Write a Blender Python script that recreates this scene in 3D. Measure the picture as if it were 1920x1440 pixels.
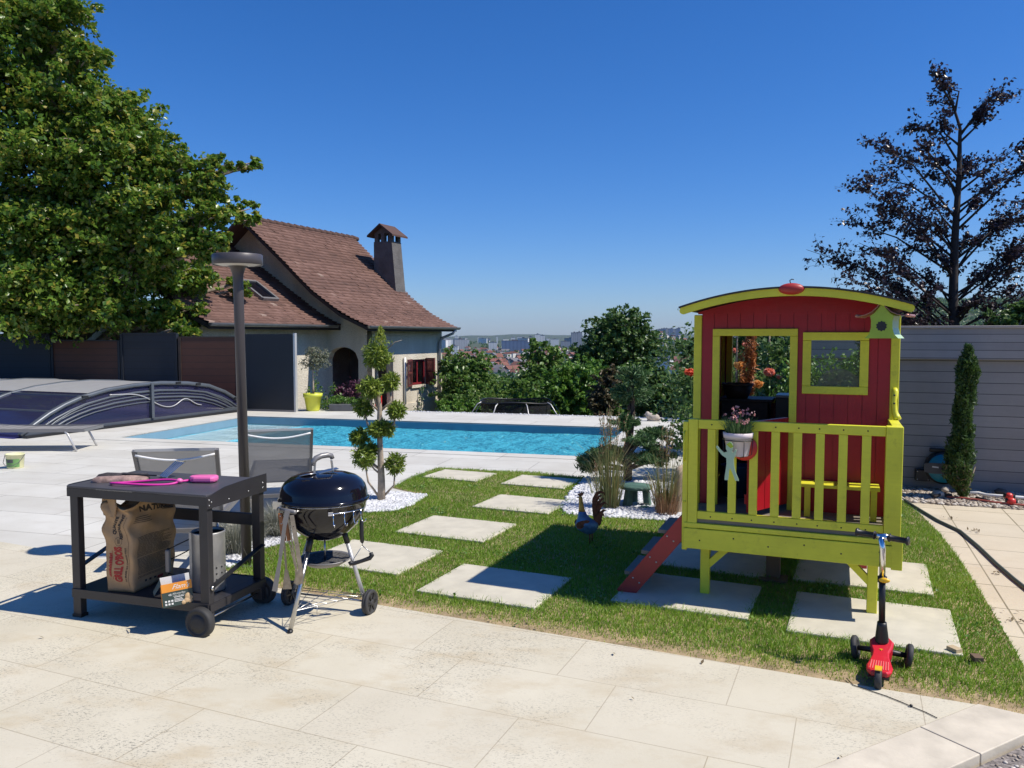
import bpy, math, random
import numpy as np
from mathutils import Vector, Matrix
R = math.radians
scene = bpy.context.scene
for _o in list(bpy.data.objects):
    bpy.data.objects.remove(_o)

# ------------------------------------------------------------------ camera
EYE = 1.65
PITCH = math.atan((720 - 629) / 1500.0)
cam = bpy.data.cameras.new("Camera")
cam_ob = bpy.data.objects.new("Camera", cam)
scene.collection.objects.link(cam_ob)
cam.sensor_width = 36.0
cam.lens = 1500.0 / 1920.0 * 36.0
cam.clip_start = 0.05
cam.clip_end = 40000.0
cam_ob.location = (0, 0, EYE)
cam_ob.rotation_euler = (math.pi / 2 - PITCH, 0, 0)
scene.camera = cam_ob

# ------------------------------------------------------------------ sky, sun, exposure
SUN_EL = R(53)
SUN_XY = (0.97, -0.243)                     # towards the sun, on the ground plane
world = bpy.data.worlds.new("World")
scene.world = world
world.use_nodes = True
_wt = world.node_tree
_bg = _wt.nodes["Background"]
_sky = _wt.nodes.new("ShaderNodeTexSky")
_sky.sky_type = 'NISHITA'
_sky.sun_disc = False
_sky.sun_elevation = SUN_EL
_sky.sun_rotation = math.atan2(SUN_XY[0], SUN_XY[1])
_sky.altitude = 0
_sky.air_density = 1.0
_sky.dust_density = 0.3
_sky.ozone_density = 8.0
_tint = _wt.nodes.new("ShaderNodeMix")          # the deep clear blue of the photograph's sky
_tint.data_type = 'RGBA'; _tint.blend_type = 'MULTIPLY'; _tint.inputs[0].default_value = 1.0
_tint.inputs[7].default_value = (0.88, 0.94, 1.16, 1)
_hsv = _wt.nodes.new("ShaderNodeHueSaturation"); _hsv.inputs['Saturation'].default_value = 1.15
_wt.links.new(_sky.outputs[0], _tint.inputs[6]); _wt.links.new(_tint.outputs[2], _hsv.inputs['Color'])
_wt.links.new(_hsv.outputs[0], _bg.inputs[0])
_bg.inputs[1].default_value = 0.103
sun = bpy.data.lights.new("Sun", 'SUN')
sun.energy = 5.0
sun.angle = R(0.53)
sun.color = (1.0, 0.945, 0.85)
sun_ob = bpy.data.objects.new("Sun", sun)
scene.collection.objects.link(sun_ob)
_d = Vector((SUN_XY[0] * math.cos(SUN_EL), SUN_XY[1] * math.cos(SUN_EL), math.sin(SUN_EL)))
sun_ob.rotation_euler = _d.to_track_quat('Z', 'Y').to_euler()
scene.view_settings.view_transform = 'Standard'
scene.view_settings.look = 'None'
scene.view_settings.exposure = 0.14
scene.view_settings.gamma = 1.0
scene.render.engine = 'CYCLES'
scene.cycles.max_bounces = 8
scene.cycles.transparent_max_bounces = 16
scene.cycles.caustics_reflective = False
scene.cycles.caustics_refractive = False
scene.cycles.volume_bounces = 0

# ------------------------------------------------------------------ helpers
rng = np.random.default_rng(7)
rnd = random.Random(11)
_s, _c = math.sin(PITCH), math.cos(PITCH)

def ray(px, py):
    x = (px - 960) / 1500.0
    y = -(py - 720) / 1500.0
    return x, _c + y * _s, -_s + y * _c

def G(px, py, z=0.0):                       # point of the photograph -> point on the level z
    d = ray(px, py)
    t = (z - EYE) / d[2]
    return (d[0] * t, d[1] * t)

def P(px, py, Y):                           # point of the photograph -> point at the distance Y
    d = ray(px, py)
    t = Y / d[1]
    return Vector((d[0] * t, Y, EYE + d[2] * t))

def link(o):
    scene.collection.objects.link(o)
    return o

def tag(o, label=None, cat=None, group=None, kind=None):
    if label: o['label'] = label
    if cat: o['category'] = cat
    if group: o['group'] = group
    if kind: o['kind'] = kind
    return o

def thing(name, label, cat, loc=(0, 0, 0), rz=0.0, group=None):
    o = link(bpy.data.objects.new(name, None))
    o.empty_display_size = 0.1
    o.location = loc
    o.rotation_euler = (0, 0, rz)
    return tag(o, label, cat, group)

def rotz(a): return Matrix.Rotation(a, 4, 'Z')

class MB:
    """collects shapes and links them as ONE mesh object"""
    def __init__(s): s.v = []; s.f = []; s.m = []; s.s = []
    def add(s, vs, fs, mi=0, smooth=False, M=None):
        n = len(s.v)
        for p in vs:
            p = Vector(p)
            s.v.append(M @ p if M is not None else p)
        for f in fs:
            s.f.append([n + i for i in f]); s.m.append(mi); s.s.append(smooth)
        return s
    def box(s, a, b, mi=0, M=None):
        x0, y0, z0 = a; x1, y1, z1 = b
        return s.add([(x0,y0,z0),(x1,y0,z0),(x1,y1,z0),(x0,y1,z0),(x0,y0,z1),(x1,y0,z1),(x1,y1,z1),(x0,y1,z1)],
                     [(3,2,1,0),(4,5,6,7),(0,1,5,4),(1,2,6,5),(2,3,7,6),(3,0,4,7)], mi, False, M)
    def cbox(s, c, d, mi=0, M=None):
        return s.box([c[i]-d[i]/2 for i in range(3)], [c[i]+d[i]/2 for i in range(3)], mi, M)
    def bar(s, a, b, w, h, mi=0, up=(0,0,1), w2=None, h2=None):
        a = Vector(a); b = Vector(b); d = (b-a).normalized(); up = Vector(up)
        if abs(d.dot(up)) > .99: up = Vector((0,1,0))
        x = d.cross(up).normalized(); y = x.cross(d)
        w2 = w if w2 is None else w2; h2 = h if h2 is None else h2
        vs = []
        for p, ww, hh in ((a,w,h),(b,w2,h2)):
            for sx, sy in ((-1,-1),(1,-1),(1,1),(-1,1)):
                vs.append(p + x*(sx*ww/2) + y*(sy*hh/2))
        return s.add(vs, [(0,1,2,3),(7,6,5,4),(1,0,4,5),(2,1,5,6),(3,2,6,7),(0,3,7,4)], mi)
    def tube(s, pts, r, n=8, mi=0, closed=False, cap=True):
        pts = [Vector(p) for p in pts]; k = len(pts)
        rr = r if isinstance(r, (list, tuple)) else [r]*k
        vs = []; fs = []; prev = None
        for i, p in enumerate(pts):
            if closed: d = pts[(i+1)%k]-pts[i-1]
            else: d = pts[min(i+1,k-1)]-pts[max(i-1,0)]
            if d.length < 1e-9: d = Vector((0,0,1))
            d.normalize()
            if prev is None:
                a = Vector((0,0,1)) if abs(d.z) < .9 else Vector((1,0,0))
                x = d.cross(a).normalized()
            else:
                x = (prev - d*prev.dot(d))
                x = x.normalized() if x.length > 1e-6 else d.orthogonal().normalized()
            prev = x; y = d.cross(x)
            for j in range(n):
                t = 2*math.pi*j/n
                vs.append(p + (x*math.cos(t)+y*math.sin(t))*rr[i])
        for i in range(k if closed else k-1):
            a = i*n; b = ((i+1)%k)*n
            for j in range(n):
                j2 = (j+1)%n
                fs.append((a+j, a+j2, b+j2, b+j))
        if cap and not closed:
            fs.append(tuple(range(n-1,-1,-1))); fs.append(tuple((k-1)*n+j for j in range(n)))
        return s.add(vs, fs, mi, True)
    def lathe(s, prof, n=24, M=None, mi=0, arc=2*math.pi, smooth=True):
        vs = []; fs = []; full = arc > 6.28; k = n if full else n+1
        for r, z in prof:
            for j in range(k):
                t = arc*j/n
                vs.append((r*math.cos(t), r*math.sin(t), z))
        for i in range(len(prof)-1):
            for j in range(n):
                j2 = (j+1)%k
                fs.append((i*k+j, i*k+j2, (i+1)*k+j2, (i+1)*k+j))
        return s.add(vs, fs, mi, smooth, M)
    def prism(s, poly, z0, z1, mi=0, M=None, smooth=False):
        n = len(poly)
        vs = [(x,y,z0) for x,y in poly] + [(x,y,z1) for x,y in poly]
        fs = [tuple(range(n-1,-1,-1)), tuple(range(n,2*n))]
        fs += [(i,(i+1)%n,n+(i+1)%n,n+i) for i in range(n)]
        return s.add(vs, fs, mi, smooth, M)
    def ball(s, c, r, nu=14, nv=8, mi=0, M=None, jit=0.0):
        if not isinstance(r, (tuple, list)): r = (r,r,r)
        vs = [(c[0],c[1],c[2]-r[2])]; fs = []
        for i in range(1,nv):
            a = -math.pi/2+math.pi*i/nv
            for j in range(nu):
                b = 2*math.pi*j/nu; q = 1+rnd.uniform(-jit,jit)
                vs.append((c[0]+r[0]*q*math.cos(a)*math.cos(b), c[1]+r[1]*q*math.cos(a)*math.sin(b), c[2]+r[2]*q*math.sin(a)))
        vs.append((c[0],c[1],c[2]+r[2])); last = len(vs)-1
        for j in range(nu):
            fs.append((0,1+(j+1)%nu,1+j))
            for i in range(nv-2):
                a = 1+i*nu; b = a+nu
                fs.append((a+j,a+(j+1)%nu,b+(j+1)%nu,b+j))
            a = 1+(nv-2)*nu
            fs.append((a+j,a+(j+1)%nu,last))
        return s.add(vs, fs, mi, True, M)
    def build(s, name, mats, parent=None, bevel=0.0, loc=None, rz=None, fix=True):
        me = bpy.data.meshes.new(name)
        me.from_pydata([tuple(p) for p in s.v], [], s.f)
        mats = mats if isinstance(mats, (list, tuple)) else [mats]
        for m in mats: me.materials.append(m)
        me.polygons.foreach_set('material_index', s.m)
        me.polygons.foreach_set('use_smooth', s.s)
        me.update()
        if fix:
            import bmesh
            bm = bmesh.new(); bm.from_mesh(me)
            bmesh.ops.recalc_face_normals(bm, faces=bm.faces)
            bm.to_mesh(me); bm.free()
        o = link(bpy.data.objects.new(name, me))
        if parent is not None: o.parent = parent
        if loc is not None: o.location = loc
        if rz is not None: o.rotation_euler = (0,0,rz)
        if bevel > 0:
            b = o.modifiers.new("bevel", 'BEVEL')
            b.width = bevel; b.segments = 2; b.limit_method = 'ANGLE'; b.angle_limit = R(40)
        return o

def copy_tree(o, parent=None):
    c = o.copy(); link(c); c.parent = parent
    for ch in [x for x in bpy.data.objects if x.parent == o]:
        copy_tree(ch, c)
    return c

def text_geo(body, size, spacing=1.0, shear=0.0, bold=0.0):
    cu = bpy.data.curves.new("lettering", 'FONT')
    cu.body = body; cu.size = size; cu.offset = bold; cu.align_x = 'CENTER'; cu.align_y = 'CENTER'
    cu.space_character = spacing; cu.shear = shear; cu.resolution_u = 3; cu.fill_mode = 'FRONT'
    ob = bpy.data.objects.new("lettering_source", cu); link(ob)
    dg = bpy.context.evaluated_depsgraph_get(); dg.update()
    me = bpy.data.meshes.new_from_object(ob.evaluated_get(dg))
    vs = [v.co.copy() for v in me.vertices]; fs = [tuple(p.vertices) for p in me.polygons]
    bpy.data.objects.remove(ob); bpy.data.curves.remove(cu); bpy.data.meshes.remove(me)
    return vs, fs

def raw_mesh(name, V, faces_flat, starts, totals, mat, parent=None, var=None, smooth=False):
    me = bpy.data.meshes.new(name)
    me.vertices.add(len(V)); me.vertices.foreach_set('co', np.ascontiguousarray(V, dtype=np.float32).ravel())
    me.loops.add(len(faces_flat)); me.loops.foreach_set('vertex_index', np.ascontiguousarray(faces_flat, dtype=np.int32))
    me.polygons.add(len(starts)); me.polygons.foreach_set('loop_start', np.ascontiguousarray(starts, dtype=np.int32))
    try: me.polygons.foreach_set('loop_total', np.ascontiguousarray(totals, dtype=np.int32))
    except Exception: pass
    if smooth: me.polygons.foreach_set('use_smooth', np.ones(len(starts), dtype=bool))
    me.update(calc_edges=True)
    me.validate()
    if var is not None and len(me.polygons) == len(var):
        at = me.attributes.new('var', 'FLOAT', 'FACE')
        at.data.foreach_set('value', np.ascontiguousarray(var, dtype=np.float32))
    me.materials.append(mat)
    o = link(bpy.data.objects.new(name, me))
    if parent is not None: o.parent = parent
    return o

def leaves(name, pos, size, mat, parent=None, aspect=0.6, outward=None, upbias=0.3, szvar=0.35, fold=0.25, var=None):
    """a leaf (folded diamond of two faces) at every position"""
    pos = np.asarray(pos, dtype=np.float64); n = len(pos)
    ax = rng.normal(size=(n,3))
    if outward is not None: ax = ax*0.55 + outward*0.9
    ax[:,2] -= 0.15
    ax /= np.linalg.norm(ax,axis=1)[:,None]+1e-9
    nr = rng.normal(size=(n,3)); nr[:,2] += upbias*3
    sd = np.cross(ax,nr); sd /= np.linalg.norm(sd,axis=1)[:,None]+1e-9
    nn = np.cross(sd,ax)
    L = size*(1+rng.uniform(-szvar,szvar,n))[:,None]
    W = L*aspect*0.5
    V = np.empty((n,4,3))
    V[:,0] = pos - ax*L*0.5
    V[:,1] = pos + sd*W + nn*W*fold
    V[:,2] = pos + ax*L*0.5
    V[:,3] = pos - sd*W + nn*W*fold
    b = np.arange(n)[:,None]*4
    F = np.concatenate([b+0,b+1,b+2,b+0,b+2,b+3],axis=1).ravel()
    v = rng.uniform(0,1,n) if var is None else np.clip(var+rng.normal(0,.12,n),0,1)
    return raw_mesh(name, V.reshape(-1,3), F, np.arange(2*n)*3, np.full(2*n,3), mat, parent, np.repeat(v,2))

def blades(name, base, h, w, lean, mat, parent=None, var=None, hvar=0.4, bend=1.0):
    """grass blades: a quad and a tip each, bending over"""
    base = np.asarray(base,dtype=np.float64); n = len(base)
    h = (np.asarray(h)*(1+rng.uniform(-hvar,hvar,n)))[:,None]
    lean = np.asarray(lean)
    a = rng.uniform(0,2*np.pi,n); sd = np.stack([np.cos(a),np.sin(a),np.zeros(n)],1)*(np.asarray(w)*np.ones(n))[:,None]*.5
    up = np.array([0,0,1.0])
    mid = base + (up*0.6 + lean*0.3*bend)*h
    tip = base + (up*(1-0.15*np.linalg.norm(lean,axis=1)[:,None]) + lean*bend)*h
    V = np.stack([base-sd, base+sd, mid+sd*.75, mid-sd*.75, tip],1)
    b = np.arange(n)[:,None]*5
    F = np.concatenate([b,b+1,b+2,b+3,b+3,b+2,b+4],axis=1).ravel()
    st = (np.arange(n)[:,None]*7+np.array([0,4])).ravel(); tt = np.tile([4,3],n)
    v = rng.uniform(0,1,n) if var is None else var
    return raw_mesh(name, V.reshape(-1,3), F, st, tt, mat, parent, np.repeat(v,2))

def in_poly(p, poly):
    x, y = p[:,0], p[:,1]; inside = np.zeros(len(p),bool); n = len(poly)
    for i in range(n):
        x0,y0 = poly[i]; x1,y1 = poly[(i+1)%n]
        if y0 == y1: continue
        c = ((y0>y)!=(y1>y)) & (x < (x1-x0)*(y-y0)/(y1-y0)+x0)
        inside ^= c
    return inside

def scatter(poly, n):
    poly = np.asarray(poly); lo = poly.min(0); hi = poly.max(0)
    p = rng.uniform(lo,hi,(int(n),2))
    return p[in_poly(p,poly)]
# ------------------------------------------------------------------ materials
class NT:
    def __init__(s, name):
        s.m = bpy.data.materials.new(name); s.m.use_nodes = True
        s.t = s.m.node_tree; s.p = s.t.nodes['Principled BSDF']; s.out = s.t.nodes['Material Output']
        s._c = None
    def n(s, typ, **kw):
        x = s.t.nodes.new(typ)
        for k, v in kw.items(): setattr(x, k, v)
        return x
    def l(s, a, b): s.t.links.new(a, b)
    def co(s):
        if s._c is None: s._c = s.n('ShaderNodeTexCoord').outputs['Object']
        return s._c
    def mapped(s, rot=0, scale=(1,1,1), loc=(0,0,0)):
        mp = s.n('ShaderNodeMapping'); s.l(s.co(), mp.inputs['Vector'])
        mp.inputs['Rotation'].default_value = (0,0,rot); mp.inputs['Scale'].default_value = scale; mp.inputs['Location'].default_value = loc
        return mp.outputs[0]
    def noise(s, scale, detail=4, rough=.55, vec=None):
        x = s.n('ShaderNodeTexNoise'); x.inputs['Scale'].default_value = scale
        x.inputs['Detail'].default_value = detail; x.inputs['Roughness'].default_value = rough
        s.l(vec if vec is not None else s.co(), x.inputs['Vector'])
        return x.outputs['Fac']
    def ramp(s, fac, stops):
        x = s.n('ShaderNodeValToRGB'); s.l(fac, x.inputs[0]); e = x.color_ramp.elements
        while len(e) < len(stops): e.new(.5)
        for i,(p,c) in enumerate(stops):
            e[i].position = p; e[i].color = (*c,1) if len(c)==3 else c
        return x.outputs[0]
    def mix(s, fac, a, b, mode='MIX'):
        x = s.n('ShaderNodeMix', data_type='RGBA', blend_type=mode)
        for sock, val in ((x.inputs[0],fac),(x.inputs[6],a),(x.inputs[7],b)):
            if isinstance(val,(int,float)): sock.default_value = val
            elif isinstance(val,tuple): sock.default_value = (*val,1)
            else: s.l(val, sock)
        return x.outputs[2]
    def col(s, c):
        if isinstance(c, tuple): s.p.inputs['Base Color'].default_value = (*c,1)
        else: s.l(c, s.p.inputs['Base Color'])
    def bump(s, h, strength=.3, dist=.01):
        x = s.n('ShaderNodeBump'); x.inputs['Strength'].default_value = strength; x.inputs['Distance'].default_value = dist
        s.l(h, x.inputs['Height']); s.l(x.outputs[0], s.p.inputs['Normal'])
    def set(s, rough=.5, metal=0.0, spec=None):
        s.p.inputs['Roughness'].default_value = rough; s.p.inputs['Metallic'].default_value = metal
        if spec is not None: s.p.inputs['Specular IOR Level'].default_value = spec
        return s

def sc(c, k): return tuple(min(1, x*k) for x in c)

def mat(name, c, rough=.5, metal=0., amt=.18, scale=6., bump=.0, bscale=None, spec=None, dist=.004):
    m = NT(name).set(rough, metal, spec)
    f = m.noise(scale)
    m.col(m.ramp(f, [(.3, sc(c,1-amt)), (.7, sc(c,1+amt))]))
    if bump: m.bump(m.noise(bscale or scale*6), bump, dist)
    return m.m

def leafmat(name, stops, trans=.35, rough=.5):
    m = NT(name)
    a = m.n('ShaderNodeAttribute', attribute_name='var')
    c = m.ramp(a.outputs['Fac'], stops)
    m.col(c); m.set(rough, 0, .5)
    tr = m.n('ShaderNodeBsdfTranslucent'); m.l(c, tr.inputs[0])
    mx = m.n('ShaderNodeMixShader'); mx.inputs[0].default_value = trans
    m.l(m.p.outputs[0], mx.inputs[1]); m.l(tr.outputs[0], mx.inputs[2]); m.l(mx.outputs[0], m.out.inputs[0])
    return m.m

def painted_wood(name, c, rough=.45, grain=(2,2,30), dirt=.35, dirtc=(.05,.045,.02)):
    m = NT(name).set(rough)
    g = m.noise(3.0, 5, .6, m.mapped(0, grain))
    base = m.ramp(g, [(.3, sc(c,.90)), (.75, sc(c,1.05))])
    fade = m.noise(2.3, 5, .65)
    base = m.mix(.55, base, m.ramp(fade, [(.35,sc(c,.72)),(.7,sc(c,1.18))]))
    d = m.noise(13.0, 7, .75)
    dm = m.ramp(d, [(.58,(0,0,0)),(.74,(1,1,1))])
    mm = m.n('ShaderNodeMath', operation='MULTIPLY'); m.l(dm, mm.inputs[0]); mm.inputs[1].default_value = dirt
    m.col(m.mix(mm.outputs[0], base, dirtc))
    m.bump(g, .25, .003)
    return m.m

def slabs(name, ca, cb, mortar, bw, rh, ang, off, msize=.006, stain=None, stain_amt=.5, pit=0., rough=.7, bumps=.25, loc=(0,0,0)):
    m = NT(name).set(rough, 0, .3)
    v = m.mapped(ang, (1,1,1), loc)
    b = m.n('ShaderNodeTexBrick'); m.l(v, b.inputs['Vector'])
    b.offset = off; b.squash = 1.0
    b.inputs['Color1'].default_value = (*ca,1); b.inputs['Color2'].default_value = (*cb,1)
    b.inputs['Mortar'].default_value = (*mortar,1)
    b.inputs['Scale'].default_value = 1.0; b.inputs['Mortar Size'].default_value = msize
    b.inputs['Mortar Smooth'].default_value = .3; b.inputs['Bias'].default_value = 0.0
    b.inputs['Brick Width'].default_value = bw; b.inputs['Row Height'].default_value = rh
    c = b.outputs['Color']
    big = m.noise(1.3, 6, .6)
    c = m.mix(.5, c, m.ramp(big, [(.3,(.68,.655,.60)),(.68,(1,1,1))]), 'MULTIPLY')
    if stain:
        st = m.noise(2.1, 8, .68, m.mapped(ang+.4, (1,1.9,1), (3,1,0)))
        mm = m.n('ShaderNodeMath', operation='MULTIPLY'); m.l(m.ramp(st,[(.50,(0,0,0)),(.72,(1,1,1))]), mm.inputs[0]); mm.inputs[1].default_value = stain_amt
        c = m.mix(mm.outputs[0], c, stain)
    if pit:
        b2 = m.n('ShaderNodeTexBrick'); m.l(v, b2.inputs['Vector']); b2.offset = off
        b2.inputs['Color1'].default_value = (.0,.0,.0,1); b2.inputs['Color2'].default_value = (1,1,1,1); b2.inputs['Mortar'].default_value = (.5,.5,.5,1)
        b2.inputs['Scale'].default_value = 1.0; b2.inputs['Mortar Size'].default_value = 0; b2.inputs['Bias'].default_value = 0
        b2.inputs['Brick Width'].default_value = bw; b2.inputs['Row Height'].default_value = rh
        c = m.mix(m.ramp(b2.outputs['Color'],[(.2,(.35,.35,.35)),(.75,(0,0,0))]), c, (.50,.445,.35))
        p1 = m.noise(70., 5, .72, m.mapped(ang,(1,2.1,1)))
        p2 = m.noise(1.7, 5, .6, m.mapped(0,(1,1,1),(7,2,0)))
        q = m.n('ShaderNodeMath', operation='MULTIPLY'); m.l(m.ramp(p1,[(.555,(0,0,0)),(.605,(1,1,1))]), q.inputs[0]); m.l(m.ramp(p2,[(.44,(.06,.06,.06)),(.57,(1,1,1))]), q.inputs[1])
        q2 = m.n('ShaderNodeMath', operation='MULTIPLY'); m.l(q.outputs[0], q2.inputs[0]); q2.inputs[1].default_value = pit*.8
        q3 = m.n('ShaderNodeMath', operation='MULTIPLY'); m.l(q2.outputs[0], q3.inputs[0]); m.l(m.ramp(b2.outputs['Color'],[(.15,(.45,.45,.45)),(.8,(1,1,1))]), q3.inputs[1])
        c = m.mix(q3.outputs[0], c, (.15,.14,.115))
    m.col(c)
    m.bump(m.noise(60., 5, .7), bumps, .004)
    return m.m

M = {}
M['travertine'] = slabs('travertine', (.70,.645,.50), (.63,.575,.445), (.40,.34,.24), .80, .47, R(23.3), .37, .0025, (.48,.385,.24), .7, 1., loc=(.2,.205,0))
M['deck'] = slabs('pale_deck_tiles', (.66,.64,.575), (.60,.58,.52), (.34,.32,.28), 1.2, .6, R(0), .5, .006, (.50,.465,.40), .6, .0, .6, .12)
M['path'] = slabs('tan_path_slabs', (.66,.57,.42), (.60,.52,.39), (.20,.17,.10), .5, .5, R(22), .0, .006, (.48,.38,.24), .4, .3, .85, .5)
M['kerb'] = mat('kerb_stone', (.60,.53,.415), .7, amt=.14, scale=7, bump=.25, bscale=50)
M['asphalt'] = mat('gravelly_asphalt', (.22,.19,.17), .9, amt=.6, scale=60, bump=.9, bscale=70, dist=.01)
M['slab'] = mat('cast_stone', (.55,.505,.395), .75, amt=.10, scale=7, bump=.2, bscale=70)
M['thatch'] = mat('lawn_thatch', (.34,.25,.14), .95, amt=.4, scale=9, bump=.6, bscale=40)
M['soil'] = mat('lawn_soil', (.10,.085,.045), .95, amt=.4, scale=9, bump=.6, bscale=40)
M['bedsoil'] = mat('bed_underlay', (.42,.41,.39), .9, amt=.4, scale=40, bump=.6, bscale=60)
M['gravelbase'] = mat('gravel_underlay', (.34,.29,.23), .9, amt=.5, scale=45, bump=.8, bscale=70)
M['ground'] = mat('hillside_ground', (.06,.075,.03), .95, amt=.4, scale=.05, bump=0)
M['grass'] = leafmat('grass_blades', [(.0,(.13,.27,.02)),(.45,(.26,.42,.04)),(.70,(.38,.47,.085)),(.86,(.50,.43,.17)),(1,(.56,.44,.25))], .45)
M['pebble'] = mat('white_pebbles', (.58,.58,.59), .6, amt=.3, scale=8)
M['gravel'] = leafmat('tan_gravel', [(0,(.20,.15,.11)),(.5,(.44,.37,.29)),(1,(.60,.55,.48))], .0, .85)
M['liner'] = mat('pool_liner', (.20,.72,.92), .5, amt=.06, scale=2)
M['linershade'] = mat('shaded_liner_band', (.16,.28,.36), .5, amt=.08, scale=3)  # liner wall above the water, its shade put into a darker colour
M['linerpale'] = mat('pool_steps_white', (.74,.84,.87), .5, amt=.05, scale=2)
# water: reflective skin over a tinted clear body
_w = NT('pool_water')
_nv = _w.noise(3.4, 6, .66, _w.mapped(R(8), (.55,.75,1)))
_bp = _w.n('ShaderNodeBump'); _bp.inputs['Strength'].default_value = 1.0; _bp.inputs['Distance'].default_value = .55
_w.l(_nv, _bp.inputs['Height'])
_gl = _w.n('ShaderNodeBsdfGlossy'); _gl.inputs['Roughness'].default_value = .06; _w.l(_bp.outputs[0], _gl.inputs['Normal'])
_tr = _w.n('ShaderNodeBsdfTransparent'); _tr.inputs[0].default_value = (.72,.94,.985,1)
_fr = _w.n('ShaderNodeFresnel'); _fr.inputs['IOR'].default_value = 1.33; _w.l(_bp.outputs[0], _fr.inputs['Normal'])
_fm = _w.n('ShaderNodeMath', operation='MULTIPLY'); _w.l(_fr.outputs[0], _fm.inputs[0]); _fm.inputs[1].default_value = 1.0
_mx = _w.n('ShaderNodeMixShader'); _w.l(_fm.outputs[0], _mx.inputs[0]); _w.l(_tr.outputs[0], _mx.inputs[1]); _w.l(_gl.outputs[0], _mx.inputs[2])
_df = _w.n('ShaderNodeBsdfDiffuse'); _df.inputs[0].default_value = (.13,.75,.97,1); _w.l(_bp.outputs[0], _df.inputs['Normal'])
_m2 = _w.n('ShaderNodeMixShader'); _m2.inputs[0].default_value = .66; _w.l(_tr.outputs[0], _m2.inputs[1]); _w.l(_df.outputs[0], _m2.inputs[2]); _w.l(_m2.outputs[0], _mx.inputs[1])
_w.l(_mx.outputs[0], _w.out.inputs[0])
M['water'] = _w.m
def _shallow():
    m = NT('shallow_water'); b = m.n('ShaderNodeBump'); b.inputs['Strength'].default_value = .6; b.inputs['Distance'].default_value = .1
    m.l(m.noise(3.4,5,.6,m.mapped(0,(.6,.8,1))), b.inputs['Height'])
    g = m.n('ShaderNodeBsdfGlossy'); g.inputs['Roughness'].default_value = .05; m.l(b.outputs[0], g.inputs['Normal'])
    t = m.n('ShaderNodeBsdfTransparent'); t.inputs[0].default_value = (.86,.96,.985,1)
    f = m.n('ShaderNodeFresnel'); f.inputs['IOR'].default_value = 1.33; m.l(b.outputs[0], f.inputs['Normal'])
    x = m.n('ShaderNodeMixShader'); m.l(f.outputs[0], x.inputs[0]); m.l(t.outputs[0], x.inputs[1]); m.l(g.outputs[0], x.inputs[2]); m.l(x.outputs[0], m.out.inputs[0]); return m.m
M['shallow'] = _shallow()
def clear(name, tint, gloss=.12, rough=.05):
    m = NT(name)
    gl = m.n('ShaderNodeBsdfGlossy'); gl.inputs['Roughness'].default_value = rough
    tr = m.n('ShaderNodeBsdfTransparent'); tr.inputs[0].default_value = (*tint,1)
    fr = m.n('ShaderNodeLayerWeight'); fr.inputs['Blend'].default_value = .25
    a = m.n('ShaderNodeMath', operation='MULTIPLY_ADD'); m.l(fr.outputs['Fresnel'], a.inputs[0]); a.inputs[1].default_value = .6; a.inputs[2].default_value = gloss*.5
    mx = m.n('ShaderNodeMixShader'); m.l(a.outputs[0], mx.inputs[0]); m.l(tr.outputs[0], mx.inputs[1]); m.l(gl.outputs[0], mx.inputs[2])
    m.l(mx.outputs[0], m.out.inputs[0]); return m.m
M['glass'] = clear('window_glass', (.86,.88,.9))

def veil(name, c, alpha, rough=.7):
    m = NT(name).set(rough); m.col(c); m.p.inputs['Alpha'].default_value = alpha; return m.m
M['plexi'] = veil('tinted_polycarbonate', (.036,.037,.088), .68, .10)
M['net'] = veil('safety_net', (.01,.01,.012), .62)
M['sling'] = NT('sling_fabric').set(.75)
def _sling():
    m = M['sling']
    w = m.n('ShaderNodeTexWave', wave_type='BANDS', bands_direction='Z'); w.inputs['Scale'].default_value = 60; m.l(m.co(), w.inputs['Vector'])
    m.col(m.mix(w.outputs['Fac'], (.22,.21,.20), (.31,.295,.28))); m.p.inputs['Alpha'].default_value = .82
    M['sling'] = m.m
_sling()
M['alu'] = mat('grey_painted_aluminium', (.22,.21,.205), .38, .3, amt=.06)
M['coverframe'] = mat('cover_frame_grey', (.105,.118,.135), .4, .3, amt=.08)
M['alulight'] = mat('light_grey_aluminium', (.50,.49,.48), .35, .3, amt=.06)
M['anthra'] = mat('anthracite_panel', (.011,.014,.020), .6, amt=.12, scale=1.5)
M['lamp'] = mat('bronze_grey_lamp_paint', (.075,.066,.068), .42, .1, amt=.05)
M['lampglow'] = mat('lamp_underside', (.62,.60,.58), .6, amt=.05)
M['carttoplit'] = mat('charcoal_skylit_top', (.075,.072,.078), .45, .1, amt=.14, scale=5, bump=.08, bscale=90)  # lighter copy of the trolley coat, sky reflection put into the colour
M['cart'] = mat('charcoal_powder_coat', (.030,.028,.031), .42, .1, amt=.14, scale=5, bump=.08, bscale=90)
M['black'] = mat('black_plastic', (.012,.012,.013), .45, amt=.2)
M['rubber'] = mat('grey_rubber', (.035,.034,.034), .7, amt=.2)
M['enamel'] = mat('black_enamel', (.006,.006,.010), .09, amt=.3, scale=3)
M['steel'] = mat('brushed_steel', (.52,.51,.49), .32, 1., amt=.12, scale=14)
M['chrome'] = mat('chrome', (.75,.75,.76), .12, 1., amt=.03)
M['tarnish'] = mat('tarnished_steel', (.36,.31,.25), .5, .9, amt=.25, scale=30)
M['ash'] = mat('grey_ash', (.07,.068,.066), .95, amt=.8, scale=60, bump=.9, bscale=90)
M['woodh'] = mat('reddish_wood_handle', (.30,.11,.035), .5, amt=.25, scale=20)
M['galv'] = mat('galvanised_sheet', (.38,.375,.37), .42, .55, amt=.22, scale=9)
M['kraft'] = mat('kraft_paper', (.43,.265,.13), .8, amt=.2, scale=7, bump=.4, bscale=18, dist=.006)
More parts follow.
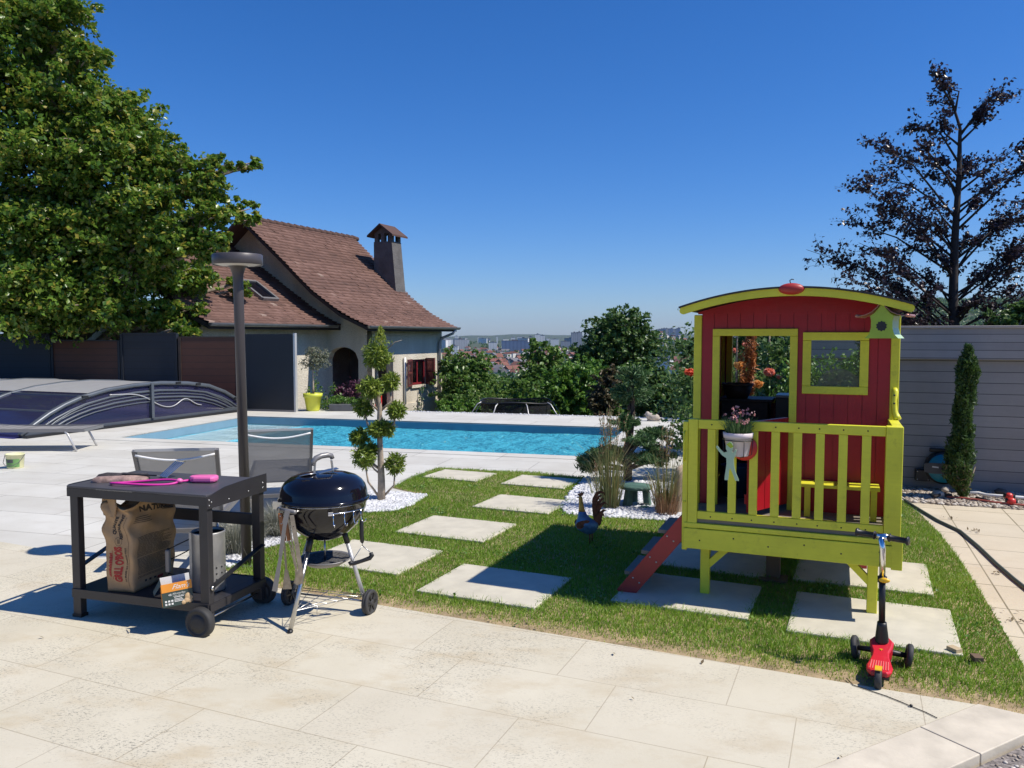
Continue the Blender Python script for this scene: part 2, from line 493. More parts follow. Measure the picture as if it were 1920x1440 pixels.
M['redink'] = mat('red_ink', (.38,.025,.02), .7, amt=.1)
M['blackink'] = mat('black_ink', (.035,.025,.018), .7, amt=.1)
M['orangecard'] = mat('orange_card', (.72,.27,.03), .5, amt=.1)
M['greencard'] = mat('dark_green_card', (.035,.055,.045), .5, amt=.1)
M['whitecard'] = mat('white_card', (.72,.70,.66), .6, amt=.05)
M['biscuit'] = mat('wood_wool_picture', (.50,.34,.18), .7, amt=.25, scale=30)
M['pink'] = mat('pink_plastic', (.80,.16,.40), .35, amt=.06)
M['magenta'] = mat('magenta_cord', (.62,.03,.30), .5, amt=.1)
M['glove'] = mat('worn_glove_cloth', (.30,.20,.17), .9, amt=.5, scale=25, bump=.5)
M['glovedark'] = mat('worn_glove_dark', (.05,.04,.04), .9, amt=.5, scale=25, bump=.5)
M['lime'] = painted_wood('lime_painted_wood', (.77,.735,.045), .42, dirt=.30)
M['red'] = painted_wood('crimson_painted_boards', (.40,.007,.017), .40, dirt=.22, dirtc=(.03,.005,.006))
M['redbright'] = painted_wood('bright_red_painted_wood', (.42,.03,.025), .45, dirt=.25)
M['felt'] = mat('roofing_felt', (.05,.05,.052), .9, amt=.3, scale=30, bump=.5)
M['darkwood'] = mat('dark_stained_wood', (.035,.02,.013), .6, amt=.4, scale=9)
M['floorwood'] = painted_wood('weathered_floor_boards', (.22,.19,.15), .7)
M['oldwood'] = painted_wood('brown_post_wood', (.16,.10,.06), .8)
M['paleblock'] = painted_wood('pale_offcut_wood', (.52,.40,.24), .7, dirt=.1)
M['brownfence'] = None
def _planks(name, c, rh, gap=.008, rough=.6, grain=.25, gapc=(.01,.008,.006)):
    m = NT(name).set(rough)
    sp = m.n('ShaderNodeSeparateXYZ'); m.l(m.co(), sp.inputs[0])
    d = m.n('ShaderNodeMath', operation='DIVIDE'); m.l(sp.outputs[2], d.inputs[0]); d.inputs[1].default_value = rh
    fr = m.n('ShaderNodeMath', operation='FRACT'); m.l(d.outputs[0], fr.inputs[0])
    fl = m.n('ShaderNodeMath', operation='FLOOR'); m.l(d.outputs[0], fl.inputs[0])
    wn = m.n('ShaderNodeTexWhiteNoise', noise_dimensions='1D'); m.l(fl.outputs[0], wn.inputs['W'])
    g = m.noise(5, 5, .6, m.mapped(0,(1,1,14)))
    c1 = m.ramp(g, [(.3,sc(c,1-grain)),(.7,sc(c,1+grain))])
    c1 = m.mix(.5, c1, m.ramp(m.noise(1.2,6,.65,m.mapped(0,(1,1,.5))),[(.3,sc(c,.65)),(.7,sc(c,1.25))]))
    c2 = m.mix(.35, c1, m.ramp(wn.outputs['Value'],[(0,(.65,.65,.65)),(1,(1,1,1))]), 'MULTIPLY')
    lt = m.n('ShaderNodeMath', operation='LESS_THAN'); m.l(fr.outputs[0], lt.inputs[0]); lt.inputs[1].default_value = gap/rh
    m.col(m.mix(lt.outputs[0], c2, gapc))
    return m.m
M['brownfence'] = _planks('brown_composite_boards', (.078,.027,.014), .15)
M['anthraboard'] = _planks('anthracite_boards', (.016,.019,.027), .15, grain=.12)
def _render(name, c):
    m = NT(name).set(.9)
    a = m.ramp(m.noise(1.1, 6, .65, m.mapped(0,(1,1,.22))), [(.32,(.74,.72,.69)),(.62,(1,1,1))])
    b = m.ramp(m.noise(30, 3, .6), [(.35,(.82,.82,.82)),(.6,(1,1,1))])
    m.col(m.mix(1.0, m.mix(1.0, c, a, 'MULTIPLY'), b, 'MULTIPLY')); m.bump(m.noise(26,4,.6), .9, .03); return m.m
M['render'] = _render('cream_roughcast', (.74,.67,.54))
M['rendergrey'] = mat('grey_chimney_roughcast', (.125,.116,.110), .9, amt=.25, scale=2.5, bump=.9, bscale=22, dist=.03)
M['tile'] = leafmat('clay_roof_tiles', [(0,(.085,.045,.034)),(.5,(.142,.074,.055)),(.9,(.195,.108,.084)),(1,(.26,.18,.145))], .0, .85)
M['soffit'] = mat('dark_soffit_wood', (.035,.024,.02), .8, amt=.2)
M['zinc'] = mat('zinc_gutter', (.33,.34,.36), .4, .6, amt=.1)
M['shutter'] = mat('maroon_shutter', (.13,.032,.028), .6, amt=.12)
M['winred'] = mat('red_window_frame', (.20,.015,.022), .45, amt=.08)
M['dark'] = mat('dark_interior', (.012,.010,.009), .9, amt=.2)
M['white'] = mat('white_paint', (.75,.74,.72), .5, amt=.05)
M['bark'] = mat('grey_bark', (.25,.20,.145), .9, amt=.4, scale=14, bump=.7, bscale=24, dist=.02)
M['darkbark'] = mat('dark_bark', (.035,.028,.026), .9, amt=.3, scale=14, bump=.5)
M['bonsaibark'] = mat('bonsai_bark', (.085,.058,.042), .9, amt=.35, scale=18, bump=.7, bscale=30, dist=.02)
M['palebark'] = mat('pale_bark', (.36,.29,.22), .85, amt=.3, scale=20, bump=.6)
M['hornbeam'] = leafmat('broad_green_leaves', [(0,(.06,.145,.02)),(.5,(.155,.275,.036)),(.82,(.27,.34,.05)),(1,(.44,.36,.07))], .48, .32)
M['hedge'] = leafmat('hedge_leaves', [(0,(.06,.14,.026)),(.6,(.145,.26,.05)),(1,(.25,.34,.095))], .38, .4)
M['bright'] = leafmat('bright_green_leaves', [(0,(.07,.17,.022)),(.6,(.13,.27,.035)),(1,(.22,.33,.065))], .35, .42)
M['deep'] = leafmat('deep_green_leaves', [(0,(.042,.10,.024)),(.6,(.095,.18,.042)),(1,(.17,.24,.066))], .34, .42)
M['bronzeleaf'] = leafmat('brown_tinged_leaves', [(0,(.055,.06,.025)),(.6,(.115,.10,.04)),(1,(.17,.12,.075))], .3)
M['copper'] = leafmat('copper_beech_leaves', [(0,(.014,.012,.020)),(.6,(.034,.020,.030)),(1,(.075,.045,.045))], .25, .34)
M['needle'] = leafmat('yellow_green_needles', [(0,(.08,.14,.018)),(.5,(.20,.285,.035)),(1,(.40,.42,.07))], .3)
M['juniper'] = leafmat('grey_green_needles', [(0,(.035,.09,.028)),(.6,(.085,.18,.058)),(1,(.18,.27,.11))], .3)
M['cypress'] = leafmat('cypress_scales', [(0,(.04,.09,.02)),(.6,(.085,.155,.035)),(.93,(.15,.22,.05)),(1,(.20,.15,.07))], .3)
M['olive'] = leafmat('olive_leaves', [(0,(.10,.12,.07)),(.6,(.20,.21,.13)),(1,(.34,.33,.24))], .25)
M['orangeconifer'] = leafmat('orange_dead_needles', [(0,(.22,.065,.018)),(.6,(.42,.14,.035)),(1,(.55,.22,.07))], .25)
M['purpleleaf'] = leafmat('purple_leaves', [(0,(.04,.012,.025)),(.6,(.10,.03,.06)),(1,(.20,.07,.11))], .3)
M['fescue'] = leafmat('blue_grey_grass', [(0,(.14,.155,.115)),(.5,(.30,.31,.25)),(1,(.52,.50,.42))], .3)
M['reed'] = leafmat('reed_grass', [(0,(.15,.19,.06)),(.45,(.29,.32,.12)),(.8,(.42,.37,.17)),(1,(.45,.24,.10))], .3)
M['plume'] = leafmat('reddish_plumes', [(0,(.17,.085,.045)),(.6,(.32,.17,.085)),(1,(.42,.27,.16))], .3)
M['rosepeach'] = leafmat('peach_petals', [(0,(.75,.28,.05)),(.6,(.85,.42,.12)),(1,(.88,.55,.22))], .4)
M['rosepink'] = leafmat('salmon_petals', [(0,(.72,.18,.10)),(.6,(.82,.30,.20)),(1,(.88,.45,.34))], .4)
M['rosered'] = leafmat('orange_red_petals', [(0,(.72,.08,.03)),(1,(.85,.18,.08))], .4)
M['dianthus'] = leafmat('pink_petals', [(0,(.62,.22,.26)),(.6,(.75,.38,.38)),(1,(.82,.58,.52))], .4)
M['yellowpot'] = mat('lime_yellow_pot', (.60,.62,.06), .4, amt=.05)
M['pinkpot'] = mat('pale_pink_pot', (.68,.58,.58), .5, amt=.05)
M['greytub'] = mat('grey_planter', (.10,.10,.10), .7, amt=.15)
M['greenstone'] = mat('green_painted_stone', (.07,.14,.105), .7, amt=.25, scale=12, bump=.4)
M['sandstone'] = mat('sandstone', (.52,.40,.28), .9, amt=.18, scale=9, bump=.5)
M['statue'] = mat('weathered_statue_stone', (.46,.40,.33), .9, amt=.25, scale=14, bump=.5)
M['rust'] = mat('rusty_painted_metal', (.22,.075,.035), .6, .3, amt=.5, scale=30)
M['roosterblue'] = mat('blue_painted_metal', (.09,.20,.33), .45, .3, amt=.4, scale=20)
M['ochre'] = mat('ochre_painted_metal', (.55,.32,.06), .5, .3, amt=.3, scale=20)
M['cladding'] = _planks('grey_board_cladding', (.29,.275,.262), .115, .006, .6, .10, (.03,.03,.035))
M['claddingfascia'] = _planks('grey_fascia_boards', (.33,.312,.30), .083, .005, .6, .08, (.035,.035,.04))
M['coping'] = mat('beige_coping', (.42,.36,.31), .6, amt=.06)
M['turquoise'] = mat('turquoise_plastic', (.01,.22,.34), .4, amt=.06)
M['hose'] = mat('grey_green_hose', (.06,.075,.065), .45, amt=.15)
M['redplastic'] = mat('red_plastic', (.62,.035,.025), .35, amt=.08)
M['redcable'] = mat('faded_red_pipe', (.42,.10,.07), .5, amt=.1)
M['scooterred'] = mat('scooter_red_plastic', (.62,.02,.035), .28, amt=.05)
M['yellow'] = mat('yellow_plastic', (.80,.46,.02), .35, amt=.05)
M['minty'] = mat('pale_green_metal', (.42,.58,.38), .45, amt=.06)
M['birdgreen'] = mat('birdhouse_green_metal', (.33,.47,.04), .45, amt=.1, scale=10)
M['birdroof'] = mat('copper_pink_sheet', (.42,.20,.16), .4, .4, amt=.2)
M['buckety'] = mat('pale_yellow_plastic', (.72,.70,.40), .45, amt=.05)
M['labelgreen'] = mat('green_paper_label', (.16,.32,.10), .6, amt=.15)
M['roofred'] = mat('town_red_tiles', (.20,.082,.058), .9, amt=.2, scale=.1)
M['roofgrey'] = mat('town_slate', (.16,.15,.16), .9, amt=.2, scale=.1)
M['townwall'] = mat('town_pale_walls', (.74,.70,.64), .9, amt=.12, scale=.05)
def _facade(name, wall, win, fx, fz):
    m = NT(name).set(.8)
    sp = m.n('ShaderNodeSeparateXYZ'); m.l(m.co(), sp.inputs[0])
    ad = m.n('ShaderNodeMath', operation='ADD'); m.l(sp.outputs[0], ad.inputs[0]); m.l(sp.outputs[1], ad.inputs[1])
    outs = []
    for src, f, th in ((ad.outputs[0], fx, .55), (sp.outputs[2], fz, .55)):
        a = m.n('ShaderNodeMath', operation='DIVIDE'); m.l(src, a.inputs[0]); a.inputs[1].default_value = f
        b = m.n('ShaderNodeMath', operation='FRACT'); m.l(a.outputs[0], b.inputs[0])
        c = m.n('ShaderNodeMath', operation='GREATER_THAN'); m.l(b.outputs[0], c.inputs[0]); c.inputs[1].default_value = th
        outs.append(c.outputs[0])
    q = m.n('ShaderNodeMath', operation='MULTIPLY'); m.l(outs[0], q.inputs[0]); m.l(outs[1], q.inputs[1])
    m.col(m.mix(q.outputs[0], wall, win)); return m.m
M['facwhite'] = _facade('white_block_facade', (.80,.79,.77), (.20,.22,.26), 4., 3.)
M['facgrey'] = _facade('grey_block_facade', (.34,.36,.40), (.12,.14,.18), 5., 3.)
M['facblue'] = _facade('glazed_block_facade', (.16,.22,.34), (.09,.13,.22), 9., 3.)
# ------------------------------------------------------------------ terrain, town plain, hills
def terrain_z(x, y):
    r = math.hypot(x, y)
    z = -1.6
    if r > 30:
        t = min(1, (r-30)/470.0)
        z = -1.6 - 40.4*(t*t*(3-2*t)) if y > 0 else -1.6
    if r > 1500:
        az = math.degrees(math.atan2(x, max(y, 1e-3)))
        if y > 0:
            # wooded hill to the right, plateau at the skyline
            k = math.exp(-((r-2900)/750.0)**2)
            h = max(0.0, min(1.0, (az-15.5)/11.0)); h = h*h*(3-2*h)
            k2 = math.exp(-((r-2400)/330.0)**2)*math.exp(-((az-10.9)/1.6)**2)
            z += 150*k*h + 48*k2
            t = max(0.0, min(1.0, (r-8300)/2200.0)); t = t*t*(3-2*t)
            z += t*(46 + 13*math.sin(az*.55+1) + 7*math.sin(az*1.7+.5))
    return z
def build_terrain():
    rings = [6,16,30,45,65,95,140,200,290,420,600,900,1300,1700,2000,2200,2400,2600,2900,3200,3600,4200,5000,6500,8000,8700,9400,10000,10600,11500]
    na = 240; vs = [(0,0,-1.6)]; fs = []
    for r in rings:
        for j in range(na):
            a = 2*math.pi*j/na; x = r*math.sin(a); y = r*math.cos(a)
            vs.append((x,y,terrain_z(x,y)))
    for j in range(na): fs.append((0,1+(j+1)%na,1+j))
    for i in range(len(rings)-1):
        for j in range(na):
            a = 1+i*na; b = a+na
            fs.append((a+j,a+(j+1)%na,b+(j+1)%na,b+j))
    mb = MB(); mb.add(vs, fs, 0, True)
    return mb.build('ground', M['ground'])
tag(build_terrain(), kind='structure')

# ------------------------------------------------------------------ pool and deck
PA = R(-15.5)
PO = Matrix.Translation((1.10,10.80,0)) @ rotz(PA)          # pool frame: near right corner, x to the right, y away
def pool(x, y, z=0): return PO @ Vector((x,y,z))
PX0, PX1, PY0, PY1 = -7.75, 0.0, 0.0, 3.55
mb = MB()
DX0, DX1 = -15.0, 2.0
mb.box((DX0,PY1,-.4),(DX1+.5,5.35,0)); mb.box((DX0,PY0,-.4),(PX0,PY1,0)); mb.box((PX1,PY0,-.4),(DX1,PY1,0)); mb.box((DX0,-9.5,-.4),(DX1-.2,PY0,0))
dk = mb.build('pool_deck', M['deck']); dk.matrix_world = PO; tag(dk, kind='structure')
# coping line round the pool, a few mm proud
mb = MB(); w = .3; t = .006
mb.box((PX0-w,PY1,-.05),(PX1+w,PY1+w,t)); mb.box((PX0-w,PY0-w,-.05),(PX1+w,PY0,t)); mb.box((PX0-w,PY0,-.05),(PX0,PY1,t)); mb.box((PX1,PY0,-.05),(PX1+w,PY1,t))
o = mb.build('pool_coping', M['deck']); o.matrix_world = PO; tag(o, kind='structure')
mb = MB(); h = 1.35; e = .004
mb.box((PX0+e,PY0+e,-h-.1),(PX1-e,PY1-e,-h))
mb.box((PX0+e,PY0+e,-h),(PX0+.03,PY1-e,-.16)); mb.box((PX1-.03,PY0+e,-h),(PX1-e,PY1-e,-.16))
mb.box((PX0+.03,PY0+e,-h),(PX1-.03,PY0+.03,-.16)); mb.box((PX0+.03,PY1-.03,-h),(PX1-.03,PY1-e,-.16))
o = mb.build('pool_basin', M['liner']); o.matrix_world = PO; tag(o, kind='structure')
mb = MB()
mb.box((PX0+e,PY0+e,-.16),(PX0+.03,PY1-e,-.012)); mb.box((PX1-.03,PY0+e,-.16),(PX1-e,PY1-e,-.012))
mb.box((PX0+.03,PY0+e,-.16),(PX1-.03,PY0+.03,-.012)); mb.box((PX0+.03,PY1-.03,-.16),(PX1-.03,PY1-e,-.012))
o = mb.build('shaded_liner_rim', M['linershade']); o.matrix_world = PO; tag(o, kind='structure')
mb = MB()
mb.box((PX0+.03,PY0+.03,-h),(PX0+1.3,PY1-.03,-.165))
mb.prism([(PX0+1.3+.55*math.sin(a), PY1-.1-1.2+1.1*-math.cos(a)) for a in [i*math.pi/14 for i in range(15)]], -h, -.24)
mb.box((PX0+1.3,PY0+.03,-h),(PX0+1.75,PY1-2.6,-.45))
o = mb.build('pool_steps', M['linerpale'], bevel=.03); o.matrix_world = PO; tag(o, kind='structure')
def water(x0, x1, nx, ny, m):
    mb = MB(); vs = []; fs = []
    for j in range(ny+1):
        for i in range(nx+1):
            x = x0+(x1-x0)*i/nx; y = PY0+.03+(PY1-PY0-.06)*j/ny
            vs.append((x,y,-.140+.004*math.sin(x*5.1+y*3.3+math.sin(y*2.1)*1.3)+.004*math.sin(x*-3.7+y*6.9+1.3*math.sin(x*1.7))))
    for j in range(ny):
        for i in range(nx):
            a = j*(nx+1)+i; fs.append((a,a+1,a+nx+2,a+nx+1))
    mb.add(vs,fs,0,True); o = mb.build('pool_water', m, fix=False); o.matrix_world = PO; tag(o, kind='structure')
water(PX0+.03, PX0+1.32, 16, 42, M['shallow']); water(PX0+1.32, PX1-.03, 80, 42, M['water'])

# white gravel border beyond the deck
mb = MB(); mb.box((-7.4,5.35,-.5),(3.4,5.95,-.04)); o = mb.build('deck_border', M['bedsoil']); o.matrix_world = PO; tag(o, kind='structure')
mb = MB(); mb.box((-5.0,5.95,-1.7),(4.5,8.5,-.35)); o = mb.build('planting_bank', M['soil']); o.matrix_world = PO; tag(o, kind='structure')

# ------------------------------------------------------------------ patio, lawn, paths
def sheet(name, poly, z, m, th=.03):
    mb = MB(); mb.prism(poly, z-th, z); return tag(mb.build(name, m), kind='structure')
E0 = (2.066,3.469); ed = Vector((-.918,.421)).normalized()                # edge between patio and lawn runs up to the left
def edge(t): return (E0[0]+ed.x*t, E0[1]+ed.y*t)
KD = Vector((.868,.497)); KN = Vector((.497,-.868))
def kp(a, b): return (E0[0]+KD.x*a+KN.x*b, E0[1]+KD.y*a+KN.y*b)
patio = [edge(0)]+[edge(t) for t in (2,4,6,8,10,13)]+[(-13,-6),(3,-6),kp(-6,0)]
sheet('patio', patio, .010, M['travertine'])
mb = MB(); cuts = [-6,-5,-4,-3,-2,-1.1,-.42]
for a,b in zip(cuts,cuts[1:]): mb.prism([kp(a+.003,.008),kp(b-.003,.008),kp(b-.003,.262),kp(a+.003,.262)], -.05, .018)
mb.prism([kp(-.417,.008),kp(0,.008),kp(.12,.262),kp(-.417,.262)], -.05, .018)
tag(mb.build('patio_kerb', M['kerb'], bevel=.004), kind='structure')
sheet('gravel_drive', [kp(-6,.28),kp(.13,.28),(2.62,3.02),(3.6,2.4),(3.6,-6)], -.012, M['asphalt'])
LE = [G(1690,940),G(1725,965),G(1760,1000),G(1800,1052),G(1850,1130),G(1900,1215),G(1925,1262),(2.55,3.62)]   # right rim of the lawn
BEDR = [G(1098,898),G(1070,925),G(1052,952),G(1062,967),G(1120,972),G(1180,975),G(1240,978),G(1285,984),(1.95,6.9),(2.25,8.2),(2.2,9.15)]
BEDL = [G(655,930),G(700,922),G(740,926),G(800,931),G(775,948),G(742,960),G(690,963),G(640,960)]
BEDF = [G(425,1030),G(455,1000),G(500,975),G(545,960),G(640,930),G(655,930),G(640,960),G(600,985),G(545,1018),G(490,1032),G(470,1052),G(420,1070)]
LAWN = [edge(0),edge(1),edge(2),edge(3),edge(4),edge(4.22),(-2.02,5.55),G(470,1052),G(490,1032),G(545,1018),G(600,985),G(640,960),G(690,962),G(742,959),G(775,947),G(800,930),
        G(735,915),G(770,897),G(820,878),G(862,880),G(1000,887),G(1098,897)]+BEDR[1:8]+[(1.9,7.1),(2.6,7.4),(3.4,7.9),(3.88,7.887)]+LE[1:]+[(2.30,3.28)]
sheet('lawn', LAWN, .004, M['thatch'], .02)
sheet('pebble_bed', BEDR, .012, M['bedsoil'], .02)
sheet('pebble_bed', BEDL, .012, M['bedsoil'], .02)
sheet('pebble_bed', BEDF, .012, M['bedsoil'], .02)
PATH = [G(1690,940)]+LE[1:7]+[(2.70,3.4),(3.5,2.6),(7,3.4),(7.2,7.2),(5.2,7.35),(4.0,7.86)]
sheet('paved_path', PATH, .006, M['path'], .03)
GRAV = [(3.78,7.85),(5.2,7.33),(8,6.3),(8.6,7.2),(4.3,8.7),(3.7,8.6)]
def gz(p):
    return .05
mb = MB(); mb.prism(GRAV, -.2, .012); tag(mb.build('gravel_strip', M['gravelbase']), kind='structure')
sheet('garden_bed', [(2.2,7.2),(3.9,7.95),(3.8,8.7),(9,9),(12,16),(4.3,15.6),(2.9,11),(2.05,8.6)], -.006, M['soil'], .5)

sheet('side_ground', [(1.3,-7),(12,-7),(12,8.9),(2.3,8.9),(2.3,3.2),(1.9,2.6)], -.034, M['soil'], .5)

# stepping stones: each a slab of its own
LA = R(-24)
SW, SD = .82, .66
stones = []
def stone(px, py, label, w=SW, d=SD, ang=LA, xy=None):
    c = G(px,py) if xy is None else xy
    mb = MB(); mb.box((-w/2,-d/2,-.03),(w/2,d/2,.020))
    o = mb.build('stepping_stone', M['slab'], bevel=.006, loc=(c[0],c[1],.004), rz=ang)
    tag(o, label, 'paving slab', 'stepping stones in the lawn'); stones.append((c,w,d,ang))
stone(862,894,'pale square slab in the lawn nearest to the pool, left one of the back pair',.70,.56)
stone(1016,906,'pale square slab beside the bonsai bed, partly shaded by the bonsai',.74,.60)
stone(980,948,'pale square slab in the grass left of the rooster, just short of the pebble bed',.78,.64)
stone(856,994,'sunny pale slab in the grass midway between grill and rooster',.82,.66)
stone(700,1047,'pale slab in the grass directly behind the kettle grill')
stone(930,1101,'large pale slab with a diagonal shadow edge, in front of the rooster')
stone(1290,1118,'shaded slab under the foot of the red playhouse ladder')
stone(1335,1051,'shaded slab under the left rear of the playhouse')
stone(0,0,'sunny slab behind the scooter, under the front right playhouse leg',.86,.74,LA,(2.06,4.50))
stone(0,0,'sunny slab right of the playhouse, behind its rear right leg',.84,.74,LA,(2.42,5.45))

# grass: blades over the lawn, none on slabs
def lawn_grass():
    p = scatter(LAWN, 560000)
    d = np.hypot(p[:,0],p[:,1])
    keep = rng.uniform(0,1,len(p)) < np.clip(1.25-(d-3.5)/9.0, .55, 1)
    for (c,w,dd,a) in stones:
        q = p-np.array(c); ca, sa = math.cos(-a), math.sin(-a)
        u = q[:,0]*ca-q[:,1]*sa; v = q[:,0]*sa+q[:,1]*ca
        ov = rng.uniform(-.012,.020,len(p))+.022*(.5+.5*np.sin(p[:,0]*17+3*np.sin(p[:,1]*11)))
        keep &= ~((np.abs(u) < w/2-ov) & (np.abs(v) < dd/2-ov))
    p = p[keep]
    # distance to the patio edge
    n = np.array([-ed.y, ed.x]); de = np.abs((p-np.array(E0))@n)
    dry = np.clip(1.1-de/.19,0,1)
    patch = .5+.5*np.sin(p[:,0]*3.1+1.7*np.sin(p[:,1]*2.3))*np.sin(p[:,1]*2.7+1.3*np.sin(p[:,0]*1.9))
    fine = .5+.5*np.sin(p[:,0]*13+2*np.sin(p[:,1]*9))*np.sin(p[:,1]*11)
    thin = rng.uniform(0,1,len(p)) > dry*.86
    broad = .5+.5*np.sin(p[:,0]*1.7+2.1+1.5*np.sin(p[:,1]*1.2))*np.sin(p[:,1]*1.5+.7)
    var = np.clip(.05+.22*patch+.20*broad+.12*fine+rng.normal(0,.11,len(p))+dry*.52*rng.uniform(.3,1,len(p)),0,1)
    p = p[thin]; var = var[thin]; dry = dry[thin]; patch = patch[thin]
    h = (.019+.013*patch)*(1-.5*dry)*(1+.55*(rng.uniform(0,1,len(p))>.93))
    a = rng.uniform(0,2*np.pi,len(p)); l = rng.uniform(.2,1.0,len(p))
    lean = np.stack([np.cos(a)*l+.12,np.sin(a)*l,np.zeros(len(p))],1)
    base = np.concatenate([p,np.full((len(p),1),.002)],1)
    o = blades('lawn_grass', base, h, .0042, lean, M['grass'], var=var)
    tag(o, 'short green lawn grass, dry and brown along the patio edge', 'grass', kind='stuff')
lawn_grass()
def slab_fringe():
    P_ = []
    for (c,w,dd,a) in stones:
        n = int(rnd.uniform(420,760)); u = rng.uniform(-1,1,n); side = rng.integers(0,4,n)
        m_ = np.sin(u*9+c[0]*5)+np.sin(u*23+c[1]*3) > -.2
        x = np.where(side<2, np.where(side==0,-w/2,w/2), u*w/2); y = np.where(side<2, u*dd/2, np.where(side==2,-dd/2,dd/2))
        x = x+rng.normal(0,.016,n); y = y+rng.normal(0,.016,n); x, y = x[m_], y[m_]
        ca, sa = math.cos(a), math.sin(a)
        P_.append(np.stack([c[0]+x*ca-y*sa, c[1]+x*sa+y*ca],1))
    p = np.concatenate(P_); n = len(p); a = rng.uniform(0,6.28,n); l = rng.uniform(.3,1.3,n)
    o = blades('fringe_grass', np.concatenate([p,np.full((n,1),.004)],1), .042*np.ones(n), .0042, np.stack([np.cos(a)*l,np.sin(a)*l,np.zeros(n)],1), M['grass'], var=np.clip(rng.normal(.3,.22,n),0,1))
    tag(o, 'longer grass blades creeping over the rims of the stepping stones', 'grass', kind='stuff')
    # clover and weeds in small colonies
    q = []; cs = scatter(LAWN, 90)
    for c in cs:
        k = rnd.randrange(12,60); s_ = rnd.uniform(.03,.12)
        for _ in range(k): q.append((c[0]+rnd.gauss(0,s_),c[1]+rnd.gauss(0,s_),rnd.uniform(.022,.040)))
    q = np.array(q); ok = in_poly(q[:,:2],np.array(LAWN))
    for (c,w,dd,a) in stones:
        d = q[:,:2]-np.array(c); ca,sa = math.cos(-a),math.sin(-a)
        ok &= ~((np.abs(d[:,0]*ca-d[:,1]*sa)<w/2) & (np.abs(d[:,0]*sa+d[:,1]*ca)<dd/2))
    o = leaves('clover', q[ok], .020, M['bright'], None, .9, upbias=1.5); tag(o,'clover and small weeds growing among the lawn grass','weeds',kind='stuff')
slab_fringe()

# pebbles
ICO = None
def pebbles(name, poly, n, r, m, label, z=.012, flat=.65, zf=None, var=False):
    p = scatter(poly, n); k = len(p)
    t = (1+5**.5)/2
    iv = np.array([(-1,t,0),(1,t,0),(-1,-t,0),(1,-t,0),(0,-1,t),(0,1,t),(0,-1,-t),(0,1,-t),(t,0,-1),(t,0,1),(-t,0,-1),(-t,0,1)],float)/math.sqrt(1+t*t)
    fi = np.array([(0,11,5),(0,5,1),(0,1,7),(0,7,10),(0,10,11),(1,5,9),(5,11,4),(11,10,2),(10,7,6),(7,1,8),(3,9,4),(3,4,2),(3,2,6),(3,6,8),(3,8,9),(4,9,5),(2,4,11),(6,2,10),(8,6,7),(9,8,1)])
    s = r*rng.uniform(.55,1.35,(k,1,1)); st = rng.uniform(.7,1.3,(k,1,3)); st[:,:,2] *= flat
    a = rng.uniform(0,2*np.pi,k); ca,sa = np.cos(a)[:,None],np.sin(a)[:,None]
    V = iv[None]*st*s*(1+rng.uniform(-.12,.12,(k,12,1)))
    X = V[:,:,0]*ca-V[:,:,1]*sa; Y = V[:,:,0]*sa+V[:,:,1]*ca
    V[:,:,0] = X+p[:,0][:,None]; V[:,:,1] = Y+p[:,1][:,None]
    zz = np.full(k,z) if zf is None else zf(p)
    V[:,:,2] += zz[:,None]+r*.2
    F = (fi.ravel()[None]+12*np.arange(k)[:,None]).ravel()
    o = raw_mesh(name, V.reshape(-1,3), F, np.arange(20*k)*3, np.full(20*k,3), m, var=np.repeat(rng.uniform(0,1,k),20))
    return tag(o, label, 'pebbles', kind='stuff')
pebbles('white_pebbles', BEDR, 9000, .021, M['pebble'], 'white pebbles covering the bed round the bonsai')
pebbles('white_pebbles', BEDL, 5200, .020, M['pebble'], 'white pebbles round the foot of the ball topiary')
pebbles('white_pebbles', BEDF, 4200, .017, M['pebble'], 'white pebbles between the grey grass tufts by the lamp post')
pebbles('tan_gravel', GRAV, 16000, .019, M['gravel'], 'tan gravel strip at the foot of the grey clad wall', .012, .6)
_bp2 = [tuple(pool(x,y)[:2]) for x,y in ((-7.4,5.36),(3.3,5.36),(3.3,5.9),(-7.4,5.9))]
pebbles('white_pebbles', _bp2, 5200, .018, M['pebble'], 'white pebble strip along the far rim of the pool deck', -.038)
_dr = [kp(-3.4,.29),kp(.12,.29),(2.6,3.0),(2.9,2.2),(1.2,1.6)]
pebbles('drive_gravel', _dr, 5000, .011, M['gravel'], 'brown grit beyond the pale kerb stones', -.012, .5)
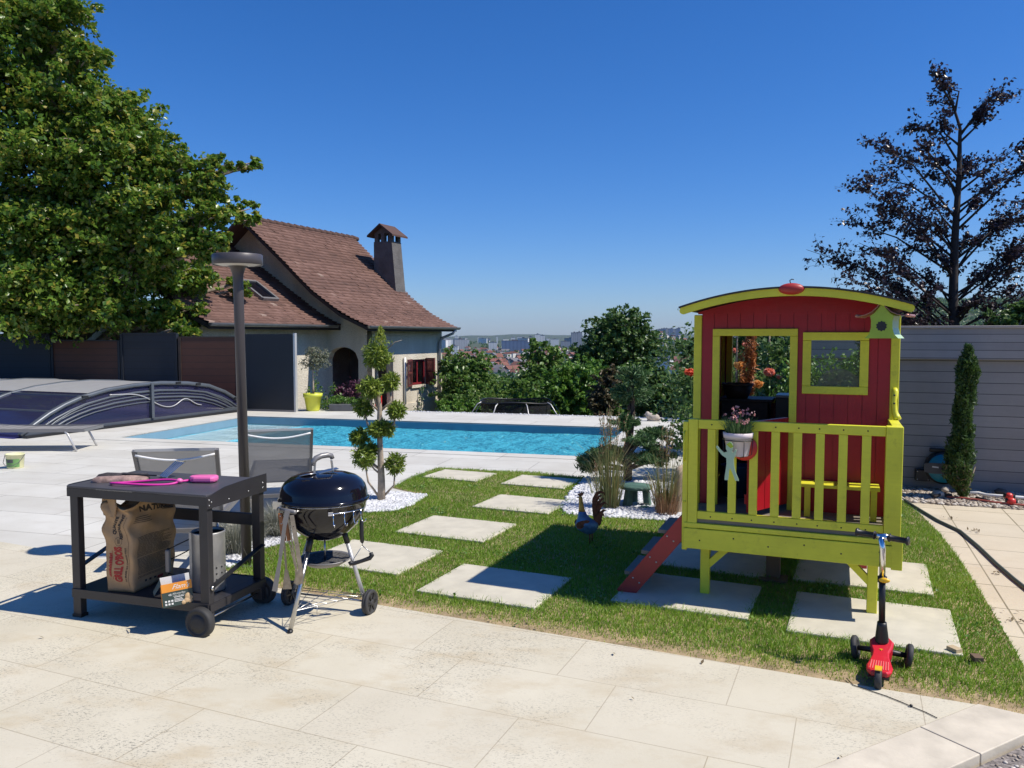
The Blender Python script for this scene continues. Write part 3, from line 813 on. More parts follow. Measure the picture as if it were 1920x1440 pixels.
# ------------------------------------------------------------------ the house beyond the pool
H = thing('house', 'cream roughcast house with a sweeping brown tiled roof and tall chimney behind the pool', 'house', (-4.14,23.0,0), R(-24))
PROF = [(0,1.91),(-.98,2.33),(-2.0,3.0),(-3.16,4.02),(-4.7,5.32)]
WPROF = [(0,1.95),(-.75,2.30),(-1.3,2.66),(-3.25,3.95),(-5.2,5.1)]       # lower wing, from its own eave
def prof_z(pr, x):
    for (x0,z0),(x1,z1) in zip(pr,pr[1:]):
        if x >= x1: return z0+(z1-z0)*(x-x0)/(x1-x0)
    return pr[-1][1]
def tiled(name, pr, yl, yr, parent, xo=0.0, course=.165, tw=.19, th=.05):
    """stepped courses of single tiles over a curved slope (yl, yr: near and far rim as functions of x)"""
    L = [0.0]; pts = [pr[0]]
    xs = np.linspace(0, pr[-1][0], 60); P_ = [(x, prof_z(pr,x)) for x in xs]
    # smooth the profile a little
    zz = np.array([z for _,z in P_]); zz = np.convolve(np.pad(zz,3,'edge'), np.ones(7)/7, 'valid')
    zz[0] = pr[0][1]; zz[-1] = pr[-1][1]
    d = np.concatenate([[0],np.cumsum(np.hypot(np.diff(xs),np.diff(zz)))])
    n = int(d[-1]/course)
    V = []; F = []; var = []
    for i in range(n):
        s0 = d[-1]*i/n; s1 = d[-1]*(i+1)/n+.03
        x0 = np.interp(s0,d,xs); z0 = np.interp(s0,d,zz); x1 = np.interp(s1,d,xs); z1 = np.interp(s1,d,zz)
        nx, nz = -(z1-z0), (x1-x0); ln = math.hypot(nx,nz); nx, nz = -nx/ln, -nz/ln
        if nz < 0: nx, nz = -nx, -nz
        y0, y1 = yl(x0), yr(x0); k = max(1,int((y1-y0)/tw)); o = (i%2)*.5
        for j in range(-1,k+1):
            a = max(y0, y0+(j+o)*tw); b = min(y1, y0+(j+o+1)*tw-.004)
            if b-a < .02: continue
            lift = .046+rnd.uniform(-.010,.012); sg = rnd.uniform(-.004,.004)
            b0 = len(V)
            V += [(xo+x0+nx*lift,a,z0+nz*(lift+sg)),(xo+x0+nx*lift,b,z0+nz*(lift-sg)),(xo+x1,b,z1),(xo+x1,a,z1),(xo+x0,a,z0-.01),(xo+x0,b,z0-.01)]
            F += [(b0,b0+3,b0+2,b0+1),(b0,b0+1,b0+5,b0+4)]
            vv = min(1,max(0,rnd.gauss(.5,.13)+.10*math.sin(y0*3+i*.7))); vv = 1.0 if rnd.random() < .004 else min(vv,.93)
            var += [vv,vv]
    ff = np.array(F).ravel(); m = len(F)
    return raw_mesh(name, np.array(V), ff, np.arange(m)*4, np.full(m,4), M['tile'], parent, np.array(var))
yfar = lambda x: 5.45-.13*x
tiled('roof', PROF, lambda x: 0.0, yfar, H)
# underside, verge boards and the back slope of the main roof
mb = MB(); pr = PROF
for (x0,z0),(x1,z1) in zip(pr,pr[1:]):
    mb.add([(x0,.02,z0-.03),(x1,.02,z1-.03),(x1,yfar(x1)-.02,z1-.03),(x0,yfar(x0)-.02,z0-.03),(x0,.02,z0-.13),(x1,.02,z1-.13),(x1,yfar(x1)-.02,z1-.13),(x0,yfar(x0)-.02,z0-.13)],
           [(0,1,2,3),(7,6,5,4),(0,4,5,1),(2,6,7,3),(1,5,6,2),(3,7,4,0)])
mb.build('roof_underside', M['soffit'], H)
mb = MB(); mb.add([(-4.7,0,5.30),(-4.7,yfar(-4.7),5.30),(-8.9,yfar(-4.7),1.9),(-8.9,0,1.9),(-4.7,0,5.2),(-4.7,yfar(-4.7),5.2),(-8.9,yfar(-4.7),1.8),(-8.9,0,1.8)],[(0,1,2,3),(7,6,5,4),(0,4,5,1),(1,5,6,2),(2,6,7,3),(3,7,4,0)])
mb.build('rear_roof', M['tile'], H)
mb = MB(); y = .0
while y < yfar(-4.7)-.1:
    mb.tube([(-4.7,y,5.315),(-4.7,y+.36,5.30)], [.105,.085], 8); y += .33
mb.build('ridge_tiles', M['tile'], H)
# walls
GY = .70; WX = -.50; BZ = -1.9; WT = .25
mb = MB()
def gable_top(x): return min(prof_z(PROF,x)-.14, 9)
# front gable wall (faces the viewer), with an arched opening
AX0, AX1, ASP, AAP = -1.95, -.82, .92, 1.30
xs = [-8.6,-8.0,-7.0,-6.2,-5.4,-4.7,-4.0,-3.4,-2.8,-2.3,AX0]
top = lambda x: gable_top(x) if x > -4.7 else 5.18-(-4.7-x)*.81
def strip(x0,x1,zb0,zb1,z0,z1):
    mb.add([(x0,GY,zb0),(x1,GY,zb1),(x1,GY,z1),(x0,GY,z0),(x0,GY+WT,zb0),(x1,GY+WT,zb1),(x1,GY+WT,z1),(x0,GY+WT,z0)],[(0,1,2,3),(7,6,5,4),(0,4,5,1),(2,6,7,3)])
for a,b in zip(xs,xs[1:]): strip(a,b,BZ,BZ,top(a),top(b))
n = 12; cx = (AX0+AX1)/2; hw = (AX1-AX0)/2
az = lambda x: ASP+(AAP-ASP)*math.sqrt(max(0,1-((x-cx)/hw)**2))
for i in range(n):
    a = AX0+(AX1-AX0)*i/n; b = AX0+(AX1-AX0)*(i+1)/n
    strip(a,b,az(a),az(b),top(a),top(b))
strip(AX1,WX,BZ,BZ,top(AX1),top(WX))
mb.add([(AX0,GY,BZ),(AX0,GY+WT,BZ),(AX0,GY+WT,ASP),(AX0,GY,ASP)],[(0,1,2,3)])
mb.add([(AX1,GY,BZ),(AX1,GY+WT,BZ),(AX1,GY+WT,ASP),(AX1,GY,ASP)],[(0,1,2,3)])
mb.build('wall', M['render'], H)
# wall under the eave (faces right, in the sun): arched opening and a window opening
mb = MB(); YF = 5.02; ETOP = 2.0
def estrip(y0,y1,zb0,zb1,z0,z1):
    mb.add([(WX,y0,zb0),(WX,y1,zb1),(WX,y1,z1),(WX,y0,z0),(WX-WT,y0,zb0),(WX-WT,y1,zb1),(WX-WT,y1,z1),(WX-WT,y0,z0)],[(0,1,2,3),(7,6,5,4),(0,4,5,1),(2,6,7,3),(1,5,6,2),(3,7,4,0)])
BY0, BY1 = 1.08, 2.12; cy = (BY0+BY1)/2; hy = (BY1-BY0)/2
bz = lambda y: .86+.34*math.sqrt(max(0,1-((y-cy)/hy)**2))
estrip(GY+WT,BY0,BZ,BZ,ETOP,ETOP)
for i in range(10):
    a = BY0+(BY1-BY0)*i/10; b = BY0+(BY1-BY0)*(i+1)/10
    estrip(a,b,bz(a),bz(b),ETOP,ETOP)
estrip(BY0,BY1,BZ,BZ,-.62,-.62)
WY0, WY1, WZ0, WZ1 = 3.22, 4.18, .02, .86
estrip(BY1,WY0,BZ,BZ,ETOP,ETOP); estrip(WY1,YF,BZ,BZ,ETOP,ETOP); estrip(WY0,WY1,BZ,BZ,WZ0,WZ0); estrip(WY0,WY1,WZ1,WZ1,ETOP,ETOP)
mb.build('eave_wall', M['render'], H)
mb = MB()
mb.box((WX,BY1+.25,BZ),(WX+.05,YF+.0,-.55)); mb.build('plinth', M['render'], H)
mb = MB()    # end wall and inside of the porch
mb.box((-8.6,YF,BZ),(WX,YF+.25,1.95)); mb.add([(-8.6,YF+.1,1.9),(WX,YF+.1,1.9),(-4.7,YF+.1,5.15)],[(0,1,2)])
mb.build('end_wall', M['render'], H)
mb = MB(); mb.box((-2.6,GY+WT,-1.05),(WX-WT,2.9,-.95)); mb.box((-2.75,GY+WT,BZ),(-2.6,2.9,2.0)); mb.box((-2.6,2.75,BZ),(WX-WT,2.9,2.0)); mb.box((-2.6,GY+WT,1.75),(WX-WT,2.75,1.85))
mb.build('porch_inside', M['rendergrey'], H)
# window
f = MB(); X = WX-.10
f.box((X-.03,WY0,WZ0),(X+.03,WY0+.06,WZ1)); f.box((X-.03,WY1-.06,WZ0),(X+.03,WY1,WZ1)); f.box((X-.03,WY0+.06,WZ0),(X+.03,WY1-.06,WZ0+.07)); f.box((X-.03,WY0+.06,WZ1-.06),(X+.03,WY1-.06,WZ1)); f.box((X-.028,3.67,WZ0+.07),(X+.028,3.73,WZ1-.06))
wf = f.build('window', M['winred'], H)
f = MB(); f.box((X-.006,WY0+.06,WZ0+.07),(X+.006,3.67,WZ1-.06)); f.box((X-.006,3.73,WZ0+.07),(X+.006,WY1-.06,WZ1-.06)); f.build('pane', M['glass'], wf)
f = MB(); f.box((X-.4,WY0,WZ0),(X-.38,WY1,WZ1)); f.build('dark_room_backing', M['dark'], wf)  # dark sheet standing in for the shade of the room behind
f = MB(); f.box((WX-.12,WY0-.08,WZ0-.09),(WX+.07,WY1+.08,WZ0)); f.build('sill', M['render'], wf)
def shutter(y0, y1, ang, hinge):
    f = MB(); w = y1-y0; hgt = WZ1-WZ0+.04
    f.box((0,0,0),(.035,.05,hgt)); f.box((0,w-.05,0),(.035,w,hgt)); f.box((0,.05,0),(.035,w-.05,.06)); f.box((0,.05,hgt-.06),(.035,w-.05,hgt)); f.box((0,.05,hgt*.5-.03),(.035,w-.05,hgt*.5+.03))
    z = .075
    while z < hgt-.08:
        f.add([(.004,.05,z),(.032,.05,z-.02),(.032,w-.05,z-.02),(.004,w-.05,z),(.004,.05,z+.012),(.032,.05,z-.008),(.032,w-.05,z-.008),(.004,w-.05,z+.012)],[(0,1,2,3),(7,6,5,4),(1,5,6,2),(0,3,7,4)])
        z += .042
    o = f.build('shutter', M['shutter'], H); o.location = (WX+.012,hinge,WZ0-.02); o.rotation_euler = (0,0,ang)
    return o
s1 = shutter(0,.52,R(180+16),WY0)        # left leaf stands a little off the wall
s1.location = (WX+.05,WY0-.01,WZ0-.02)
s2 = shutter(0,.46,R(-4),WY1+.02)
s3 = shutter(0,.36,R(-98),WY1-.02); s3.location = (WX+.02,WY1-.05,WZ0)
# gutters, downpipe
def gutter(x, y0, y1, z):
    g = MB(); n = 8; vs = []; fs = []
    for y in (y0,y1):
        for i in range(n+1):
            a = math.pi*i/n; vs.append((x+.075*math.cos(a), y, z-.085*math.sin(a)))
    for i in range(n): fs.append((i,i+1,n+2+i,n+1+i))
    fs.append(tuple(range(n+1))); fs.append(tuple(range(n+1,2*n+2)))
    g.add(vs,fs,0,True); return g.build('gutter', M['zinc'], H)
gutter(.06,.0,5.5,1.93)
g = MB(); g.tube([(.05,5.25,1.86),(-.02,5.2,1.72),(-.38,5.0,1.55),(-.43,4.98,1.40),(-.43,4.98,-1.8)],.045,8); g.build('downpipe', M['zinc'], H)
g = MB(); g.tube([(WX+.06,2.72,.95),(WX+.06,2.72,-.55)],.04,8); g.build('vent_pipe', M['white'], H)
# chimney
c = MB(); x0,x1,y0,y1 = -3.10,-2.32,5.0,5.62
c.add([(x0,y0,2.6),(x1+.20,y0-.02,2.6),(x1+.20,y1,2.6),(x0,y1,2.6),(x0,y0,4.98),(x1-.03,y0,4.98),(x1-.03,y1,4.98),(x0,y1,4.98)],[(3,2,1,0),(4,5,6,7),(0,1,5,4),(1,2,6,5),(2,3,7,6),(3,0,4,7)])
ch = c.build('chimney', M['rendergrey'], H)
c = MB()
for xx in (x0+.02,(x0+x1)/2-.10,x1-.17):
    for yy in (y0+.02,y1-.16): c.box((xx,yy,4.98),(xx+.14,yy+.14,5.27))
c.add([(x0,y0+.02,5.27),(x1-.03,y0+.02,5.27),((x0+x1)/2-.02,y0+.02,5.52),(x0,y1-.02,5.27),(x1-.03,y1-.02,5.27),((x0+x1)/2-.02,y1-.02,5.52)],[(0,1,2),(5,4,3),(0,3,4,1)])
c.build('chimney_vents', M['rendergrey'], ch)
c = MB(); xm = (x0+x1)/2-.02
for sgn, xe in ((-1,x0-.16),(1,x1+.13)):
    c.add([(xm,y0-.2,5.60),(xe,y0-.2,5.20),(xe,y1+.2,5.20),(xm,y1+.2,5.60),(xm,y0-.2,5.54),(xe,y0-.2,5.14),(xe,y1+.2,5.14),(xm,y1+.2,5.54)],[(0,1,2,3),(7,6,5,4),(0,4,5,1),(1,5,6,2),(2,6,7,3)])
c.build('chimney_cap', M['tile'], ch)
c = MB(); c.bar((x0-.03,y0-.02,3.35),(x1+.18,y0-.03,3.06),.10,.03,0,(0,0,1)); c.build('chimney_flashing', M['alulight'], ch)
# lower wing with its own slope, gutter and roof window
WXO = -1.45; W0, W1 = -4.6, GY
tiled('wing_roof', WPROF, lambda x: W0, lambda x: W1, H, WXO)
mb = MB()
for (a,z0),(b,z1) in zip(WPROF,WPROF[1:]):
    mb.add([(WXO+a,W0,z0-.03),(WXO+b,W0,z1-.03),(WXO+b,W1,z1-.03),(WXO+a,W1,z0-.03),(WXO+a,W0,z0-.14),(WXO+b,W0,z1-.14),(WXO+b,W1,z1-.14),(WXO+a,W1,z0-.14)],[(0,1,2,3),(7,6,5,4),(0,4,5,1),(2,6,7,3),(1,5,6,2),(3,7,4,0)])
mb.build('wing_soffit', M['soffit'], H)
gutter(WXO+.06,W0,W1-.25,1.96)
mb = MB(); mb.box((WXO-.75,W0+.3,BZ),(WXO-.50,GY,1.98)); mb.box((-6.5,W0+.3,BZ),(WXO-.75,W0+.5,2.3)); mb.build('wing_wall', M['render'], H)
def on_wing(x, y, l=0):
    z = prof_z(WPROF,x); return Vector((WXO+x,y,z+l))
sk = MB(); a0, a1 = -1.22, -2.02; ya, yb = -1.32, -.66
for (p,q) in ((( a0,ya),(a0,yb)),((a1,ya),(a1,yb)),((a0,ya),(a1,ya)),((a0,yb),(a1,yb))):
    sk.bar(on_wing(p[0],p[1],.08),on_wing(q[0],q[1],.08),.085,.11,0,(.5,0,.8))
sw = sk.build('roof_window', M['alu'], H)
sk = MB(); sk.add([on_wing(a0,ya,.09),on_wing(a0,yb,.09),on_wing(a1,yb,.09),on_wing(a1,ya,.09),on_wing(a0,ya,.06),on_wing(a0,yb,.06),on_wing(a1,yb,.06),on_wing(a1,ya,.06)],[(0,1,2,3),(7,6,5,4)]); sk.build('pane', M['enamel'], sw)
# landing with a railing at the far corner
lb = MB(); lb.box((WX+.02,5.3,-.62),(.55,7.2,-.46)); lb.box((.40,5.5,-1.9),(.50,5.62,-.62)); lb.build('landing', M['render'], H)
lb = MB()
for a,b in (((.5,5.35),(.5,7.1)),((WX+.1,5.35),(.5,5.35))):
    for z in (-.38,.26): lb.tube([(*a,z),(*b,z)],.018,6)
    n = 12
    for i in range(n+1):
        x = a[0]+(b[0]-a[0])*i/n; y = a[1]+(b[1]-a[1])*i/n
        lb.tube([(x,y,-.46),(x,y,.26)],.02 if i in (0,n) else .008,5)
lb.build('railing', M['alu'], H)
# red chair-like item glimpsed in the porch
rb = thing('garden_chair', 'small red garden chair glimpsed in the porch arch of the house', 'chair', tuple(H.matrix_basis @ Vector((0,0,0))), 0)
rb.location = Matrix.Translation((-4.14,23,0)) @ rotz(R(-24)) @ Vector((-1.05,1.75,-.95)); rb.rotation_euler = (0,0,R(-30))
q = MB(); q.box((-.22,-.2,.42),(.22,.2,.46)); q.build('seat', M['redplastic'], rb)
q = MB(); q.box((-.22,.17,.46),(.22,.21,.86)); q.build('backrest', M['redplastic'], rb)
for sx in (-.19,.19):
    for sy in (-.17,.17): q = MB(); q.tube([(sx,sy,0),(sx,sy,.42)],.015,6); q.build('leg', M['redplastic'], rb)

# ------------------------------------------------------------------ privacy screens behind the pool cover
def screen(label, a, b, h, m, frame, posts=True, th=.045):
    a = Vector((*a,0)); b = Vector((*b,0)); d = b-a; L = d.length
    t = thing('privacy_screen', label, 'fence panel', a, math.atan2(d.y,d.x), 'privacy screens behind the pool')
    q = MB(); q.box((.06,-th/2,.03),(L-.06,th/2,h)); q.build('panel', m, t)
    for x in (0,L-.06): q = MB(); q.box((x,-.045,-.05),(x+.06,.045,h+.02)); q.build('post', frame, t, bevel=.005)
    q = MB(); q.box((.06,-.035,h),(L-.06,.035,h+.03)); q.build('top_rail', frame, t)
    return t
F0 = Vector((-12.9,18.95)); F1 = Vector((-5.98,17.62))
def fp(px, Y0=18.0):
    x = (px-960)/1500.0
    # meet the ray with the fence line
    d = F1-F0; den = d.x-x*d.y; t = (x*F0.y-F0.x)/den
    p = F0+d*t; return (p.x,p.y)
screen('dark anthracite screen panel at the far left behind the pool cover', fp(-90), fp(97), 1.66, M['anthraboard'], M['anthra'])
screen('brown wood composite screen panel between two dark ones', fp(98), fp(227), 1.52, M['brownfence'], M['anthra'])
screen('dark screen panel with patches of sunlight under the tree', fp(228), fp(334), 1.68, M['anthraboard'], M['anthra'])
screen('brown wood screen in deep shade beside the dark sliding panel', fp(336), (-6.02,17.85), 1.60, M['brownfence'], M['darkwood'])
dp = thing('sliding_panel', 'tall dark grey sliding panel standing in front of the house wall', 'panel', (-5.97,17.60,0), R(-16))
q = MB(); q.box((0,-.02,.04),(1.33,.02,1.68)); q.build('panel', M['anthra'], dp)
q = MB(); q.box((1.332,-.04,.0),(1.375,.04,1.70)); q.build('lit_edge', M['alulight'], dp)  # panel edge in a pale colour that stands in for sunlight on it
q = MB(); q.box((-.05,-.03,.0),(1.33,.03,.04)); q.build('bottom_rail', M['alu'], dp)
# ------------------------------------------------------------------ trees and shrubs
def cloud(clumps, n, sub=10, shell=(.55,1.0), sig=.24):
    """leaf positions gathered in many small bunches inside ellipsoids"""
    vol = np.array([(c[1][0]*c[1][1]*c[1][2])**.62 for c in clumps]); vol /= vol.sum()
    out = []; outd = []
    for (c,r),w in zip(clumps,vol):
        k = max(8,int(n*w)); ns = max(4,int(sub))
        d = rng.normal(size=(ns,3)); d /= np.linalg.norm(d,axis=1)[:,None]
        rad = rng.uniform(shell[0],shell[1],(ns,1))
        sc_ = d*rad
        i = rng.integers(0,ns,k)
        p = sc_[i]+rng.normal(size=(k,3))*sig*rng.uniform(.5,1.1,(ns,1))[i]
        out.append(p*np.array(r)+np.array(c)); outd.append(d[i])
    return np.concatenate(out), np.concatenate(outd)

def sprays(clumps, n, per=24, reach=.55, sig=.075, r0=(.15,.80)):
    """leaf positions strung along many short twigs that point outwards: layered, with gaps between the sprays"""
    vol = np.array([(c[1][0]*c[1][1]*c[1][2])**.62 for c in clumps]); vol /= vol.sum()
    out = []; od = []; tw = []
    for (c,r),w in zip(clumps,vol):
        r = np.array(r); c = np.array(c); ns = max(6,int(n*w/per)); rm = r.mean()
        d = rng.normal(size=(ns,3)); d /= np.linalg.norm(d,axis=1)[:,None]
        st = c+d*r*rng.uniform(r0[0],r0[1],(ns,1))
        g = d.copy(); g[:,2] = g[:,2]*.45+.05; g += rng.normal(size=(ns,3))*.42; g /= np.linalg.norm(g,axis=1)[:,None]
        L = rm*reach*rng.uniform(.55,1.25,(ns,1))
        k = per; t = rng.uniform(.0,1,(ns,k,1))
        p = st[:,None]+g[:,None]*(L[:,None]*t)
        p[:,:,2] -= (L*.22)[:,None,0]*t[:,:,0]**2
        s_ = min(.22,max(.03,rm*sig))*(1.1-.5*t)
        q = rng.normal(size=(ns,k,3))*s_; q[:,:,2] *= .62
        out.append((p+q).reshape(-1,3)); od.append(np.repeat(g,k,axis=0))
        tw += [(st[i],st[i]+g[i]*L[i]*.8-np.array([0,0,L[i,0]*.14])) for i in range(0,ns,4)]
    return np.concatenate(out), np.concatenate(od), tw

def tree(name, label, cat, base, clumps, n, leaf, lm, bark, group=None, trunk_r=.12, lean=(0,0), sub=14, sig=.24, limbs=True, aspect=.62, shell=(.5,1.0), top=None, spray=(24,.55,.075,(.15,.80))):
    """clumps are given relative to the base"""
    t = thing(name, label, cat, base, 0, group)
    if limbs:
        p, d, tw = sprays(clumps, n, *spray)
    else:
        p, d = cloud(clumps, n, sub, shell, sig); tw = []
    leaves('crown', p, leaf, lm, t, aspect, outward=d*.35, upbias=.45)
    q = MB()
    for a,b_ in tw: q.tube([a,(Vector(a)+Vector(b_))*.5+Vector((0,0,.02)),b_],[trunk_r*.055,trunk_r*.04,trunk_r*.02],3,cap=False)
    ctop = top if top else max(c[0][2] for c in clumps)*.85
    ax = [Vector((lean[0]*k*k,lean[1]*k*k,ctop*k)) for k in (0,.2,.4,.6,.8,1)]
    q.tube(ax, [trunk_r*(1.15-.95*k) for k in (0,.2,.4,.6,.8,1)], 9)
    if limbs:
        for (c,r) in clumps:
            c = Vector(c); h = max(.12*ctop, min(ctop*.95, c.z-.6*math.hypot(c.x,c.y))); k = h/ctop
            s_ = Vector((lean[0]*k*k,lean[1]*k*k,h)); m_ = s_.lerp(c,.5)+Vector((rnd.uniform(-.1,.1),rnd.uniform(-.1,.1),.12*(c-s_).length))
            rr = trunk_r*.45
            q.tube([s_,m_,m_.lerp(c,.6),m_.lerp(c,.9)],[rr,rr*.7,rr*.35,rr*.15],6)
            for _ in range(3):
                e = c+Vector((rnd.uniform(-1,1)*r[0],rnd.uniform(-1,1)*r[1],rnd.uniform(-.6,1)*r[2]))*.6
                q.tube([m_.lerp(c,rnd.random()),m_.lerp(e,.6)+Vector((0,0,.05)),e],[rr*.4,rr*.25,rr*.08],5)
    q.build('trunk', bark, t)
    return t

SHR = .80
def px_clumps(lst, Y, base, deep=.9):
    """(px, py, rx, rz) in photograph pixels at the distance Y -> ellipsoids relative to base"""
    out = []
    for it in lst:
        px,py,rx,rz = it[:4]; dy = it[4] if len(it) > 4 else rnd.uniform(-.4,.4)*rx/1500*Y
        c = P(px,py,Y+dy)-Vector(base); k = (Y+dy)/1500.0
        out.append(((c.x,c.y,c.z),(rx*k*SHR,rx*k*deep*SHR,rz*k*SHR)))
    return out

# the big tree on the left
_Y = 18.3; _b = tuple(P(95,640,19.6)); _b = (_b[0],19.6,-1.6)
_cl = [(60,70,85,70),(150,110,55,50),(0,160,110,90),(140,200,95,80),(225,205,50,45),(60,290,130,90),(200,290,95,75),(285,285,60,50),(20,420,130,95),(150,400,115,85),(270,375,85,70),
       (345,330,62,58),(404,308,34,26),(385,350,50,46),(335,430,70,56),(400,395,40,40),(412,440,30,34),(385,465,40,36),(230,480,100,75),(80,520,130,80),(325,515,55,40,1.2),(375,515,36,32,1.5),(300,470,60,45),(180,575,110,55),(300,590,70,40,1.0),(365,590,38,30,1.5),(335,618,38,20,.2),(30,590,110,45),(-80,300,130,130),(-90,120,110,110),(-80,500,120,110),(110,10,70,60),(20,0,90,60)]
SHR = .86
_c2 = px_clumps(_cl, _Y, _b, .95)
SHR = .80
for _i,(c,r) in enumerate(list(_c2)):                      # depth: a second layer behind
    if _i % 3 == 0: _c2.append(((c[0]+rnd.uniform(-.4,.4),c[1]+2.0,c[2]+rnd.uniform(-.4,.4)),(r[0]*.9,r[1],r[2]*.9)))
tree('broadleaf_tree', 'huge green broadleaf tree towering over the screens on the left', 'tree', _b, _c2, 150000, .120, M['hornbeam'], M['bark'], trunk_r=.34, lean=(.2,0), spray=(42,.52,.115,(.2,.9)), sub=34, sig=.17, shell=(.35,1.04), aspect=.66, top=8.0)

# copper beech behind the clad wall: tiers of long loose boughs
def beech():
    Y = 15.5; bx = P(1788,640,Y).x; b = (bx,Y,-1.4)
    t = thing('copper_beech', 'dark purple leaved beech rising behind the grey clad wall', 'tree', b)
    q = MB(); tx = [(1790,640),(1787,560),(1790,450),(1798,330),(1800,240),(1785,190),(1765,140)]
    ax = [Vector((0,0,0))]+[P(a,bb,Y)-Vector(b) for a,bb in tx]
    q.tube(ax,[.11,.10,.088,.07,.05,.03,.018,.008],9)
    tips = [(1760,140,.3),(1758,160,.3),(1752,190,.4),(1890,180,.5),(1850,200,.4),(1770,215,.3),(1832,225,.5),(1640,268,1.2),(1690,238,1),(1720,262,.6),(1920,268,.8),(1700,300,.9),(1850,300,.6),(1950,290,.9),
            (1620,330,1.2),(1615,350,1),(1680,360,.8),(1740,330,.4),(1930,380,1),(1590,415,1.3),(1650,420,1),(1700,400,.6),(1860,420,.6),(1880,330,.6),(1960,390,.8),(1610,455,1.2),(1660,470,.8),(1940,470,1),(1890,480,.7),
            (1512,468,1.5),(1560,490,1.3),(1580,520,1.2),(1640,520,.9),(1690,500,.5),(1560,540,1.2),(1620,560,1),(1680,560,.7),(1900,540,.8),(1950,560,.9),(1840,560,.5),(1740,560,.4),(1730,470,.4),(1850,500,.5),(1980,450,1),
            (1650,600,1),(1700,610,.7),(1880,600,.8),(1940,610,1),(1760,430,.4),(1830,380,.4),(1750,380,.4),(1740,520,.5),(1800,500,.3),(1820,445,.3),(1770,300,.3),(1815,300,.3),(1650,385,.7),(1700,440,.6),(2010,300,1),(2030,420,1),(2000,500,1),(2020,560,1),(1900,420,.6),(1920,470,.7),(1720,600,.5),(1800,580,.4),(1860,570,.5)]
    pos = []
    for k,(a,bb,dd) in enumerate(tips):
        e = P(a,bb,Y+rnd.uniform(-1,1)*dd)-Vector(b)
        # start on the trunk below the tip
        h0 = max(.8, e.z-.55*abs(e.x-0)-.25); s_ = None
        for (p0,p1) in zip(ax,ax[1:]):
            if p0.z <= h0 <= p1.z: s_ = p0.lerp(p1,(h0-p0.z)/(p1.z-p0.z)); break
        if s_ is None: s_ = ax[-2]
        m_ = s_.lerp(e,.5)+Vector((rnd.gauss(0,.12),rnd.gauss(0,.12),rnd.uniform(-.02,.20)*(e-s_).length))
        q.tube([s_,m_,e],[.026,.015,.004],5)
        L = (e-s_).length; bd = (e-s_).normalized(); sdv = bd.cross(Vector((0,0,1))).normalized()
        for j in range(int(5+L*5.5)):
            u = .22+.78*rnd.random()**.8
            c = s_.lerp(m_,u*2) if u < .5 else m_.lerp(e,(u-.5)*2)
            g = (bd*rnd.uniform(.1,1)+sdv*rnd.uniform(-1.2,1.2)+Vector((0,0,rnd.uniform(-.6,.6)))).normalized(); l = (.22+.46*min(1,L/2))*(1.2-u*.6)*rnd.uniform(.3,1.4)
            f = c+g*l; q.tube([c,f],[.006,.002],3,cap=False)
            for _ in range(23):
                v = rnd.random(); x = c.lerp(f,v); pos.append((x.x+rnd.gauss(0,.048),x.y+rnd.gauss(0,.048),x.z+rnd.gauss(0,.035)))
    leaves('crown', np.array(pos), .074, M['copper'], t, .68, upbias=.5)
    q.build('trunk', M['darkbark'], t)
beech()
_b = (P(1900,600,13.5).x,13.5,-.6)
tree('shrub','dark bush with yellowish leaves rising over the right end of the clad wall','shrub',_b,px_clumps([(1880,600,50,26),(1925,585,42,40),(1960,570,50,50),(1900,640,70,40)],13.5,_b),4200,.085,M['deep'],M['bark'],None,.05)

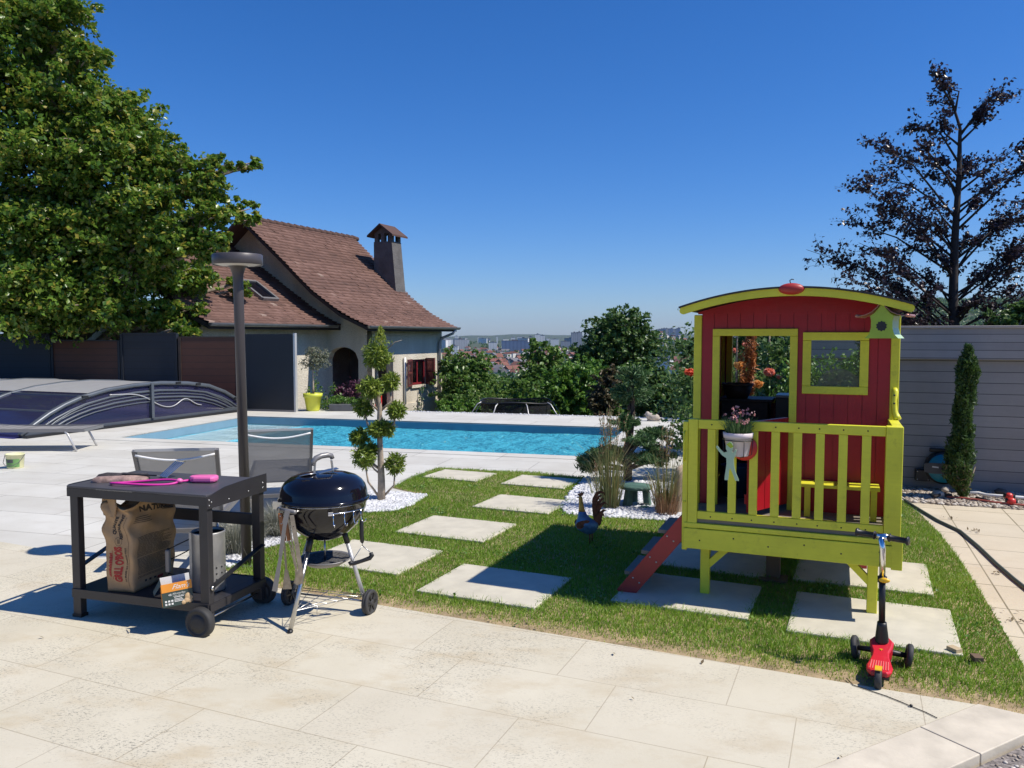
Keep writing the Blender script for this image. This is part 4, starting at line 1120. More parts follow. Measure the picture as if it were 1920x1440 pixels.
# shrubs and trees beyond the deck
BG = [
 ('shrub','deep green bush close against the right corner of the house','shrub',27,[(860,715,50,60),(890,690,40,40),(845,680,28,35),(870,745,60,40)],6500,.13,'hedge'),
 ('shrub','mid green bush behind the left half of the trampoline','shrub',28,[(935,732,55,36),(925,750,60,32),(905,722,30,26)],6000,.13,'hedge'),
 ('small_tree','loose small tree with pale green leaves in front of the town','tree',25,[(1005,690,42,45),(1040,672,40,30),(1012,655,30,28),(1030,720,55,40),(985,725,45,40)],7000,.115,'hedge'),
 ('shrub','bright green bush between trampoline and bonsai','shrub',21.5,[(1085,705,42,45),(1075,750,48,36),(1095,730,35,40),(1050,725,40,40)],6500,.115,'bright'),
 ('shrub','low bright green bush right behind the trampoline','shrub',23.5,[(1045,755,40,30),(985,760,50,26),(1065,770,30,25)],4200,.115,'bright'),
 ('round_tree','large round dark green tree rising above the town skyline','tree',40,[(1165,640,74,62),(1115,655,50,48),(1208,650,40,56),(1150,695,72,42),(1172,602,48,32),(1200,692,46,44),(1095,672,28,30),(1135,615,40,30)],19000,.19,'deep'),
 ('shrub','bush with brownish leaves behind the top of the bonsai','shrub',20,[(1135,735,32,45),(1150,705,24,28),(1120,755,28,30)],3600,.11,'bronzeleaf'),
 ('shrub','dark green bush behind the stone bird','shrub',18.5,[(1240,740,48,48),(1200,755,38,35),(1270,745,42,55),(1225,715,32,30)],7000,.105,'deep'),
 ('dark_tree','dark tree half hidden behind the left wall of the playhouse','tree',16.5,[(1306,655,30,48),(1345,650,45,48),(1298,700,30,45),(1390,650,60,55),(1440,650,60,55)],9000,.105,'deep'),
 ('shrub','low bushes of mixed green below the landing of the house','shrub',24,[(850,765,40,20),(880,765,30,25),(905,770,40,20)],2500,.11,'bright'),
 ('shrub','broad green bush filling the gap straight behind the trampoline','shrub',24.6,[(985,738,60,34),(930,752,60,30),(890,752,50,28),(1040,740,40,36)],5200,.12,'hedge'),
 ('shrub','wide green bush low behind the house landing','shrub',29,[(850,735,50,40),(900,745,50,32),(870,700,40,40),(835,700,26,34)],5600,.135,'hedge'),
 ('shrub','fresh green bush left of the round tree, below the town','shrub',30,[(1060,715,60,40),(1010,735,60,36),(1110,700,40,36)],6000,.14,'bright'),
 ('shrub','broad green bush filling the hedge line right of the round tree','shrub',26,[(1225,735,60,40),(1175,745,50,36),(1260,745,50,40),(1280,720,30,30)],6500,.125,'hedge'),
 ('shrub','yellowish green bush low between trampoline and brownish bush','shrub',22.6,[(1100,765,46,26),(1140,770,40,24),(1060,775,36,20)],4200,.11,'bright'),
 ('shrub','olive green bush above the shaded end of the pool','shrub',22.5,[(1180,720,40,40),(1150,755,40,30),(1200,700,30,25)],4200,.115,'hedge'),
]
for (nm,lb,ct,Y,cl,n,sz,mm) in BG:
    c = P(cl[0][0],cl[0][1],Y); b = (c.x,Y,terrain_z(c.x,Y))
    SHR = .92
    tree(nm, lb, ct, b, px_clumps(cl,Y,b,1.0), n, sz, M[mm], M['bark'], 'bushes and trees beyond the pool deck', .07 if nm=='shrub' else .12, sub=22, sig=.23)
# hedge behind the playhouse, seen through its door and window
_b = (3.6,11.2,-.1)
_hc = [((x,rnd.uniform(-.2,.3),z),(.55,.5,.5)) for x in np.arange(-1.1,2.4,.5) for z in (.4,.9,1.32)]
_hc = [h for h in _hc if not (h[0][0] > .95 and h[0][2] > 1.1)]
tree('evergreen_hedge', 'dense dark evergreen hedge seen through the playhouse door', 'hedge', _b, _hc, 13000, .07, M['deep'], M['bark'], trunk_r=.05, sub=14, limbs=False, top=1.8)
_b = (3.22,8.15,-.02)
tree('variegated_shrub', 'leafy green shrub seen low through the playhouse window', 'shrub', _b, [((x,.05*i,z),(.24,.22,.24)) for i,x in enumerate((-.3,-.05,.2,.42)) for z in (.3,.7,1.08,1.25)], 7500, .045, M['bright'], M['bark'], trunk_r=.04, limbs=False, top=1.0)
_b = (3.50,7.95,-.02)
tree('feathery_conifer', 'feathery green conifer at the right edge of the playhouse window', 'conifer', _b, [((0,0,.3+.2*i),(.15-.011*i,.14-.011*i,.2)) for i in range(8)], 3200, .05, M['cypress'], M['bark'], trunk_r=.03, limbs=False, aspect=.3, top=1.6)
# dead orange conifer and roses
_b = (2.46,8.75,-.02)
tree('dead_conifer', 'dead rusty orange conifer standing behind the playhouse doorway', 'conifer', _b, [((.02*i,0,.35+.17*i),(.135-.0095*i,.12-.009*i,.2)) for i in range(10)], 5200, .06, M['orangeconifer'], M['bark'], trunk_r=.025, limbs=False, aspect=.22, top=1.9)
def rose(label, base, blooms, hgt):
    t = thing('rose_bush', label, 'rose', base, 0, 'rose bushes behind the playhouse')
    p, d = cloud([((0,0,hgt*.42),(.36,.3,hgt*.42)),((.05,.05,hgt*.72),(.25,.24,hgt*.25))], 1500, 18)
    leaves('foliage', p, .055, M['hedge'], t, .6)
    q = MB()
    for k,(bx,by,bz,r,mn) in enumerate(blooms):
        q.tube([(bx*.2,by*.2,0),(bx*.8,by*.8,bz*.7),(bx,by,bz)],[.008,.006,.004],5)
        dd = rng.normal(size=(130,3)); dd /= np.linalg.norm(dd,axis=1)[:,None]
        pp = dd*rng.uniform(.25,1,(130,1))**.6*np.array([r,r,r*.72])+np.array([bx,by,bz])
        leaves('bloom', pp, r*.85, M[mn], t, .85, upbias=.1)
    q.build('stem', M['hedge'], t)
def rb_(px,py,Y,base,r,mn):
    c = P(px,py,Y)-Vector(base); return (c.x,c.y,c.z,r,mn)
_b = (2.46,8.95,-.02); rose('rose bush with peach and orange blooms behind the playhouse doorway', _b, [rb_(1388,684,8.75,_b,.062,'rosepeach'),rb_(1378,657,8.9,_b,.03,'rosepink'),rb_(1397,646,9.0,_b,.028,'rosepink'),rb_(1421,720,8.7,_b,.05,'rosepeach'),rb_(1392,705,9,_b,.025,'rosepeach')], 1.5)
_b = (2.98,9.1,-.02); rose('rose bush with salmon pink blooms right of the orange conifer', _b, [rb_(1443,698,8.9,_b,.055,'rosepink'),rb_(1461,707,9.0,_b,.028,'rosepink'),rb_(1480,680,9.2,_b,.03,'rosepeach'),rb_(1523,703,9.2,_b,.035,'rosepeach')], 1.35)
_b = (2.28,9.5,-.02); rose('rose with one orange red bloom just left of the playhouse', _b, [rb_(1294,698,9.4,_b,.055,'rosered'),rb_(1310,700,9.5,_b,.045,'rosered')], 1.3)

# topiary conifer with clipped balls
def topiary():
    base = G(715,941); Y = base[1]; b = (base[0],Y,.0)
    t = thing('ball_topiary', 'conifer clipped into nine green balls standing in white pebbles', 'conifer', b)
    balls = [(707,668,29,27,0),(694,727,26,22,-.08),(732,716,20,20,.08),(682,764,21,20,.1),(743,769,20,19,-.05),(714,804,29,18,0),(674,820,21,18,.08),(694,842,17,15,.0),(682,857,24,24,-.06),(741,869,22,24,.02)]
    q = MB(); k = Y/1500
    tr = [P(715,945,Y),P(715,900,Y),P(713,850,Y),P(711,800,Y),P(712,765,Y),P(708,735,Y),P(706,690,Y)]
    q.tube([p-Vector(b) for p in tr],[.042,.036,.030,.027,.024,.02,.012],9)
    q.tube([P(713,775,Y)-Vector(b),P(704,750,Y)-Vector(b),P(698,730,Y)-Vector(b)],[.02,.016,.01],6)
    for st,(px,py,rx,rz,dy) in zip([(706,690),(711,770),(714,770),(711,812),(712,805),(712,815),(712,880),(713,880),(713,935),(715,935)],balls):
        e = P(px,py,Y+dy); s_ = P(*st,Y); m_ = s_.lerp(e,.55)+Vector((.05 if px > 715 else -.03,0,-.06))
        q.tube([s_-Vector(b),m_-Vector(b),e-Vector(b)],[.014,.011,.006],6)
    q.tube([P(714,890,Y)-Vector(b),P(702,880,Y)-Vector(b),P(690,865,Y)-Vector(b)],[.012,.009,.006],6)
    q.build('trunk', M['palebark'], t)
    for (px,py,rx,rz,dy) in balls:
        c = P(px,py,Y+dy)-Vector(b); R_ = np.array([rx*k,rx*k,rz*k])*.88; n = int(820*(rx/22.0)**2)
        d = rng.normal(size=(n,3)); d /= np.linalg.norm(d,axis=1)[:,None]
        bump = 1+.14*np.sin(d[:,0]*6+px)*np.sin(d[:,2]*5+py)+.08*np.sin(d[:,1]*11)
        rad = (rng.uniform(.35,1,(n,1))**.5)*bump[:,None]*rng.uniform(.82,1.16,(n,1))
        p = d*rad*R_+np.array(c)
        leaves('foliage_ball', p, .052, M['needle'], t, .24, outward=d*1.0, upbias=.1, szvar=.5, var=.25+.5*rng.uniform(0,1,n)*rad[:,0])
    # unclipped tip shoots
    n = 260; u = rng.uniform(0,1,n); c = np.array(P(712,640,Y)-Vector(b))
    p = np.stack([rng.normal(0,1,n)*.055*(1-u)+.01*u, rng.normal(0,1,n)*.05*(1-u), -.03+u*.17],1)+c
    leaves('foliage_ball', p, .055, M['needle'], t, .2, outward=np.tile([.1,0,1.2],(n,1)), var=.75*np.ones(n))
    e = MB(); p0 = P(725,655,Y)-Vector(b); e.tube([p0,p0+Vector((.08,0,.07)),p0+Vector((.15,0,.09))],[.006,.004,.002],5); e.build('stray_shoot', M['palebark'], t)
topiary()

# juniper bonsai
def bonsai():
    base = G(1176,905); Y = base[1]; b = (base[0],Y,0)
    t = thing('cloud_juniper', 'large garden bonsai juniper with flat needle pads beside the pool', 'conifer', b)
    k = Y/1500; V_ = lambda px,py,dy=0: P(px,py,Y+dy)-Vector(b)
    q = MB(); q.tube([V_(1176,908),V_(1178,875),V_(1176,840),V_(1182,815),V_(1186,780),V_(1187,740),V_(1185,705)],[.055,.048,.042,.036,.028,.02,.01],9)
    pads = [(1184,705,30,20,0,.6),(1184,738,34,30,.05,.5),(1170,793,25,24,-.1,1),(1222,812,34,18,.05,1.1),(1205,824,28,14,-.15,1),(1112,862,28,20,.05,1.1),(1135,846,24,18,-.1,1),(1160,850,24,20,.1,1),(1205,858,26,17,-.15,1),(1238,858,28,20,.1,1.1),(1225,840,20,12,0,.7),(1100,878,18,14,0,.7)]
    for (px,py,rx,rz,dy,w) in pads:
        e = V_(px,py+rz*.4,dy); h = V_(1178,min(880,py+30)); m_ = h.lerp(e,.5)+Vector((0,0,.02))
        q.tube([h,m_,e],[.022,.015,.008],6)
    q.build('trunk', M['bonsaibark'], t)
    for (px,py,rx,rz,dy,w) in pads:
        n = int(1150*w*(rx*rz/500.0)); c = np.array(V_(px,py,dy))
        p, d = cloud([((0,0,0),(rx*k*1.1,rx*k*1.0,rz*k*(.70 if py > 780 else .85)))], int(n*1.9), 28, (.3,1.0), .17)
        d2 = d*.8; d2[:,2] += .45
        leaves('needle_pad', p+c, .058, M['juniper'], t, .2, outward=d2, upbias=.2, szvar=.5)
bonsai()

# ornamental grasses
def grass_clump(name, label, base, n, h, spread, m, w=.006, group=None, plumes=0, plume_h=1.15, var=None, rad=.06, droop=.55):
    t = thing(name, label, 'ornamental grass', base, 0, group)
    a = rng.uniform(0,2*np.pi,n); r = rad*np.sqrt(rng.uniform(0,1,n)); l = np.abs(rng.normal(0,spread,n))
    p = np.stack([np.cos(a)*r,np.sin(a)*r,np.zeros(n)],1)
    lean = np.stack([np.cos(a)*l,np.sin(a)*l,-l*droop*.4],1)
    blades('blades', p, h*np.ones(n), w, lean, m, t, hvar=.45, var=var)
    if plumes:
        pos = []; q = MB()
        for _ in range(plumes):
            a = rnd.uniform(0,6.28); l = abs(rnd.gauss(0,spread*.45)); hh = h*plume_h*rnd.uniform(.75,1.12)
            e = Vector((math.cos(a)*l*hh,math.sin(a)*l*hh,hh)); q.tube([(0,0,0),e*.5+Vector((0,0,.03)),e],.0016,4)
            for i in range(16):
                u = .72+.28*i/16; c = e*u; pos.append((c.x+rnd.gauss(0,.007),c.y+rnd.gauss(0,.007),c.z+rnd.gauss(0,.006)))
        q.build('stem', m, t)
        leaves('plume', np.array(pos), .028, M['plume'], t, .3, outward=np.tile([0,0,1.],(len(pos),1)))
    return t
grass_clump('reed_grass','tall reed grass with reddish plumes left of the bonsai',(*G(1143,955),0),330,.56,.34,M['reed'],.005,plumes=30,plume_h=1.6,rad=.085)
grass_clump('reed_grass','tall reed grass with dry orange base right of the green stone seat',(*G(1248,962),0),340,.46,.40,M['reed'],.005,plumes=16,plume_h=1.65,rad=.09)
grass_clump('dry_grass','tuft of dry orange grass blades next to the tan rock',(*G(1250,968),0),150,.22,.35,M['plume'],.006,rad=.09)
grass_clump('dry_grass','small tuft of pinkish seed heads drooping left of the bonsai bed',(*G(1118,930),0),26,.24,.6,M['reed'],.005,plumes=9,plume_h=1.5,rad=.05)
grass_clump('fescue_tuft','grey blue grass tuft in pebbles just left of the kettle grill',(*G(522,1006),0),1500,.24,.75,M['fescue'],.0034,'grey grass tufts by the lamp',rad=.07)
grass_clump('fescue_tuft','grey grass tuft at the foot of the lamp post, behind the trolley',(*G(440,1040),0),1400,.25,.70,M['fescue'],.0034,'grey grass tufts by the lamp',rad=.07)
grass_clump('fescue_tuft','grey grass tuft right of the lamp post, between trolley and grill',(*G(480,1012),0),1100,.20,.75,M['fescue'],.0034,'grey grass tufts by the lamp',rad=.06)

# slim cypress in front of the clad wall
def cypress():
    Y = 7.98; c = P(1806,925,Y); b = (c.x,Y,.0)
    t = thing('slim_cypress','slim dark green cypress standing before the grey clad wall','conifer', b)
    prof = [(930,8,1806),(915,18,1803),(895,30,1797),(870,30,1797),(845,29,1799),(820,25,1803),(795,22,1805),(760,22,1808),(720,22,1810),(690,25,1815),(675,18,1816),(660,11,1816),(646,5,1815)]
    q = MB(); q.tube([(0,0,0),(0,0,.5),(.03,0,1.0),(.05,0,1.4)],[.03,.025,.018,.008],7)
    for i in range(16):
        a = rnd.uniform(0,6.28); q.tube([(0,0,.03),(.05*math.cos(a),.05*math.sin(a),.15),(.1*math.cos(a),.1*math.sin(a),.34)],[.007,.005,.003],5)
    q.build('trunk', M['bark'], t)
    pos = []; dd = []; vv = []; k = Y/1500
    for (y0,r0,x0),(y1,r1,x1) in zip(prof,prof[1:]):
        n = int(34*(y0-y1)*(r0+r1)/40)+40
        for _ in range(n):
            u = rnd.random(); r = (r0+(r1-r0)*u)*k*.68; a = rnd.uniform(0,6.28); rr = r*(.35+.75*rnd.random()**.5)*(1+.26*math.sin(a*3+y0*.11+u)+.12*math.sin(a*7+y0*.3))
            p = P(x0+(x1-x0)*u, y0+(y1-y0)*u, Y)-Vector(b)
            pos.append((p.x+rr*math.cos(a), rr*math.sin(a), p.z)); dd.append((math.cos(a)*.5,math.sin(a)*.5,1.0)); vv.append(.4 if y0 < 880 else (.4 if rnd.random() < .5 else 1.))
    leaves('foliage', np.array(pos), .048, M['cypress'], t, .26, outward=np.array(dd), upbias=.1, var=np.array(vv)*rng.uniform(.3,1.2,len(vv)))
cypress()

# plants along the house front
_b = (-4.37,17.55,.36)
tree('olive_tree','small round headed olive tree growing from the lime yellow pot','olive tree',_b,[((.08,0,.78),(.30,.3,.30)),((.02,0,.95),(.2,.2,.2)),((-.05,0,.7),(.22,.2,.2)),((.2,.05,.85),(.2,.2,.2))],2600,.055,M['olive'],M['palebark'],trunk_r=.022,sub=20,aspect=.3,top=.8)
def lathe_thing(name,label,cat,loc,prof,m,n=28,part='body'):
    t = thing(name,label,cat,loc); q = MB(); q.lathe(prof,n); q.build(part,m,t); return t
_pt = lathe_thing('flower_pot','large lime yellow flower pot at the far side of the pool','plant pot',(-4.37,17.5,0),[(0,0),(.135,0),(.14,.02),(.185,.30),(.205,.30),(.212,.385),(.195,.388),(.18,.34),(0,.34)],M['yellowpot'])
_q = MB(); _q.lathe([(0,.345),(.185,.345)],20); _q.build('soil', M['soil'], _pt)
def shrub(label,b,cl,n,sz,mm,name='shrub',cat='shrub',aspect=.6,group='plants along the house front'):
    return tree(name,label,cat,b,cl,n,sz,M[mm],M['bark'],group,.02,sub=14,limbs=False,top=max(c[0][2] for c in cl),aspect=aspect)
shrub('green leafy bush squeezed behind the lime yellow pot',(-4.15,17.9,-.2),[((0,0,.35),(.32,.25,.35)),((.3,0,.3),(.2,.2,.25)),((-.3,0,.5),(.12,.12,.4))],1500,.06,'hedge')
shrub('purple leaved shrub in front of the dark porch arch',(-3.72,18.3,-.2),[((0,0,.55),(.36,.3,.22)),((-.25,0,.5),(.2,.2,.2)),((.25,0,.6),(.2,.2,.2))],1700,.06,'purpleleaf','purple_shrub')
shrub('low green ground plant spilling over the dark trough',(-3.72,17.55,.12),[((-.2,0,.10),(.14,.12,.07)),((0,0,.11),(.14,.12,.07)),((.2,0,.10),(.14,.12,.07))],900,.04,'bright','trough_plant','plant')
_t = thing('planter_trough','dark grey planter trough on the deck edge before the porch','planter',(-3.72,17.5,0)); _q = MB(); _q.box((-.27,-.13,0),(.27,.13,.15)); _q.build('body',M['greytub'],_t,bevel=.012)
shrub('thin climbing shrub against the sunlit house wall',(-2.2,18.6,-.7),[((0,0,.55),(.12,.08,.16)),((.06,0,.85),(.07,.06,.16)),((.1,0,1.1),(.05,.05,.12)),((-.15,0,.5),(.07,.07,.12))],190,.055,'deep','climbing_shrub','shrub')
shrub('flowering ground cover with orange specks below the landing',(-1.5,18.8,-.6),[((0,0,.4),(.35,.2,.2)),((.4,0,.35),(.3,.2,.18))],700,.05,'bright','flower_bed','plant')
# ------------------------------------------------------------------ playhouse on stilts (local x to the right, y away, z up)
PHA = math.atan2(-.375,.927)
PHM = Matrix.Translation((1.07,4.90,0)) @ rotz(PHA)
PH = thing('playhouse', 'crimson and lime green wooden wagon shaped playhouse on stilts with a veranda', 'playhouse', (1.07,4.90,0), PHA)
def arc_z(x): return 1.928-.105*((x-.60)/.632)**2
WLO, WHI, WYF, WYB = -.025, 1.203, .45, 1.68
FZ = .53
# floor, beams, legs
q = MB(); y = -.02; i = 0
while y < 1.66:
    q.box((.0,y,FZ-.026),(1.205,y+.0875,FZ)); y += .0885
q.build('floor', M['floorwood'], PH, bevel=.003)
q = MB()
q.box((0.0,-.045,.345),(1.215,-.005,.470)); q.build('front_beam', M['lime'], PH, bevel=.004)
q = MB(); q.box((.0,-.041,.474),(1.205,-.012,.5035)); q.build('front_trim', M['lime'], PH, bevel=.003)
q = MB(); q.box((1.16,-.047,.335),(1.217,.012,.50)); q.build('corner_block', M['lime'], PH, bevel=.003)
q = MB(); q.box((.0,-.0,.345),(.04,1.66,.50)); q.box((1.17,.014,.345),(1.21,1.66,.50)); q.box((.042,1.62,.345),(1.168,1.66,.50)); q.box((.042,.55,.40),(1.168,.59,.50)); q.build('side_beams', M['lime'], PH, bevel=.004)
def leg(x,y,foot=None):
    q = MB(); q.box((x-.028,y-.028,.0),(x+.028,y+.028,.40)); o = q.build('leg', M['lime'], PH, bevel=.004)
    sgn = 1 if x < .6 else -1
    b = MB(); b.bar((x+sgn*.012,y,.20),(x+sgn*.17,y,.36),.04,.045,0,(0,1,0)); b.bar((x,y+(.012 if y<.6 else -.012),.20),(x,y+(.17 if y<.6 else -.17),.36),.045,.04,0,(1,0,0)); b.build('brace', M['lime'], o)
    if foot: f = MB(); f.box((x-.031,y-.031,0),(x+.031,y+.031,.075)); f.build('foot', foot, o)
leg(.11,.14); leg(1.075,.14); leg(.10,1.165,M['redbright']); leg(1.05,1.11,M['redbright'])
q = MB(); q.box((.44,.64,.0),(.53,.73,.48)); q.build('centre_post', M['oldwood'], PH, bevel=.004)
q = MB(); q.box((.40,.56,.0),(.58,.72,.022)); q.build('post_foot', M['oldwood'], PH)
# veranda railing
q = MB(); q.box((.022,-.035,.345),(.080,.028,1.142)); q.build('corner_post', M['lime'], PH, bevel=.004)
q = MB(); q.box((-.012,-.03,.33),(.020,.035,1.125)); pl = q.build('gate_post', M['lime'], PH, bevel=.004)
q = MB(); q.tube([(-.0,-.033,.885),(-.0,-.055,.90),(-.0,-.055,1.05),(-.0,-.033,1.065)],.006,6); q.build('handle', M['lime'], pl)
q = MB()
for zz in (.36,.39,.63): q.ball((.004,-.033,zz),(.008,.006,.008),8,5)
q.build('bolts', M['lime'], pl)
q = MB(); q.box((1.118,-.045,.505),(1.205,.030,1.142)); q.build('corner_post', M['lime'], PH, bevel=.004)
q = MB(); q.box((.081,-.032,1.085),(1.117,.006,1.140)); q.build('top_rail', M['lime'], PH, bevel=.003)
q = MB(); q.box((.081,-.032,.530),(1.117,-.004,.578)); q.build('bottom_rail', M['lime'], PH, bevel=.003)
q = MB()
for k in range(8):
    for zz in (.548,1.112): q.ball((.161+.1226*k+.006*math.sin(k*2.1),-.0325,zz),(.0045,.0018,.0045),8,5)
for k in range(6): q.ball((.10+.2*k,-.0455,.40+.03*(k%2)),(.005,.0018,.005),8,5)
q.build('screw_heads', M['darkwood'], PH)
for k in range(8):
    x = .161+.1226*k
    q = MB(); q.box((x-.024,-.030,.579),(x+.024,-.010,1.084)); q.build('baluster', M['lime'], PH, bevel=.003)
q = MB(); q.box((1.150,.031,1.09),(1.205,WYF-.005,1.140)); q.build('side_rail', M['lime'], PH, bevel=.003)
q = MB(); q.box((1.165,.031,.54),(1.195,WYF-.005,.585)); q.build('bottom_rail', M['lime'], PH, bevel=.003)
for k in range(4):
    y = .085+.095*k
    q = MB(); q.box((1.170,y-.022,.586),(1.190,y+.022,1.089)); q.build('baluster', M['lime'], PH, bevel=.003)
# walls: single boards around the openings
DX0_, DX1_, DZ1 = .140, .575, 1.647
VX0, VX1, VZ0, VZ1 = .702, .984, 1.333, 1.620
LINE = 1.79
def board_spans(x0,x1,z0,z1,holes):
    out = [(z0,z1)]
    for (hx0,hx1,hz0,hz1) in holes:
        if x1 > hx0+.001 and x0 < hx1-.001:
            nn = []
            for a,b in out:
                if hz0 > a: nn.append((a,min(b,hz0)))
                if hz1 < b: nn.append((max(a,hz1),b))
            out = [s for s in nn if s[1]-s[0] > .002]
    return out
def wall_boards(y0,y1,holes,zt,bw=.082):
    q = MB(); cuts = sorted(set([WLO+.045,WHI-.045]+[h[0] for h in holes]+[h[1] for h in holes]))
    x = WLO+.045; xs = []
    while x < WHI-.05: xs.append(x); x += bw
    edges = sorted(set(xs+[WHI-.045]))
    for a,b in zip(edges,edges[1:]):
        seg = [a]+[c for c in cuts if a < c < b]+[b]
        for i,(u,v) in enumerate(zip(seg,seg[1:])):
            uu = u+(.002 if i == 0 else 0); vv = v-(.002 if i == len(seg)-2 else 0)
            if vv-uu < .003: continue
            for z0,z1 in board_spans(u,v,FZ+.001,zt,holes): q.box((uu,y0,z0),(vv,y1,z1))
    # dark rebate behind the joints
    for u,v in zip([WLO+.045]+cuts,cuts+[WHI-.045]):
        if v-u < .003: continue
        for z0,z1 in board_spans(u,v,FZ+.001,zt,holes): q.box((u+.001,(y0+y1)/2-.003,z0+.001),(v-.001,(y0+y1)/2+.003,z1-.001))
    return q
q = wall_boards(WYF,WYF+.018,[(DX0_,DX1_,FZ-.1,DZ1),(VX0,VX1,VZ0,VZ1)],LINE); q.build('front_wall', M['red'], PH)
q = MB(); n = 24
for i in range(n):
    a = WLO+.02+(WHI-WLO-.04)*i/n; b = WLO+.02+(WHI-WLO-.04)*(i+1)/n
    q.add([(a,WYF-.004,LINE),(b,WYF-.004,LINE),(b,WYF-.004,arc_z(b)-.03),(a,WYF-.004,arc_z(a)-.03),(a,WYF+.016,LINE),(b,WYF+.016,LINE),(b,WYF+.016,arc_z(b)-.03),(a,WYF+.016,arc_z(a)-.03)],[(0,1,2,3),(7,6,5,4),(0,4,5,1)])
q.build('gable_board', M['red'], PH)
BX0, BX1, BZ0, BZ1 = .08, 1.10, 1.165, 1.72
q = wall_boards(WYB-.018,WYB,[(BX0,BX1,BZ0,BZ1)],LINE); q.build('rear_wall', M['red'], PH)
q = MB(); n = 16
for i in range(n):
    a = WLO+.02+(WHI-WLO-.04)*i/n; b = WLO+.02+(WHI-WLO-.04)*(i+1)/n
    q.add([(a,WYB-.02,LINE),(b,WYB-.02,LINE),(b,WYB-.02,arc_z(b)-.03),(a,WYB-.02,arc_z(a)-.03),(a,WYB,LINE),(b,WYB,LINE),(b,WYB,arc_z(b)-.03),(a,WYB,arc_z(a)-.03)],[(0,1,2,3),(7,6,5,4),(0,4,5,1)])
q.build('rear_gable_board', M['red'], PH)
for x0 in (WLO+.003,WHI-.021):
    q = MB(); y = WYF+.05
    while y < WYB-.03:
        q.box((x0,y+.002,FZ+.001),(x0+.018,min(y+.082,WYB-.05)-.002,1.785)); y += .082
    q.box((x0+.006,WYF+.05,FZ+.002),(x0+.012,WYB-.05,1.784)); q.build('side_wall', M['red'], PH)
def frame(x0,x1,z0,z1,o,y0,y1,sill=True):
    q = MB(); q.box((x0-o,y0,z1),(x1+o,y1,z1+o)); q.box((x0-o,y0,z0 if sill else FZ),(x0,y1,z1-.001)); q.box((x1,y0,z0 if sill else FZ),(x1+o,y1,z1-.001))
    if sill: q.box((x0-o,y0,z0-o),(x1+o,y1,z0-.001))
    return q
frame(DX0_,DX1_,FZ,DZ1,.046,WYF-.020,WYF-.001,False).build('door_frame', M['lime'], PH, bevel=.003)
wf = frame(VX0,VX1,VZ0,VZ1,.050,WYF-.022,WYF-.001).build('window', M['lime'], PH, bevel=.003)
q = MB(); q.box((VX0+.001,WYF+.006,VZ0+.001),(VX1-.001,WYF+.009,VZ1-.001)); q.build('pane', M['glass'], wf)
q = MB(); hp_ = [(.865+.125*math.cos(a),VZ0+.004+.105*math.sin(a)) for a in [math.pi*i/16 for i in range(17)]]
vs = [(x,WYF+.0102,z) for x,z in hp_]; q.add(vs,[tuple(range(17))]); q.build('faded_window_film', veil('faded_film',(.36,.29,.25),.55), wf)
frame(BX0,BX1,BZ0,BZ1,.045,WYB-.05,WYB-.019).build('rear_opening_frame', M['lime'], PH, bevel=.003)
q = MB(); q.box((.565,WYB-.05,BZ0),(.605,WYB-.02,BZ1-.001)); q.build('rear_mullion', M['lime'], PH)
for x0,y0,z0 in ((WLO-.004,WYF-.012,FZ),(WHI-.046,WYF-.012,FZ),(WLO-.004,WYB-.045,.40),(WHI-.046,WYB-.045,.40)):
    q = MB(); q.box((x0,y0,z0),(x0+.05,y0+.055,1.785)); q.build('corner_post', M['lime'], PH, bevel=.004)
# roof: felt over a curved deck, lime fascia with rounded ends
q = MB(); n = 28
for i in range(n):
    a = -.045+1.29*i/n; b = -.045+1.29*(i+1)/n
    za, zb = arc_z(a), arc_z(b)
    q.add([(a,-.05,za-.004),(b,-.05,zb-.004),(b,1.76,zb-.004),(a,1.76,za-.004),(a,-.05,za+.006),(b,-.05,zb+.006),(b,1.76,zb+.006),(a,1.76,za+.006)],[(3,2,1,0),(4,5,6,7),(0,1,5,4),(2,3,7,6)]+([(0,4,7,3)] if i == 0 else [])+([(1,2,6,5)] if i == n-1 else []))
q.build('roof', M['felt'], PH)
q = MB()
for i in range(n):
    a = -.025+1.25*i/n; b = -.025+1.25*(i+1)/n; za, zb = arc_z(a)-.006, arc_z(b)-.006
    q.add([(a,.0,za-.018),(b,.0,zb-.018),(b,1.72,zb-.018),(a,1.72,za-.018),(a,.0,za),(b,.0,zb),(b,1.72,zb),(a,1.72,za)],[(3,2,1,0),(4,5,6,7),(0,1,5,4),(2,3,7,6)])
q.build('roof_boards', M['darkwood'], PH)
